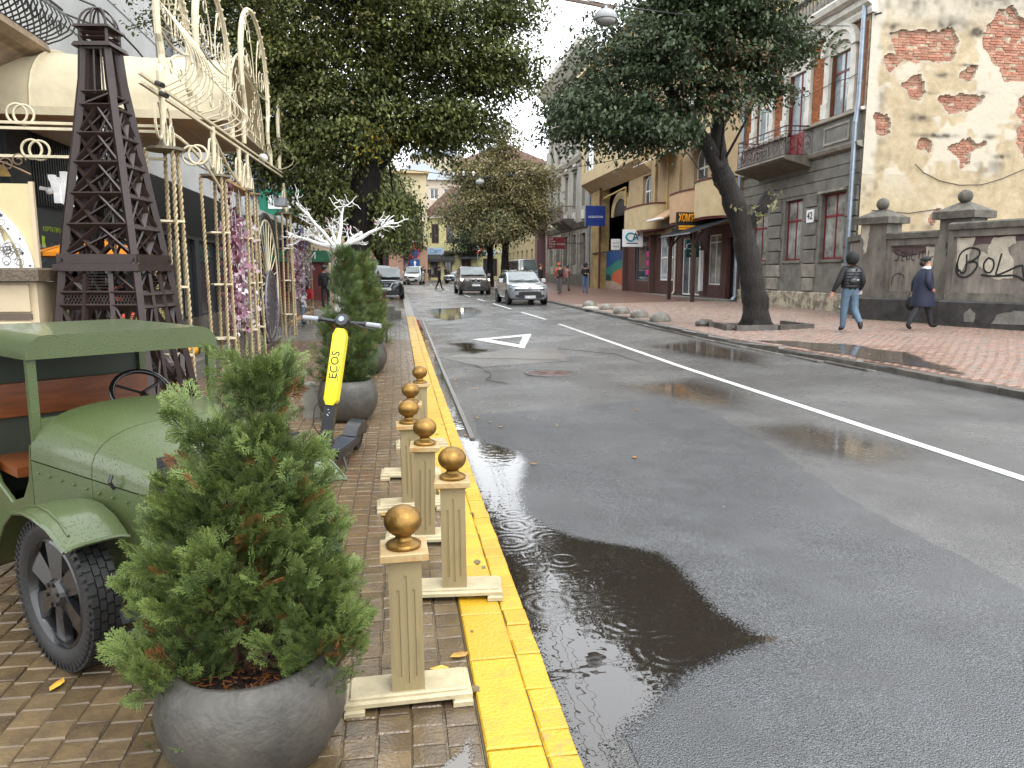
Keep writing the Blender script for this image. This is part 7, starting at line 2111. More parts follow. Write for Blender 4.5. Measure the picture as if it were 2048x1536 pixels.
MB().box(-.385, .385, 1.18, 1.22, .615, .80).build('seat_panel', m_gin, TR, world=False)
MB().box(-.40, .40, .48, 1.26, .28, .32).build('cab_floor', m_gin, TR, world=False)
mb = MB().tube([(.19 + .145 * math.cos(t), .79 + .07 * math.sin(t), .90 + .105 * math.sin(t)) for t in [2*math.pi*k/28 for k in range(28)]], .013, 7, closed=True)
sw = mb.build('steering_wheel', m_rimb, TR, True, False)
mb = MB().bar((.19, .79, .90), (.19, .52, .78), .022)
for k in range(3): mb.bar((.19, .79, .90), (.19 + .14 * math.cos(2.1 * k + .5), .79 + .07 * math.sin(2.1 * k + .5), .90 + .1 * math.sin(2.1 * k + .5)), .012)
mb.build('steering_column', m_rimb, sw, world=False)
# load bed
for k in range(4):
    for s in (-1, 1): MB().cbox(s * .44 - .012, s * .44 + .012, 1.36, 2.3, .50 + k * .11, .60 + k * .11, .004).build('bed_plank', m_seat, TR, world=False)
    MB().cbox(-.42, .42, 1.335, 1.355, .50 + k * .11, .60 + k * .11, .004).build('bed_plank', m_seat, TR, world=False)
MB().box(-.42, .42, 1.36, 2.3, .46, .495).build('bed_floor', m_seat, TR, world=False)
for s in (-1, 1): MB().box(s * .47 - .012, s * .47 + .012, 1.5, 1.56, .42, .95).build('bed_stake', m_rimb, TR, world=False)
# chassis, axle, springs and bumper
mb = MB()
for s in (-1, 1): mb.bar((s * .25, -.45, .36), (s * .25, 2.3, .36), .05, .09)
mb.bar((-.5, 0, .29), (.5, 0, .29), .05).bar((-.5, 1.8, .29), (.5, 1.8, .29), .06)
mb.build('chassis', m_rimb, TR, world=False)
for z in (.305, .225):
    pts = [(-.47, -.40, z - .012), (-.40, -.43, z), (0, -.45, z + .01), (.40, -.43, z), (.47, -.40, z - .012)]
    mb = MB()
    for p, q in zip(pts[:-1], pts[1:]): mb.bar(p, q, .012, .045)
    mb.build('bumper_bar', mat('blue_black_steel', '#20242b', .3, coat=.3), TR, world=False)
MB().box(-.3, .3, -.40, -.385, .40, .84).build('radiator', mat('radiator_mesh', '#3a3b38', .4, metal=.5, bump=.6, bscale=150), TR, world=False)
def fender(s):
    rings = []
    prof_ = [(-.315, .565), (-.27, .592), (-.2, .625), (-.1, .645), (0, .645), (.12, .622), (.22, .56), (.31, .47), (.39, .37), (.46, .31), (.6, .30)]
    for i, (y, z) in enumerate(prof_):
        tap = .02 * max(0, (-.1 - y) / .25)
        row = []
        for k in range(8):
            u = k / 7; x = .385 + (.235 - tap) * u
            dz = -.014 * (2 * u - 1) ** 4
            row.append((s * x, y, z + dz))
        rings.append(row)
    mb = MB()
    mb.loft(rings, caps=False, closed=False)
    low = [[(x, y + .002, z - .007) for x, y, z in r] for r in rings]
    mb.loft([r[::-1] for r in low], caps=False, closed=False)
    mb.tube([r[-1] for r in rings], .008, 6); mb.tube(rings[0], .008, 6)
    mb.tube([(s * (.385 + .185), y, z + .001) for y, z in prof_[1:6]] + [] , .005, 5)
    f = mb.build('fender', m_green, TR, 50, False)
    return f
def wheel(x, y, steer=0, name='wheel', parent=TR, r=.295):
    s = 1 if x > 0 else -1
    prof_ = [(r * .72, -.042), (r * .80, -.056), (r * .93, -.058), (r * .985, -.05), (r, -.03), (r, .03), (r * .985, .05), (r * .93, .058), (r * .80, .056), (r * .72, .042)]
    M = Matrix.Translation((x, y, r)) @ Matrix.Rotation(R(steer), 4, 'Z') @ Matrix.Rotation(R(90), 4, 'Y')
    t = MB().lathe(prof_, 40, cap=False); t.xf(M); w = t.build(name, m_rub, parent, 40, False)
    mb = MB()
    for k in range(44):
        for j, xx in enumerate((-.040, -.013, .013, .040)):
            a = 2 * math.pi * (k + (j % 2) * .5) / 44
            st = len(mb.v)
            mb.box(r - .004, r + .008, -.017, .017, xx - .011, xx + .011)
            mb.xf(Matrix.Rotation(a, 4, 'Z'), st)
    for k in range(60):
        for sgn in (-1, 1):
            st = len(mb.v); mb.box(r * .9, r * .985, -.005, .005, sgn * .054, sgn * .061); mb.xf(Matrix.Rotation(2*math.pi*k/60, 4, 'Z'), st)
    mb.xf(M); mb.build('tread', m_rub, w, world=False)
    mb = MB().lathe([(r * .73, -.045), (r * .70, -.05), (r * .66, -.035), (r * .65, .035), (r * .70, .05), (r * .73, .045)], 36, cap=False); mb.xf(M); mb.build('rim', m_rimb, w, 40, False)
    mb = MB()
    for k in range(6):
        a = 2*math.pi*k/6; st = len(mb.v)
        mb.prism([(.02, -.028), (r * .67, -.052), (r * .67, .052), (.02, .028)], -.014 , .014, 'z'); 
        mb.xf(Matrix.Rotation(a, 4, 'Z') @ Matrix.Translation((0, 0, -.02 * s * -1)) @ Matrix.Rotation(.12, 4, 'X'), st)
    mb.xf(M); mb.build('spokes', m_rimb, w, world=False)
    mb = MB().lathe([(.0, -.055), (.05, -.05), (.062, -.03), (.062, .03), (.05, .05), (.0, .055)], 20)
    for k in range(6):
        a = 2*math.pi*k/6 + .3
        for z in (-.058, .044): mb.lathe([(.009, 0), (.009, .014)], 6, (.042 * math.cos(a), .042 * math.sin(a), z))
    mb.xf(M); mb.build('hub', m_rimb, w, world=False)
for s in (-1, 1):
    fender(s); wheel(s * .5, 0, 5); wheel(s * .5, 1.8, 0)
    MB().box(s * .41, s * .56, .6, 1.4, .285, .30).build('running_board', m_green, TR, world=False)

# ------------------------------------------------------------------ electric scooter
SC = thing('electric_scooter', 'rental electric scooter with a yellow stem, leaning on its side stand', 'scooter', (-.60, 5.58, .0), R(-13))
SC.rotation_euler = (0, R(6), R(-13))
m_scb = mat('scooter_black', '#222326', .35, var=.1, bump=.06); m_scy = mat('scooter_yellow', '#e2d219', .3, var=.04, bump=0, coat=.3); m_grip = mat('grey_grip', '#8f9298', .5, bump=.3, bscale=200)
def swheel(y, r, nm):
    M = Matrix.Translation((0, y, r)) @ Matrix.Rotation(R(90), 4, 'Y')
    mb = MB().lathe([(r * .6, -.024), (r * .9, -.028), (r, -.014), (r, .014), (r * .9, .028), (r * .6, .024)], 28, cap=False); mb.xf(M); w = mb.build(nm, m_rub, SC, 40, False)
    mb = MB().lathe([(0, -.03), (r * .58, -.022), (r * .58, .022), (0, .03)], 20); mb.xf(M); mb.build('hub', m_scb, w, 40, False)
swheel(0, .115, 'wheel'); swheel(.92, .115, 'wheel')
mb = MB().prism([(-.075, .16), (.075, .16), (.085, .3), (.075, .72), (.05, .80), (-.05, .80), (-.075, .72), (-.085, .3)], .105, .165, 'z'); mb.build('deck', m_scb, SC, world=False)
mb = MB().prism([(-.066, .2), (.066, .2), (.066, .62), (-.066, .62)], .166, .171, 'z')
for k in range(16):
    for j in range(5): mb.box(-.055 + j * .024, -.042 + j * .024, .22 + k * .024, .232 + k * .024, .171, .174)
mb.build('grip_mat', mat('grip_rubber', '#3b4048', .4), SC, world=False)
mb = MB().loft([[(x * .05, y, z) for x in (-1, -.6, .6, 1)] for y, z in ((.68, .17), (.74, .235), (.83, .262), (.95, .26), (1.05, .19), (1.06, .15))], caps=False, closed=False)
low = [[(x * .05, y, z - .012) for x in (1, .6, -.6, -1)] for y, z in ((.68, .16), (.74, .225), (.83, .25), (.95, .248), (1.045, .19), (1.05, .15))]
mb.loft(low, caps=False, closed=False)
for s in (-1, 1): mb.prism([(.68, .16), (.74, .235), (.83, .262), (.95, .26), (1.05, .19), (1.0, .13), (.85, .16)], s * .05, s * .058, 'x')
mb.build('rear_fender', m_scb, SC, 50, False)
MB().sphere((0, 1.07, .2), .02, 8, 6).build('tail_light', m_red, SC, world=False)
mb = MB().bar((-.045, 0, .115), (-.045, .05, .26), .022).bar((.045, 0, .115), (.045, .05, .26), .022).cbox(-.06, .06, .02, .09, .25, .285, .01).bar((0, .06, .15), (0, .2, .135), .09, .05); mb.build('fork', m_scb, SC, world=False)
MB().tube([(0, -.1, .16), (0, -.07, .235), (0, .0, .262), (0, .07, .25)], .035, 8, flat=.35).build('front_fender', m_scb, SC, True, False)
TA, TB = Vector((0, .06, .27)), Vector((0, .27, 1.13))
def at(t): return TA.lerp(TB, t)
MB().bar(at(0), at(.32), .085, .06).bar(at(.32), at(.98), .05, .05).build('lower_stem', m_scb, SC, world=False)
dvec = (TB - TA).normalized(); nv_ = Vector((0, -dvec.z, dvec.y))
def yel(u, t, d): p = at(t) + nv_ * d; return (u, p.y, p.z)
L_ = [(-.028, .30), (-.05, .345), (-.05, .90), (-.03, .955), (.03, .955), (.05, .90), (.05, .345), (.028, .30)]
MB().loft([[yel(u, t, .032) for u, t in L_], [yel(u, t, .046) for u, t in L_], [yel(u * .8, .31 + (t - .31) * .985, .052) for u, t in L_]]).build('stem_cover', m_scy, SC, 30, False)
MB().loft([[yel(u, t, -.032) for u, t in L_], [yel(u, t, .031) for u, t in L_]]).build('stem_cover', m_scy, SC, world=False)
tilt = math.atan2(dvec.y, dvec.z)
p = at(.64) + nv_ * .0535
t_ = text('lettering', 'ECOS', .085, m_blk, SC, (.0, p.y, p.z), (0, 0, 0), .0012, world=False, sx=1.0)
Mrot = Matrix.Rotation(-tilt, 4, 'X') @ Matrix.Rotation(R(90), 4, 'X') @ Matrix.Rotation(R(90), 4, 'Z')
t_.rotation_euler = Mrot.to_euler()
mb = MB().tube([yel(.032 + .008 * math.sin(k * 1.2), .50 + k * .018, .0535) for k in range(9)], .0022, 4); mb.lathe([(.008, 0), (.008, .002)], 8, yel(.036, .67, .0535)); mb.build('emblem', m_blk, SC, world=False)
for k in range(10): MB().sphere(yel(rng.uniform(-.03, .03), rng.uniform(.2, .29), .031), .004, 5, 4).build('sticker_dot', m_wht, SC, world=False) if k < 4 else None
MB().tube([(-.29, .25, 1.15), (-.16, .27, 1.15), (0, .28, 1.14), (.16, .27, 1.15), (.29, .25, 1.15)], .015, 8).build('handlebar', m_scb, SC, True, False)
for s in (-1, 1):
    MB().tube([(s * .17, .268, 1.15), (s * .185, .266, 1.15)], .024, 10).build('collar', m_scb, SC, world=False)
    MB().tube([(s * .186, .266, 1.15), (s * .30, .248, 1.15)], .0185, 10).build('grip', m_grip, SC, world=False)
MB().tube([(.10, .25, 1.145), (.16, .215, 1.13), (.27, .20, 1.125)], .006, 6, flat=.8).build('brake_lever', m_scb, SC, world=False)
mb = MB().lathe([(0, -.03), (.055, -.03), (.062, 0), (.05, .03), (0, .035)], 8); mb.xf(Matrix.Translation((0, .262, 1.155)) @ Matrix.Rotation(R(60), 4, 'X')); mb.build('display', m_scb, SC, world=False)
mb = MB().lathe([(0, .034), (.022, .034), (.022, .04), (0, .04)], 12); mb.xf(Matrix.Translation((0, .262, 1.155)) @ Matrix.Rotation(R(60), 4, 'X')); mb.build('lamp', m_steel, SC, world=False)
MB().tube([(-.03, .27, 1.12), (-.1, .24, 1.02), (-.06, .2, .85), (-.05, .16, .65), (-.11, .08, .5), (-.1, .04, .38), (-.03, .06, .28)], .004, 5).build('brake_cable', m_blk, SC, True, False)
MB().bar((.06, .3, .12), (.135, .22, .005), .014).build('side_stand', m_scb, SC, world=False)
# ------------------------------------------------------------------ cars
m_tail = mat('red_lens', '#7a1512', .2)
m_lens = mat('headlight_lens', '#aeb6bb', .12, var=.25, scale=25, bump=0, spec=.8)
m_chrome = mat('chrome_trim', '#b9bcc0', .2, metal=1.0, var=0, bump=0)
m_plast = mat('black_plastic', '#191a1b', .5, var=.1)
m_ws = glass('windscreen_glass', (.13, .16, .165), .04, .25)
m_rimc = mat('alloy_rim', '#7f8386', .35, metal=.8, var=.1, bump=0)
def lens_on(): pass
def car(label, x, y, rz, col, p, cat='car', name='parked_car', plate=None, z=None, group='cars on the street'):
    T = thing(name, label, cat, (x, y, zroad(x, y) if z is None else z), R(rz), group)
    L, W, H = p['L'], p['W'] / 2, p['H']
    f, r = -L / 2, L / 2
    mp = wet_car(col)
    st = [(f, .74, .42, p['nose'] - .16, p['nose'] - .1), (f + .05, .80, .26, p['nose'] - .05, p['nose']), (f + .16, .92, .22, p['nose'] + .0, p['nose'] + .05), (f + .5, .99, .2, p['hood'] - .08, p['hood'] - .02),
          (p['cy'], 1.0, .2, p['belt'], p['hood'] + .05), (p['cy'] + .4, 1.0, .2, p['belt'], p['belt'] + .02), (r - .9, 1.0, .2, p['belt'] + .03, p['belt'] + .05), (r - .2, .96, .25, p['belt'] + .03, p['deck']), (r - .03, .86, .32, p['belt'] - .05, p['deck'] - .08)]
    rings = []
    for (yy, w, zb, zs, zt) in st:
        w *= W
        half = [(w * .80, zb), (w * .95, zb + .10), (w, zb + .3), (w * .985, (zb + zs) / 2 + .1), (w * .94, zs), (w * .80, zt - .005), (w * .4, zt + .025)]
        rings.append([(a, yy, b) for a, b in half] + [(-a, yy, b) for a, b in half[::-1]])
    MB().loft(rings).build('body', mp, T, 40, False)
    gh = []
    y0, y1, y2, y3, bz = p['cy'], p['r0'], p['r1'], p['gr'], p['belt']
    for (yy, w, zt) in ((y0, .90, bz + .03), ((y0 + y1) / 2, .86, (bz + H) / 2 + .05), (y1, .78, H - .03), ((y1 + y2) / 2, .77, H), (y2, .76, H - .03), (y3, .86, bz + .05)):
        top = min(.78, w); wt = W * (.9 - (.9 - .74) * (zt - bz) / (H - bz))
        gh.append([(W * .91, yy, bz - .05), (wt + .005, yy, zt - .06 if zt > bz + .1 else zt - .02), (wt * .86, yy, zt), (0, yy, zt + .02), (-wt * .86, yy, zt), (-wt - .005, yy, zt - .06 if zt > bz + .1 else zt - .02), (-W * .91, yy, bz - .05)])
    MB().loft(gh).build('cabin', mp, T, 40, False)
    # windscreen, curved
    rows = []
    for k in range(5):
        t = .07 + .86 * k / 4
        yy, zz = y0 + (y1 - y0) * t, bz + .035 + (H - bz - .06) * (t ** .9)
        wv = W * (.83 - .14 * t)
        rows.append([(wv * u, yy - .02 - .07 * (1 - u * u), zz + .035) for u in (-1, -.6, 0, .6, 1)])
    ws = MB().loft(rows, caps=False, closed=False).build('windscreen', m_ws, T, True, False)
    for s in (-1, 1): MB().bar((s * W * .35 - .25, y0 - .08, bz + .09), (s * W * .35 + .3, y0 - .02, bz + .17), .015).build('wiper', m_plast, ws, world=False)
    for s in (-1, 1):
        for a, b in ((y0 + .45, (y1 + y2) / 2 - .05), ((y1 + y2) / 2 + .05, y2 - .05)):
            zt = H - .14; xo, xi = W * .925, W * (.9 - .16 * .82)
            a2 = a + (.35 if a < y1 else 0)
            vs = [(s * xo, a, bz + .04), (s * xo, b, bz + .05), (s * xi, b, zt), (s * xi, max(a2, a), zt)]
            MB().add(vs + [(v[0] + s * .012, v[1], v[2]) for v in vs], [(0, 1, 2, 3), (7, 6, 5, 4), (0, 4, 5, 1), (1, 5, 6, 2), (2, 6, 7, 3), (3, 7, 4, 0)]).build('side_window', m_dglass, T, world=False)
        hz = p.get('hl', p['nose'] - .02)
        hx, hw_ = W * .66, W * .22
        h_ = MB().loft([[(s * (hx - hw_ * 1.0), f + .01, hz - .06), (s * (hx - hw_), f + .02, hz + .03), (s * (hx + hw_ * .9), f + .1, hz + .09), (s * (hx + hw_ * 1.1), f + .14, hz - .03)],
                        [(s * (hx - hw_), f + .2, hz - .06), (s * (hx - hw_), f + .25, hz + .05), (s * (hx + hw_ * 1.3), f + .55, hz + .13), (s * (hx + hw_ * 1.35), f + .45, hz + .0)]])
        h_.build('headlight', p.get('hlm', m_lens), T, 30, False)
        MB().cbox(s * (W + .015) - .0, s * (W + .2), y0 + .42, y0 + .55, bz + .03, bz + .2, .03).build('mirror', mp, T, world=False)
        MB().cbox(s * W * .55 - .16, s * W * .55 + .16, f - .012, f + .1, .36, .46, .01).build('fog_lamp', m_plast, T, world=False)
        for yy in (f + p.get('fo', .85), r - .85):
            rr = p.get('wr', .33)
            M = Matrix.Translation((s * (W - .1), yy, rr)) @ Matrix.Rotation(R(90), 4, 'Y')
            mb = MB().lathe([(0, s * .05), (rr + .07, s * .06), (rr + .07, s * .108)], 24); mb.xf(M); mb.build('wheel_arch', m_plast, T, world=False)
            mb = MB().lathe([(rr * .6, -.11), (rr * .92, -.11), (rr, -.08), (rr, .08), (rr * .92, .112), (rr * .6, .112)], 24, cap=False); mb.xf(M); w_ = mb.build('wheel', m_rub, T, 40, False)
            mb = MB().lathe([(0, s * .09), (rr * .2, s * .1), (rr * .62, s * .085), (rr * .66, s * .115), (rr * .68, s * .05)], 20)
            for k in range(5):
                stt = len(mb.v); mb.bar((0, 0, s * .1), (rr * .62, 0, s * .105), .06, .02); mb.xf(Matrix.Rotation(k * 2*math.pi/5, 4, 'Z'), stt)
            mb.xf(M); mb.build('rim', m_rimc, w_, world=False)
    gz0, gz1 = p.get('g', (p['nose'] - .16, p['nose'] - .03))
    MB().loft([[(-W * .36, f - .008, gz0), (W * .36, f - .008, gz0), (W * .42, f - .008, gz1), (-W * .42, f - .008, gz1)], [(-W * .36, f + .1, gz0), (W * .36, f + .1, gz0), (W * .42, f + .12, gz1), (-W * .42, f + .12, gz1)]]).build('grille', m_plast, T, world=False)
    lz0, lz1 = p.get('low', (.27, .5))
    MB().loft([[(-W * .62, f - .015, lz0 + .04), (-W * .5, f - .02, lz0), (W * .5, f - .02, lz0), (W * .62, f - .015, lz0 + .04), (W * .55, f - .015, lz1), (-W * .55, f - .015, lz1)], [(-W * .62, f + .12, lz0 + .04), (-W * .5, f + .12, lz0), (W * .5, f + .12, lz0), (W * .62, f + .12, lz0 + .04), (W * .55, f + .12, lz1), (-W * .55, f + .12, lz1)]]).build('lower_grille', m_plast, T, world=False)
    pz = p.get('pl', lz1 - .06)
    pl = MB().cbox(-.26, .26, f - .045, f - .02, pz - .055, pz + .055, .003).build('licence_plate', m_wht, T, world=False)
    if plate: text('plate_number', plate, .1, m_blk, pl, (0.02, f - .047, pz), (R(90), 0, 0), .001, world=False)
    MB().cbox(-.26, -.22, f - .047, f - .04, pz - .05, pz + .05, .001).build('plate_band', m_blu2, pl, world=False)
    em = p.get('em')
    if em:
        mb = MB(); c = (0, f - .015, em[1])
        if em[0] == 'ring':
            mb.tube([(c[0] + .075 * math.cos(t), c[1] - .01, c[2] + .075 * math.sin(t)) for t in [2*math.pi*k/20 for k in range(20)]], .012, 5, closed=True); mb.bar((-.11, c[1] - .01, c[2]), (.11, c[1] - .01, c[2]), .025)
            for s in (-1, 1): mb.bar((s * .34, c[1] - .01, c[2] + .12), (s * .19, c[1] - .015, c[2] - .13), .035)
            mb.bar((-.2, c[1] - .015, c[2] - .13), (.2, c[1] - .015, c[2] - .13), .035)
        elif em[0] == 'lion': mb.prism([(-.09, c[2] - .04), (-.03, c[2] - .07), (.05, c[2] - .05), (.1, c[2] - .0), (.05, c[2] + .0), (.06, c[2] + .06), (.0, c[2] + .03), (-.06, c[2] + .07), (-.04, c[2] + .0)], c[1] - .03, c[1] + .05, 'y')
        elif em[0] == 'kidney':
            for s in (-1, 1):
                mb.tube([(s * .17 + .15 * math.cos(t), c[1] - .012, c[2] + .1 * math.sin(t)) for t in [2*math.pi*k/20 for k in range(20)]], .014, 5, closed=True)
            mb.lathe([(0, 0), (.04, .004), (0, .008)], 12, (0, c[1] - .01, c[2] + .14))
        else:
            mb.tube([(c[0] + .06 * math.cos(t), c[1] - .01, c[2] + .06 * math.sin(t)) for t in [2*math.pi*k/16 for k in range(16)]], .01, 4, closed=True); mb.bar((-.04, c[1] - .01, c[2] + .05), (0, c[1] - .01, c[2] - .04), .014).bar((.04, c[1] - .01, c[2] + .05), (0, c[1] - .01, c[2] - .04), .014)
        mb.build('emblem', m_chrome, T, world=False)
    if p.get('rails'):
        for s in (-1, 1): MB().tube([(s * W * .66, y1 + .1, H + .0), (s * W * .66, y1 + .25, H + .05), (s * W * .66, y2 - .2, H + .05), (s * W * .66, y2, H)], .018, 6).build('roof_rail', m_chrome, T, True, False)
    if p.get('strip'):
        MB().box(-W * .7, W * .7, f - .03, f, p['strip'], p['strip'] + .04).build('chrome_strip', m_chrome, T, world=False)
    return T
def wet_car(col):
    nm = 'car_paint_' + col.strip('#')
    return MATS.get(nm) or mat(nm, col, .22, var=.03, scale=2, bump=.08, bscale=90, metal=.35, coat=.8)
suv = dict(L=4.65, W=1.83, H=1.72, nose=.98, hood=1.02, cy=-.95, belt=1.08, r0=-.25, r1=1.6, gr=2.2, deck=1.15, hl=.88, g=(.62, .92), low=(.24, .52), em=('ring', .8), rails=True, wr=.36, pl=.60, strip=.24)
wagon = dict(L=4.5, W=1.82, H=1.5, nose=.80, hood=.94, cy=-.95, belt=.97, r0=-.05, r1=1.5, gr=2.15, deck=1.05, hl=.78, g=(.44, .60), low=(.30, .58), em=('lion', .76), rails=True, wr=.32, pl=.36)
bsuv = dict(L=4.85, W=1.94, H=1.76, nose=1.0, hood=1.06, cy=-.95, belt=1.1, r0=-.2, r1=1.6, gr=2.3, deck=1.15, hl=.88, g=(.72, .94), low=(.28, .52), em=('kidney', .84), rails=True, wr=.37, pl=.58)
van = dict(L=4.4, W=1.79, H=1.84, nose=.92, hood=1.02, cy=-1.2, belt=1.1, r0=-.5, r1=2.05, gr=2.18, deck=1.2, hl=.84, g=(.66, .78), low=(.28, .55), em=('badge', .78), wr=.32, pl=.48)
sedan = dict(L=4.6, W=1.8, H=1.46, nose=.78, hood=.92, cy=-.8, belt=.94, r0=.0, r1=1.1, gr=1.8, deck=1.0, hl=.68, g=(.5, .66), low=(.26, .44), em=('badge', .66), wr=.32, pl=.42)
bus = dict(L=5.6, W=2.0, H=2.4, nose=1.05, hood=1.15, cy=-1.9, belt=1.3, r0=-1.2, r1=2.6, gr=2.75, deck=1.3, hl=.85, g=(.7, .85), low=(.3, .55), em=('badge', .78), wr=.35, pl=.5)
m_hlon = mat('lit_headlight', '#fff4dd', .3, var=0, bump=0, emis=6.0)
bsuv['hlm'] = m_hlon
car('black SUV with a chrome V grille parked on the near kerb behind the lantern', -.62, 41.5, 0, '#1b1d1f', suv, plate='AT 0725', group='parked and moving cars')
car('silver estate car driving nearest the viewer in the far lane', 5.75, 35.6, 2, '#a4a9ad', wagon, name='moving_car', plate='AT 6763AB', group='parked and moving cars')
car('dark grey SUV with lit headlights following the silver estate', 4.75, 49.4, 1, '#5a5650', bsuv, name='moving_car', plate='BC 1177', group='parked and moving cars')
car('small white delivery van coming round the bend on the near side', 1.65, 78.5, -8, '#c7cacb', van, cat='van', name='delivery_van', plate='AT 3518', group='parked and moving cars')
car('silver saloon waiting across the street behind the dark grey SUV', 6.8, 83, -38, '#90979c', sedan, plate='AT 4410', group='parked and moving cars')
car('pale van parked behind the black SUV', -1.2, 50.5, 0, '#b9bfc2', van, cat='van', plate='AT 2203', group='parked and moving cars')
car('white high roof van parked behind the trees on the far side', 11.3, 68, 4, '#c9ccce', bus, cat='van', plate='AT 9041', group='parked and moving cars')
car('pale blue car parked between the two mid street trees', 9.2, 60, 4, '#9fb0bb', sedan, plate='AT 5532', group='parked and moving cars')
car('white van glimpsed beyond the pale van of the near kerb', -2.3, 60.5, 0, '#c9ccce', bus, cat='van', plate='AT 1120', group='parked and moving cars')

# road signs on a pole
RSn = thing('road_sign', 'pole with a red no entry disc, a no stopping disc and a blue arrow plate', 'road sign', (1.95, 88, G(88)), 0)
MB().tube([(0, 0, 0), (0, 0, 5.0)], .05, 8).build('pole', m_steel, RSn, world=False)
def disc(r, z, m, nm, yy=-.06):
    mb = MB().lathe([(0, 0), (r, 0), (r, .03), (0, .03)], 28); mb.xf(Matrix.Translation((0, yy, z)) @ Matrix.Rotation(R(90), 4, 'X')); return mb.build(nm, m, RSn, world=False)
o = disc(.62, 4.55, m_red, 'no_entry_disc'); MB().box(-.42, .42, -.1, -.092, 4.45, 4.66).build('bar', m_wht, o, world=False)
o = disc(.6, 3.25, m_red, 'no_stopping_disc'); mb = MB().lathe([(0, 0), (.47, 0), (.47, .03), (0, .03)], 28); mb.xf(Matrix.Translation((0, -.075, 3.25)) @ Matrix.Rotation(R(90), 4, 'X')); mb.build('blue_field', m_blu2, o, world=False)
for s in (-1, 1): MB().bar((-.33, -.11, 3.25 - s * .33), (.33, -.11, 3.25 + s * .33), .11, .01).build('cross_bar', m_red, o, world=False)
o = MB().box(-.55, .55, -.09, -.06, 1.55, 2.55).build('arrow_plate', m_blu2, RSn, world=False); MB().prism([(-.08, 1.7), (.08, 1.7), (.08, 2.15), (.2, 2.15), (0, 2.42), (-.2, 2.15), (-.08, 2.15)], -.1, -.092, 'y').build('arrow', m_wht, o, world=False)
RS2 = thing('road_sign', 'pole with a round speed limit sign before the yellow corner house', 'road sign', (9.6, 92, G(92)), 0)
MB().tube([(0, 0, 0), (0, 0, 4.4)], .05, 8).build('pole', m_steel, RS2, world=False)
mb = MB().lathe([(.42, 0), (.6, 0), (.6, .03), (.42, .03)], 24, cap=False); mb.xf(Matrix.Translation((0, -.06, 4)) @ Matrix.Rotation(R(90), 4, 'X')); mb.build('red_ring', m_red, RS2, world=False)
mb = MB().lathe([(0, 0), (.42, 0), (.42, .02), (0, .02)], 24); mb.xf(Matrix.Translation((0, -.06, 4)) @ Matrix.Rotation(R(90), 4, 'X')); mb.build('white_field', m_wht, RS2, world=False)

# ------------------------------------------------------------------ people
m_skin = mat('skin', '#c39077', .5, var=.05, bump=0)
def cloth(nm, c, r=.75): return mat(nm, c, r, var=.12, scale=14, bump=.25, bscale=45)
BASE = dict(pelvis=(0, 0, .96), belly=(0, 0, 1.12), chest=(0, -.01, 1.32), neck=(0, 0, 1.47), jaw=(0, -.035, 1.56), head=(0, -.012, 1.655),
            shl=(-.175, 0, 1.42), ell=(-.24, .03, 1.14), wrl=(-.25, -.04, .90), hal=(-.25, -.07, .82), shr=(.175, 0, 1.42), elr=(.24, .03, 1.14), wrr=(.25, -.04, .90), har=(.25, -.07, .82),
            hil=(-.09, 0, .92), knl=(-.10, -.01, .50), anl=(-.10, .02, .09), tol=(-.11, -.14, .035), hir=(.09, 0, .92), knr=(.10, -.01, .50), anr=(.10, .02, .09), tor=(.11, -.14, .035))
EDG = [('pelvis', 'belly'), ('belly', 'chest'), ('chest', 'neck'), ('neck', 'jaw'), ('jaw', 'head'), ('chest', 'shl'), ('shl', 'ell'), ('ell', 'wrl'), ('wrl', 'hal'), ('chest', 'shr'), ('shr', 'elr'), ('elr', 'wrr'), ('wrr', 'har'),
       ('pelvis', 'hil'), ('hil', 'knl'), ('knl', 'anl'), ('anl', 'tol'), ('pelvis', 'hir'), ('hir', 'knr'), ('knr', 'anr'), ('anr', 'tor')]
RAD = dict(pelvis=.135, belly=.13, chest=.15, neck=.058, jaw=.075, head=.098, shl=.085, ell=.06, wrl=.042, hal=.03, shr=.085, elr=.06, wrr=.042, har=.03, hil=.1, knl=.068, anl=.05, tol=.035, hir=.1, knr=.068, anr=.05, tor=.035)
ZONE = {'head': 'skin', 'jaw': 'skin', 'hal': 'skin', 'har': 'skin', 'tol': 'shoe', 'tor': 'shoe', 'knl': 'leg', 'knr': 'leg', 'anl': 'leg', 'anr': 'leg', 'hil': 'leg', 'hir': 'leg'}
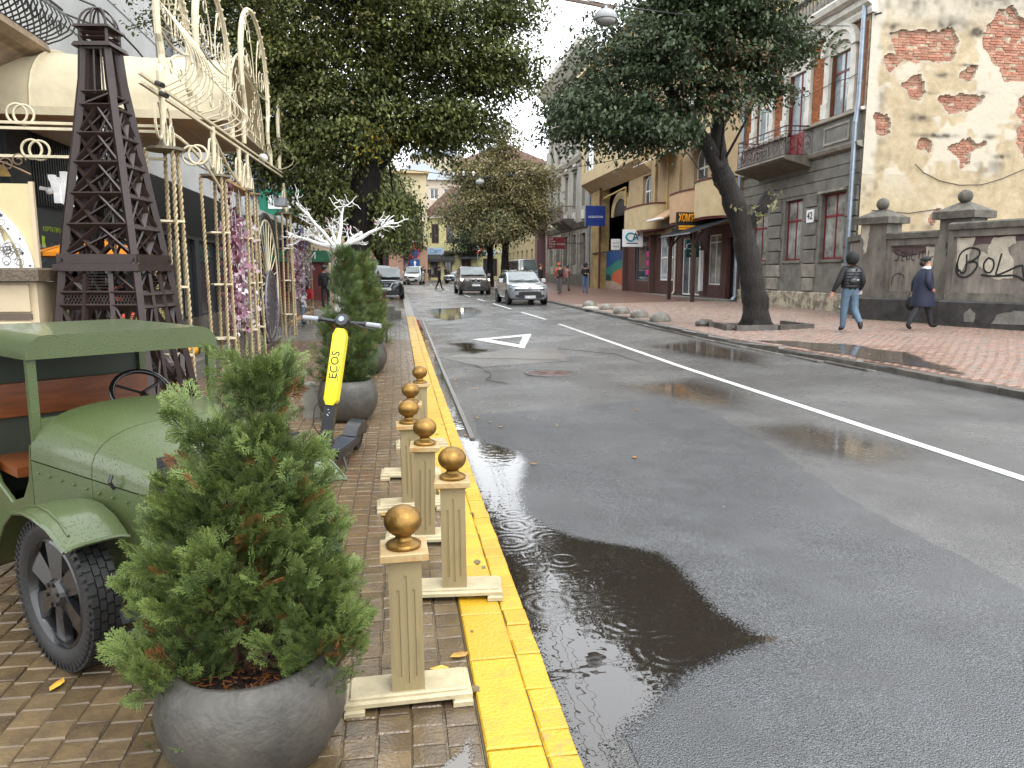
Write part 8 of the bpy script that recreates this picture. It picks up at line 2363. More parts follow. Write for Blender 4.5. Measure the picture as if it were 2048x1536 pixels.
def person(label, loc, rz, h, mt, ml, ms, pose=None, rad=None, fingers=False, sub=1, group=None, hair=None, zone=None):
    J = dict(BASE); J.update(pose or {}); Rd = dict(RAD); Rd.update(rad or {})
    edges = list(EDG); Z = dict(ZONE); Z.update(zone or {})
    if fingers:
        for s in 'lr':
            ha, wr = Vector(J['ha' + s]), Vector(J['wr' + s]); d = (ha - wr).normalized(); sx = -1 if s == 'l' else 1
            side = d.cross(Vector((1, 0, 0))).normalized() if abs(d.x) < .9 else Vector((0, 1, 0))
            inn = d.cross(side)
            for k, (o_, L_) in enumerate(((-.03, .06), (-.011, .075), (.009, .07), (.028, .055))):
                a, b = f'f{k}a{s}', f'f{k}b{s}'
                J[a] = tuple(ha + side * o_ + d * L_ * .55); J[b] = tuple(ha + side * o_ * 1.05 + d * L_ * .95 + inn * .018 * -sx)
                Rd[a] = .010; Rd[b] = .008; edges += [('ha' + s, a), (a, b)]; Z[a] = Z[b] = 'skin'
            J['th' + s] = tuple(wr.lerp(ha, .6) - side * .045 + d * .03); Rd['th' + s] = .011; edges.append(('ha' + s, 'th' + s)); Z['th' + s] = 'skin'
    T = thing('person', label, 'person', loc, R(rz), group)
    k = h / 1.755
    names = list(J)
    me = bpy.data.meshes.new('body')
    me.from_pydata([tuple(c * k for c in J[n]) for n in names], [(names.index(a), names.index(b)) for a, b in edges], [])
    ob = bpy.data.objects.new('body', me); COL.objects.link(ob)
    md = ob.modifiers.new('skin', 'SKIN'); md.use_smooth_shade = True
    for i, n in enumerate(names):
        sv = me.skin_vertices[0].data[i]; rr = Rd[n] * k
        fx = (1.22, .92) if n in ('chest', 'belly', 'pelvis') else (1, 1)
        sv.radius = (rr * fx[0], rr * fx[1]); sv.use_root = (n == 'pelvis')
    sd = ob.modifiers.new('subd', 'SUBSURF'); sd.levels = sub; sd.render_levels = sub
    dg = bpy.context.evaluated_depsgraph_get()
    m2 = bpy.data.meshes.new_from_object(ob.evaluated_get(dg))
    COL.objects.unlink(ob); bpy.data.objects.remove(ob)
    m2.materials.clear()
    mats_ = [mt, ml, ms, m_skin]; zi = {'top': 0, 'leg': 1, 'shoe': 2, 'skin': 3}
    for m_ in mats_: m2.materials.append(m_)
    segs = [(np.array(J[a]) * k, np.array(J[b]) * k, zi[Z.get(b, 'top')]) for a, b in edges]
    C_ = np.zeros(len(m2.polygons) * 3); m2.polygons.foreach_get('center', C_); C_ = C_.reshape(-1, 3)
    best = np.full(len(C_), 1e9); zi_ = np.zeros(len(C_), int)
    for a, b, z in segs:
        ab = b - a; t = np.clip(((C_ - a) @ ab) / (ab @ ab), 0, 1); d = np.linalg.norm(C_ - a - t[:, None] * ab, axis=1)
        u = d < best; best[u] = d[u]; zi_[u] = z
    m2.polygons.foreach_set('material_index', zi_.astype(np.int32)); m2.polygons.foreach_set('use_smooth', [True] * len(C_))
    m2.update(); m2.name = 'body'
    b = bpy.data.objects.new('body', m2); link(b, T)
    hc = Vector(J['head']) * k
    if fingers or hair is not None:
        f_ = Vector((0, -1, 0))
        mb = MB().sphere(hc + Vector((0, -.097, -.012)) * k, .016 * k, 6, 5, sc=(.8, 1.2, 1.4)); mb.build('nose', m_skin, T, True, False)
        for s in (-1, 1):
            MB().sphere(hc + Vector((s * .034, -.088, .012)) * k, .011 * k, 6, 5).build('eye', m_blk, T, True, False)
            MB().sphere(hc + Vector((s * .096, .005, -.01)) * k, .024 * k, 6, 5, sc=(.4, .8, 1.2)).build('ear', m_skin, T, True, False)
        MB().box(hc.x - .022 * k, hc.x + .022 * k, hc.y - .093 * k, hc.y - .085 * k, hc.z - .057 * k, hc.z - .05 * k).build('mouth', m_tail, T, world=False)
    if hair:
        kind, hm = hair
        mb = MB()
        if kind == 'hair': mb.sphere(hc + Vector((0, .014, .022)) * k, .108 * k, 14, 10, sc=(1, 1.02, 1.0))
        elif kind == 'hood':
            rings = []
            for i in range(9):
                t = i / 8; a = -.35 + t * 2.1
                rings.append([(hc.x + (.118 + .012 * math.sin(t * 3)) * k * math.cos(q) * (1 - .12 * t), hc.y + (.055 + .115 * math.sin(q) * .95 + .02 * t) * k, hc.z + (-.155 + .30 * t - (.05 if math.sin(q) < 0 and t > .8 else 0)) * k) for q in [2*math.pi*j/16 for j in range(16)]])
            rings = []
            for i in range(8):
                t = i / 7; ph = math.pi * (.18 + .80 * t)
                rings.append([(hc.x + .142 * k * math.sin(ph) * math.cos(q), hc.y + (.022 + .15 * math.sin(ph) * math.sin(q)) * k if math.sin(q) > -.6 else hc.y - .062 * k * math.sin(ph), hc.z + (.008 - .165 * math.cos(ph)) * k) for q in [2*math.pi*j/18 for j in range(18)]])
            mb.loft(rings)
        elif kind == 'beret':
            mb.lathe([(.001, .15), (.06, .145), (.115, .115), (.128, .075), (.115, .04), (.104, .03)], 16, (0, 0, 0)); mb.xf(Matrix.Translation(hc + Vector((0, .015, -.01)) * k) @ Matrix.Rotation(R(-14), 4, 'X') @ Matrix.Scale(k, 4))
        mb.build('hood' if kind == 'hood' else 'hat' if kind == 'beret' else 'hair', hm, T, True, False)
    return T, k, J
m_jeans = cloth('light_jeans', '#52687a'); m_blackc = cloth('black_cloth', '#17181a'); m_navyc = cloth('navy_wool', '#1b2136'); m_dtr = cloth('charcoal_trousers', '#25262b'); m_shoe = cloth('black_shoe', '#141414', .4)
m_puff = mat('black_quilted_nylon', '#1c1d21', .32, var=.08, bump=.2, bscale=30)
# walking away: local -y is the front, so the figure is turned round
T, k, J = person('person in a black quilted jacket and hood walking away with white papers in hand', (10.55, 16.45, zright(10.55, 16.45) + .01), 172, 1.82, m_blackc, m_jeans, m_shoe,
    dict(ell=(-.27, .05, 1.14), wrl=(-.25, -.06, .95), hal=(-.23, -.13, .90), elr=(.30, .06, 1.14), wrr=(.40, -.0, .90), har=(.42, -.02, .82),
         knl=(-.115, .0, .50), anl=(-.13, .30, .22), tol=(-.14, .33, .07), knr=(.11, -.02, .50), anr=(.12, -.02, .09), tor=(.13, -.17, .04), hil=(-.1, 0, .93), hir=(.1, 0, .93)),
    dict(hil=.125, hir=.125, knl=.092, knr=.092, pelvis=.16, anl=.066, anr=.066, ell=.075, elr=.075), True, 1, hair=('hood', m_blackc))
rings = []
for i in range(29):
    z = .99 + i * .0165; t = i / 28
    bulge = .010 * abs(math.sin(i * math.pi / 4))
    wx_, wy_ = .205 + .02 * math.sin(t * 3.1) + bulge, .155 + .02 * math.sin(t * 3.1) + bulge
    if t > .8: wx_ *= 1 - (t - .8) * 1.6; wy_ *= 1 - (t - .8) * 1.8
    rings.append([(k * wx_ * math.cos(q), k * wy_ * math.sin(q), k * z) for q in [2*math.pi*j/24 for j in range(24)]])
MB().loft(rings).build('quilted_jacket', m_puff, T, True, False)
mb = MB().sphere((-.02 * k * -1, .20 * k, 1.14 * k), .11, 12, 8, sc=(1.15, .5, .75)); bg_ = mb.build('shoulder_bag', mat('black_leather', '#202124', .3, bump=.2), T, True, False)
MB().bar((.09 * k, .19 * k, 1.16 * k), (-.06 * k, .15 * k, 1.43 * k), .035, .012).build('bag_strap', m_blackc, bg_, world=False)
MB().box(-.07, -.02, .25, .262, 1.2, 1.24).build('buckle', m_steel, bg_, world=False)
mb = MB().add([(-.20, -.2, .93), (-.36, -.16, .97), (-.38, -.2, .88), (-.22, -.25, .84), (-.33, -.27, .97)], [(0, 1, 2, 3), (3, 2, 4), (0, 3, 4)]); mb.build('papers', mat('white_paper_sheet', (.7, .7, .78), .6, var=0), T, world=False)
# woman in the long coat, walking to the right
T, k, J = person('person in a long navy coat and dark beret walking along the courtyard wall', (12.3, 16.25, zright(12.3, 16.25) + .01), 84, 1.70, m_navyc, m_dtr, m_shoe,
    dict(shl=(-.18, 0, 1.41), ell=(-.27, .07, 1.16), wrl=(-.24, -.05, 1.0), hal=(-.2, -.12, .98), shr=(.18, 0, 1.41), elr=(.26, .1, 1.15), wrr=(.27, .10, .92), har=(.27, .10, .83),
         knl=(-.1, .20, .50), anl=(-.1, .40, .12), tol=(-.11, .30, .035), knr=(.1, -.20, .53), anr=(.11, -.33, .10), tor=(.12, -.49, .10), head=(0, -.03, 1.655), jaw=(0, -.05, 1.56)),
    dict(chest=.165, belly=.17, pelvis=.17, shl=.09, shr=.09, ell=.075, elr=.075, wrl=.055, wrr=.055, knl=.082, knr=.082, anl=.062, anr=.062), True, 1, hair=('beret', m_blackc))
rings = []
for i, (z, wx_, wy_) in enumerate([(.58, .27, .285), (.60, .275, .29), (.75, .255, .26), (.95, .235, .24), (1.1, .225, .22), (1.25, .225, .205), (1.37, .21, .17), (1.43, .16, .13), (1.48, .1, .1), (1.5, .085, .09)]):
    rings.append([(k * wx_ * math.cos(q) * (1 + .025 * math.sin(5 * q) * max(0, 1.1 - z)), k * wy_ * math.sin(q) * (1 + .03 * math.sin(6 * q + 1) * max(0, 1.1 - z)), k * z) for q in [2*math.pi*j/28 for j in range(28)]])
MB().loft(rings, caps=False).build('coat', m_navyc, T, True, False)
MB().lathe([(.075, 0), (.098, .02), (.1, .06), (.08, .085)], 14, (0, -.03 * k, 1.465 * k), cap=False).build('scarf', m_wht, T, True, False)
MB().sphere((0, .075, 1.63 * k), .085, 12, 8, sc=(.95, .7, 1)).build('hair', mat('dark_hair', '#2a211d', .5), T, True, False)
bg_ = MB().sphere((.30, .10, .62), .14, 10, 8, sc=(.5, 1.0, 1.25)).build('bag', m_blackc, T, True, False)
MB().tube([(.30, .0, .76), (.29, .07, .86), (.28, .1, .88), (.29, .14, .86), (.30, .2, .76)], .008, 5).build('handle', m_blackc, bg_, world=False)
MB().tube([(.32 + .0, .02 + .06 * math.cos(t), .56 + .09 * math.sin(t)) for t in [2*math.pi*j/14 for j in range(14)]], .006, 4, closed=True).build('ring', m_steel, bg_, world=False)
# others, smaller
A_ = 'people further down the street'
m_org = cloth('orange_jacket', '#b4512c'); m_bluej = cloth('blue_jeans', '#53698a'); m_gtr = cloth('grey_trousers', '#5f5e5e'); m_hair = MATS['dark_hair']
T, k, J = person('person in a black jacket and pale jeans walking with a red handbag behind the garland', (-2.75, 21.6, G(21.6)), 175, 1.80, m_blackc, cloth('pale_blue_jeans', '#7d92a8'), m_shoe,
    dict(elr=(.26, .02, 1.14), wrr=(.28, .0, .92), har=(.28, -.02, .85), knl=(-.09, -.1, .5)), None, False, 1, A_, ('hair', m_hair))
bg_ = MB().prism([(-.16, .62), (.16, .62), (.2, .80), (.1, .9), (-.12, .88), (-.2, .78)], -.40, -.28, 'x'); bg_.v = [(x, y + .05, z + .12) for x, y, z in bg_.v]; hb = bg_.build('handbag', mat('red_leather', '#b01822', .35, var=.05), T, world=False)
MB().tube([(-.33, -.1, .98), (-.3, .0, 1.16), (-.22, .03, 1.42), (-.3, .1, 1.16), (-.33, .16, .98)], .008, 5).build('strap', m_blackc, hb, world=False)
person('person in black seen far behind the red handbag', (-2.9, 31, G(31)), 160, 1.68, m_blackc, m_blackc, m_shoe, dict(knl=(-.1, -.12, .5), ell=(-.3, .05, 1.15)), None, False, 1, A_, ('hair', m_hair))
person('seated looking person in grey at the stall past the white tree', (-2.3, 37, G(37)), 30, 1.55, m_gtr, m_bluej, m_shoe, None, None, False, 1, A_, ('hair', m_hair))
person('person in a black jacket and grey trousers with a shoulder bag on the far pavement', (9.35, 43.3, zright(9.35, 43.3)), -70, 1.72, m_blackc, m_gtr, m_shoe, dict(elr=(.26, -.1, 1.16), wrr=(.18, -.22, 1.1), har=(.12, -.25, 1.1)), None, False, 1, A_, ('hair', m_hair))
person('person in an orange hooded jacket behind the others on the far pavement', (10.4, 48.5, zright(10.4, 48.5)), 170, 1.78, m_org, m_gtr, m_shoe, dict(knl=(-.1, -.15, .52)), None, False, 1, A_, ('hood', m_org))
person('person in a patterned pale coat beside the orange jacket', (10.75, 47.6, zright(10.7, 47.6)), 120, 1.66, mat('patterned_coat', '#a9796f', .8, col2='#4d3b3a', scale=12, contrast=(.48, .52)), m_gtr, m_shoe, dict(ell=(-.26, -.1, 1.15), wrl=(-.15, -.28, 1.05), hal=(-.1, -.3, 1.05), knr=(.1, -.2, .55), anr=(.1, -.25, .15), tor=(.1, -.38, .12)), None, False, 1, A_, ('hair', m_hair))
person('person in a dark hood and blue jeans looking down near the ochre gate pier', (11.0, 43.9, zright(11, 43.9)), 10, 1.76, m_blackc, m_bluej, m_shoe, dict(ell=(-.25, -.02, 1.16), wrl=(-.1, -.25, 1.15), hal=(-.04, -.29, 1.17), elr=(.25, -.02, 1.16), wrr=(.1, -.25, 1.15), har=(.04, -.29, 1.17), head=(0, -.05, 1.64)), None, False, 1, A_, ('hood', m_blackc))
person('person in black half hidden behind the silver estate car', (8.6, 45.5, zright(8.6, 45.5)), 60, 1.76, m_blackc, m_blackc, m_shoe, None, None, False, 1, A_, ('hair', cloth('brown_hair', '#5a3020')))
person('person in black crossing the road beside the dark grey SUV', (3.1, 58, zroad(3.1, 58)), 100, 1.78, m_blackc, m_blackc, m_shoe, dict(knl=(-.1, .12, .5), anl=(-.1, .32, .12), tol=(-.1, .22, .04), knr=(.1, -.14, .5), anr=(.1, -.25, .09), tor=(.1, -.4, .05)), None, False, 1, A_, ('hair', m_hair))
for i, (x, y, lb) in enumerate(((3.2, 96, 'first of the dark clad people waiting at the yellow corner, nearest the road sign'), (3.9, 95.5, 'person in black beside the first one at the yellow corner'), (5.3, 96.5, 'person in a light top by the doorway lamps of the yellow house'), (5.9, 94.8, 'person standing alone right of the yellow house door'), (8.1, 98, 'person in dark clothes under the black awning of the yellow house'))):
    person(lb, (x, y, G(y) + .02), 40 * i, 1.74, m_blackc if i != 2 else m_gtr, m_dtr, m_shoe, None, None, False, 1, A_, ('hair', m_hair))
# ------------------------------------------------------------------ trees
def leaf_mat(name, c1, c2, rough=.42):
    m = mat(name, c1, rough, var=.0, bump=0, tintcol=c2, spec=.4)
    n, l = m.node_tree.nodes, m.node_tree.links
    b, o = n['Principled BSDF'], n['Material Output']
    t = n.new('ShaderNodeBsdfTranslucent'); ms = n.new('ShaderNodeMixShader'); ms.inputs[0].default_value = .22
    l.new(b.inputs['Base Color'].links[0].from_socket, t.inputs[0])
    l.new(b.outputs[0], ms.inputs[1]); l.new(t.outputs[0], ms.inputs[2]); l.new(ms.outputs[0], o.inputs[0])
    return m
m_lf1 = leaf_mat('dark_linden_leaf', '#333d1f', '#7d8446'); m_lf2 = leaf_mat('blue_green_leaf', '#26331f', '#5a6a48'); m_lf3 = leaf_mat('autumn_linden_leaf', '#626845', '#a08f62')
m_ylf = leaf_mat('yellow_leaf', '#8f7a22', '#b79a2c'); m_brl = leaf_mat('withered_leaf', '#6b5140', '#8f7458')
LEAF = np.array([(0, 0, 0), (.27, .3, -.06), (.30, .6, -.05), (0, 1.1, -.2), (-.30, .6, -.05), (-.27, .3, -.06)]); LEAFF = np.array([(0, 1, 2, 3), (0, 3, 4, 5)])
def leaves(name, cents, per, spread, size, m, parent, r_, tint_mu=.4, droop=.5):
    C = np.repeat(np.array(cents), per, 0); n = len(C)
    out = np.repeat(np.array([c - np.array(parent_c) for c, parent_c in zip(cents, [CUR['c']] * len(cents))]), per, 0)
    out /= np.linalg.norm(out, axis=1, keepdims=True) + 1e-6
    base_t = np.repeat(r_.normal(tint_mu, .22, len(cents)), per)
    al = r_.uniform(-1, 1.3, n)[:, None]; hor = out * np.array([1, 1, .25])
    P = C + hor * al * spread * 1.5 + r_.normal(0, 1, (n, 3)) * spread * np.array([.55, .55, .3]) - np.array([0, 0, 1]) * (np.maximum(al, 0) ** 2) * spread * .7
    d = out * .6 + r_.normal(0, .6, (n, 3)) + np.array([0, 0, -droop]); d /= np.linalg.norm(d, axis=1, keepdims=True)
    nn = r_.normal(0, .45, (n, 3)) + np.array([0, 0, 1.0]) + out * .35
    x = np.cross(d, nn); x /= np.linalg.norm(x, axis=1, keepdims=True) + 1e-9
    z = np.cross(x, d)
    s = size * r_.uniform(.6, 1.2, (n, 1, 1))
    V = (LEAF[None, :, 0:1] * x[:, None] + LEAF[None, :, 1:2] * d[:, None] + LEAF[None, :, 2:3] * z[:, None]) * s + P[:, None]
    Fc = (LEAFF[None] + (np.arange(n) * 6)[:, None, None]).reshape(-1, 4)
    t = np.clip(base_t + r_.normal(0, .12, n), 0, 1)
    off = np.array(origin(parent))
    me = np_mesh(name, V.reshape(-1, 3) - off, Fc, m, tint=np.repeat(t, 6))
    return link(bpy.data.objects.new(name, me), parent)
CUR = {'c': (0, 0, 0)}
def tree(label, base, trunk, lobes, size, spread, per, m, seed, extra=(), group='street trees', center=None, cutstub=None, twigs=True, tint=.4, tiers=True):
    """trunk: list of (points, radii); lobes: (cx, cy, cz, rx, ry, rz, clusters)"""
    r_ = np.random.default_rng(seed); rr = random.Random(seed)
    T = thing('linden_tree', label, 'tree', base, 0, group)
    CUR['c'] = center or tuple(np.mean([l[:3] for l in lobes], 0) - np.array([0, 0, 1.0]))
    mb = MB()
    for i, (pts, rad) in enumerate(trunk):
        fine, fr = [], []
        for a in range(len(pts) - 1):
            for q in range(8):
                t = q / 8; p = Vector(pts[a]).lerp(Vector(pts[a+1]), t); fine.append(p + Vector((rr.uniform(-.02, .02), rr.uniform(-.02, .02), 0)) * rad[a] * 2); fr.append((rad[a] + (rad[a+1] - rad[a]) * t) * rr.uniform(.95, 1.06))
        fine.append(Vector(pts[-1])); fr.append(rad[-1])
        mb.tube(fine, fr, 26)
    # buttress at the foot
    b0 = Vector(trunk[0][0][0]); r0 = trunk[0][1][0]
    for k in range(5):
        a = k * 1.257 + .4
        mb.tube([b0 + Vector((math.cos(a) * r0 * 1.35, math.sin(a) * r0 * 1.35, -.05)), b0 + Vector((math.cos(a) * r0 * .8, math.sin(a) * r0 * .8, .2)), b0 + Vector((math.cos(a) * r0 * .5, math.sin(a) * r0 * .5, .6))], [r0 * .25, r0 * .3, r0 * .2], 7)
    for i, (x, y, z) in enumerate(mb.v):
        q = noise.noise((x * 13, y * 13, z * 1.6)) * .028 + noise.noise((x * 4, y * 4, z * 2.2)) * .03
        mb.v[i] = (x + q, y - q * .7, z)
    mb.build('trunk', m_bark, T, True)
    lim = MB(); cents = []
    heads = [Vector(t[0][-1]) for t in trunk]
    for (cx, cy, cz, rx, ry, rz, nc) in lobes:
        c = Vector((cx, cy, cz))
        h0 = min(heads, key=lambda p: (p - c).length)
        mid = h0.lerp(c, .5) + Vector((rr.uniform(-.2, .2), rr.uniform(-.2, .2), .25))
        w = max(.03, min(.13, .02 * (rx + rz)))
        path = [h0, mid, c, c + (c - mid) * .4]
        lim.tube(path, [w * 1.2, w, w * .55, w * .2], 7)
        for k in range(nc):
            u = r_.normal(0, 1, 3); u /= np.linalg.norm(u)
            rad = r_.random() ** .38
            p = np.array([cx + u[0] * rx * rad, cy + u[1] * ry * rad, cz + u[2] * rz * rad])
            if tiers: p[2] = p[2] * .5 + .5 * (round(p[2] / .55) * .55 + r_.normal(0, .08))
            cents.append(p)
            if twigs and k % 3 == 0:
                q0 = path[1].lerp(path[2], rr.random()) if rr.random() < .7 else path[2].lerp(path[3], rr.random())
                e = Vector(p); lim.tube([q0, q0.lerp(e, .5) + Vector((0, 0, .15)), e], [w * .3, w * .18, .006], 4)
    lim.build('limbs', m_bark, T, True)
    cents = np.array(cents)
    leaves('crown', cents, per, spread, size, m, T, r_, tint)
    for (mm, share, lo, hi, sp) in extra:
        sel = np.array([c for c in cents if all(lo[i] <= c[i] <= hi[i] for i in range(3)) and r_.random() < share])
        if len(sel): leaves('crown', sel, max(6, per // 3), spread * sp, size * .95, mm, T, r_, .5)
    return T
zt = zright(9.2, 18.7)
rt = tree('big leaning linden on the far pavement with a sawn off stub', (9.35, 18.8, zt),
    [([(9.4, 18.8, zt - .1), (9.33, 18.8, .8), (9.1, 18.8, 1.9), (8.85, 18.8, 2.8), (8.5, 18.8, 3.6), (8.2, 18.8, 4.15)], [.38, .31, .28, .28, .26, .24]),
     ([(8.3, 18.8, 3.95), (7.85, 18.75, 4.7), (7.4, 18.7, 5.2), (6.8, 18.6, 5.9), (6.0, 18.4, 6.7)], [.2, .18, .17, .13, .08]),
     ([(8.35, 18.8, 3.85), (8.15, 18.9, 4.9), (8.2, 19.0, 5.8), (8.4, 19.0, 7.2), (8.5, 19, 8.6)], [.18, .165, .15, .12, .06]),
     ([(8.95, 18.8, 2.6), (9.25, 18.75, 3.0), (9.6, 18.7, 3.62)], [.17, .155, .145])],
    [(7.6, 18.4, 7.5, 2.1, 2.2, 1.7, 440), (5.7, 18.0, 6.4, 1.6, 1.8, 1.35, 290), (4.6, 17.8, 5.2, 1.1, 1.4, .7, 170), (6.2, 18.0, 5.0, 1.1, 1.4, .55, 150), (8.7, 18.4, 7.2, .9, 1.5, .9, 170), (9.9, 18.6, 7.2, .65, 1.2, .35, 50),
     (8.3, 18.5, 9.2, 1.8, 2.2, 1.3, 260), (6.9, 18.0, 8.0, 1.3, 2, .9, 170), (9.0, 18.4, 6.0, .5, .8, .35, 40), (7.6, 17.8, 5.7, .8, .9, .4, 70)],
    .105, .26, 36, m_lf2, 21, extra=[(m_brl, .55, (6.8, 10, 5.4), (8.6, 19, 6.9), 1.1)], tint=.4)
MB().lathe([(.001, 0), (.14, 0)], 14, (9.6, 18.7, 3.625)).build('sawn_face', mat('sawn_wood', '#6a5a48', .7, var=.3, bump=.4), rt)
r_ = np.random.default_rng(4); CUR['c'] = (9.0, 18.8, 2.5)
tag(leaves('stub_shoots', np.array([(9.1, 18.45, 3.05), (8.95, 18.45, 3.15), (9.45, 18.4, 3.2), (9.2, 18.45, 2.9), (8.6, 18.4, 3.15), (9.5, 18.4, 3.5)]), 9, .1, .13, leaf_mat('pale_shoot_leaf', '#6f7048', '#98946a'), rt, r_, .5), kind='stuff')
tree('huge dark linden on the near pavement rising behind the white tree', (-1.2, 20.2, G(20)),
    [([(-1.2, 20.2, 0), (-1.16, 20.2, 1.2), (-1.0, 20.2, 2.6), (-.75, 20.2, 3.9), (-.5, 20.2, 5.2)], [.42, .33, .33, .36, .32]),
     ([(-.55, 20.2, 4.2), (.4, 20, 5.2), (1.5, 19.8, 6.0), (2.6, 19.6, 6.6)], [.2, .17, .12, .06]), ([(-.6, 20.2, 4.4), (-1.4, 20.1, 5.8), (-2.4, 20, 7.0)], [.2, .16, .09]), ([(-.5, 20.2, 5.0), (-.4, 20.3, 7), (-.2, 20.3, 9)], [.26, .2, .1])],
    [(-1.0, 20, 8.2, 2.6, 2.4, 2.2, 460), (-2.7, 19.6, 6.1, 1.2, 1.8, 1.3, 240), (-4.1, 19.4, 7.9, 1.5, 2, 1.2, 200), (1.0, 19.8, 7.4, 1.8, 2.2, 1.5, 330), (2.5, 19.5, 6.5, 1.0, 1.6, .7, 150), (1.4, 19.5, 5.4, 1.0, 1.5, .6, 140), (-1.0, 19.6, 5.4, 1.5, 1.6, 1.2, 260),
     (-2.7, 19.4, 4.4, 1.1, 1.4, .8, 150), (2.6, 19.6, 8.0, .9, 1.4, .7, 100), (-.05, 19.8, 3.1, .6, 1.0, .5, 70), (-1.75, 19.6, 3.3, .6, 1, .5, 70), (-.4, 19.8, 9.8, 2.4, 2.4, 1.2, 220), (-.2, 21.6, 6.6, 2.3, 1.0, 1.8, 200), (-2.8, 21.4, 7.2, 1.8, 1, 1.6, 140), (.9, 19.7, 4.9, .7, 1.0, .4, 60)],
    .098, .30, 50, m_lf1, 31, extra=[(m_ylf, .5, (-.9, 18, 3.9), (.4, 21, 5.2), .8), (m_lf3, .25, (-5, 17, 5.5), (0, 21, 10), 1.0)], tint=.38)
def small_tree(label, x, y, z0, lobes, m, seed, tr, size=.15, per=24, tint=.45, extra=()):
    tree(label, (x, y, z0), [([(x, y, z0 - .1), (x, y, z0 + tr * .5), (x + .05, y, z0 + tr)], [.36, .28, .24]), ([(x, y, z0 + tr - .3), (x + .5, y, z0 + tr + 2), (x + .3, y, z0 + tr + 5)], [.2, .16, .06]), ([(x, y, z0 + tr - .3), (x - .9, y, z0 + tr + 1.6), (x - 1.4, y, z0 + tr + 3.4)], [.16, .12, .05])],
         lobes, size, .38, per, m, seed, tint=tint, extra=extra)
x, y = 7.75, 55.0; z0 = zright(7.7, y)
small_tree('autumn tinted linden in the middle of the street view, on the far kerb', x, y, z0, [(7.4, 55, 8.2, 2.9, 2.4, 2.0, 380), (5.0, 54.6, 6.2, 1.8, 2, 1.5, 220), (9.3, 54.6, 6.2, 2.1, 2, 1.6, 240), (7.2, 54, 5.0, 2.3, 1.8, 1.1, 220), (7.5, 55, 10.8, 1.8, 1.6, 1.7, 170), (10.2, 55, 8.4, 1.5, 1.6, 1.3, 120), (4.6, 55, 8.6, 1.2, 1.5, 1.2, 90)], m_lf3, 41, 3.6, .17, 24, .4, [(m_lf2, .9, (3, 50, 0), (12, 60, 6.4), 1.2)])
x, y = 7.6, 63.0; z0 = zright(7.7, y)
small_tree('darker linden standing just behind the autumn tinted one', x, y, z0, [(7.2, 63, 5.6, 2.6, 2.2, 1.8, 240), (6.2, 62.5, 4.2, 1.6, 1.6, 1.0, 120), (7.6, 63, 8.6, 2.6, 2.4, 2.0, 240)], m_lf2, 42, 3.0, .18, 22, .35)
x, y = -1.4, 60.0; z0 = G(y)
small_tree('round dark tree over the parked cars on the near side', x, y, z0, [(-1.3, 60, 5.2, 3.2, 2.5, 1.7, 300), (-.6, 59.5, 4.0, 2.2, 2, .9, 150), (-1.4, 60, 7.6, 2.6, 2.2, 1.6, 200)], m_lf1, 43, 2.4, .2, 22, .3)
x, y = -2.2, 38.0; z0 = G(y)
small_tree('green street tree behind the trunk of the huge linden', x, y, z0, [(-2.4, 38, 6.0, 2.0, 2, 1.6, 200), (-.9, 38, 5.4, 1.5, 1.6, 1.4, 150), (-2.2, 38, 8.4, 2.4, 2.2, 1.8, 180)], m_lf1, 44, 3.0, .17, 22, .5)

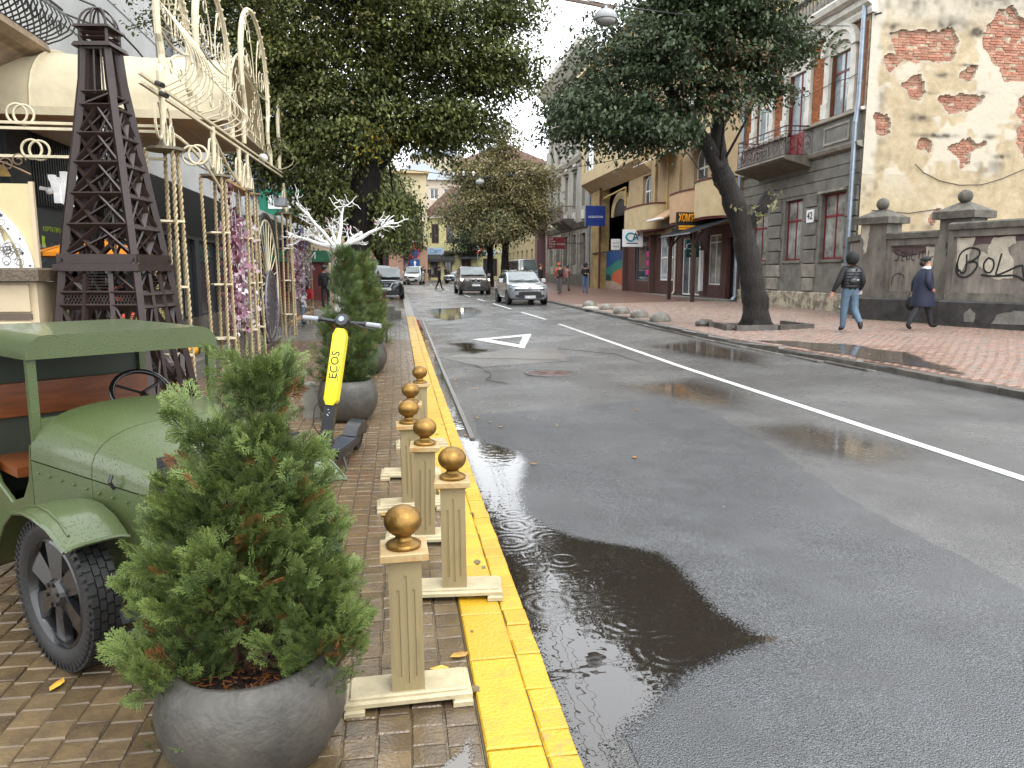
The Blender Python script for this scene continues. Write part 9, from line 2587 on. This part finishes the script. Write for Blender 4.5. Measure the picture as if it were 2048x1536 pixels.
# ------------------------------------------------------------------ hanging street lamps and wires
def hang_lamp(label, x, y, z, s=1.0):
    T = thing('street_lamp', label, 'street lamp', (x, y, z), 0, 'street lamps hung on wires')
    MB().lathe([(.0, -.16), (.09, -.155), (.16, -.12), (.20, -.06)], 16).build('glass_bowl', m_curt, T, True, False)
    MB().lathe([(.215, -.06), (.22, -.03), (.19, .05), (.13, .10), (.05, .12), (.03, .18), (0, .18)], 16).build('hood', mat('lamp_grey', '#8f9292', .45), T, 40, False)
    return T
hang_lamp('grey street lamp hung from a wire bar among the leaves of the leaning linden', 3.82, 14.0, 6.12)
hang_lamp('small pale street lamp hanging in front of the autumn tinted linden', 4.87, 45.0, 6.85).scale = (1.2, 1.2, 1.2)
LBR = thing('insulator_bar', 'rusty bar with white insulators above the hanging lamp', 'bar', (3.2, 14, 6.4))
MB().bar((2.75, 14, 6.42), (3.95, 14, 6.27), .05).build('bar', mat('rusty_bar', '#5a4a3e', .6), LBR)
for k in range(4): MB().lathe([(.02, 0), (.05, .02), (.03, .05), (.045, .08), (.02, .1)], 8, (2.95 + k * .3, 14, 6.42 - k * .037)).build('insulator', m_wht, LBR)
def wire(pts, lb, r=.012):
    a, b, sag = pts
    a, b = Vector(a), Vector(b)
    P = [a.lerp(b, t / 14) - Vector((0, 0, sag * 4 * (t / 14) * (1 - t / 14))) for t in range(15)]
    one(MB().tube(P, r, 4), 'overhead_wire', m_blk, lb, 'wire', 'overhead wires', at=tuple(P[0]))
wire(((-6.5, 14, 8.4), (3.85, 14, 6.32), .1), 'thin black wire carrying the street lamp from the shop side')
wire(((3.85, 14, 6.32), (XF, 23.5, 9.35), .1), 'thin black wire from the hanging lamp to the corner house')
wire(((-7, 45, 8.6), (4.87, 45, 7.1), .2), 'thin wire holding the distant street lamp from the near side', .02)
wire(((4.87, 45, 7.1), (XF, 45, 8.6), .2), 'thin wire holding the distant street lamp from the beige house', .02)
for k, dx in enumerate((0, .5, .9)):
    wire(((4.2 + dx, 8, 10.4 + dx), (6.2 + dx, 90, 9.4 + dx), .8), ['lowest of the long wires running along the street', 'middle one of the long wires running along the street', 'topmost of the long wires running along the street'][k], .012)
BU = thing('bulb_string', 'short row of white bulbs on a wire beside the distant street lamp', 'light string', (3.6, 45, 7.1))
MB().tube([(2.6, 45, 7.22), (3.6, 45, 7.12), (4.8, 45, 7.15)], .02, 4).build('cord', m_blk, BU)
for k in range(4): MB().lathe([(.03, 0), (.05, .08), (.08, .16), (.05, .24), (0, .26)], 8, (2.75 + k * .58, 45, 7.18)).build('bulb', m_wht, BU)
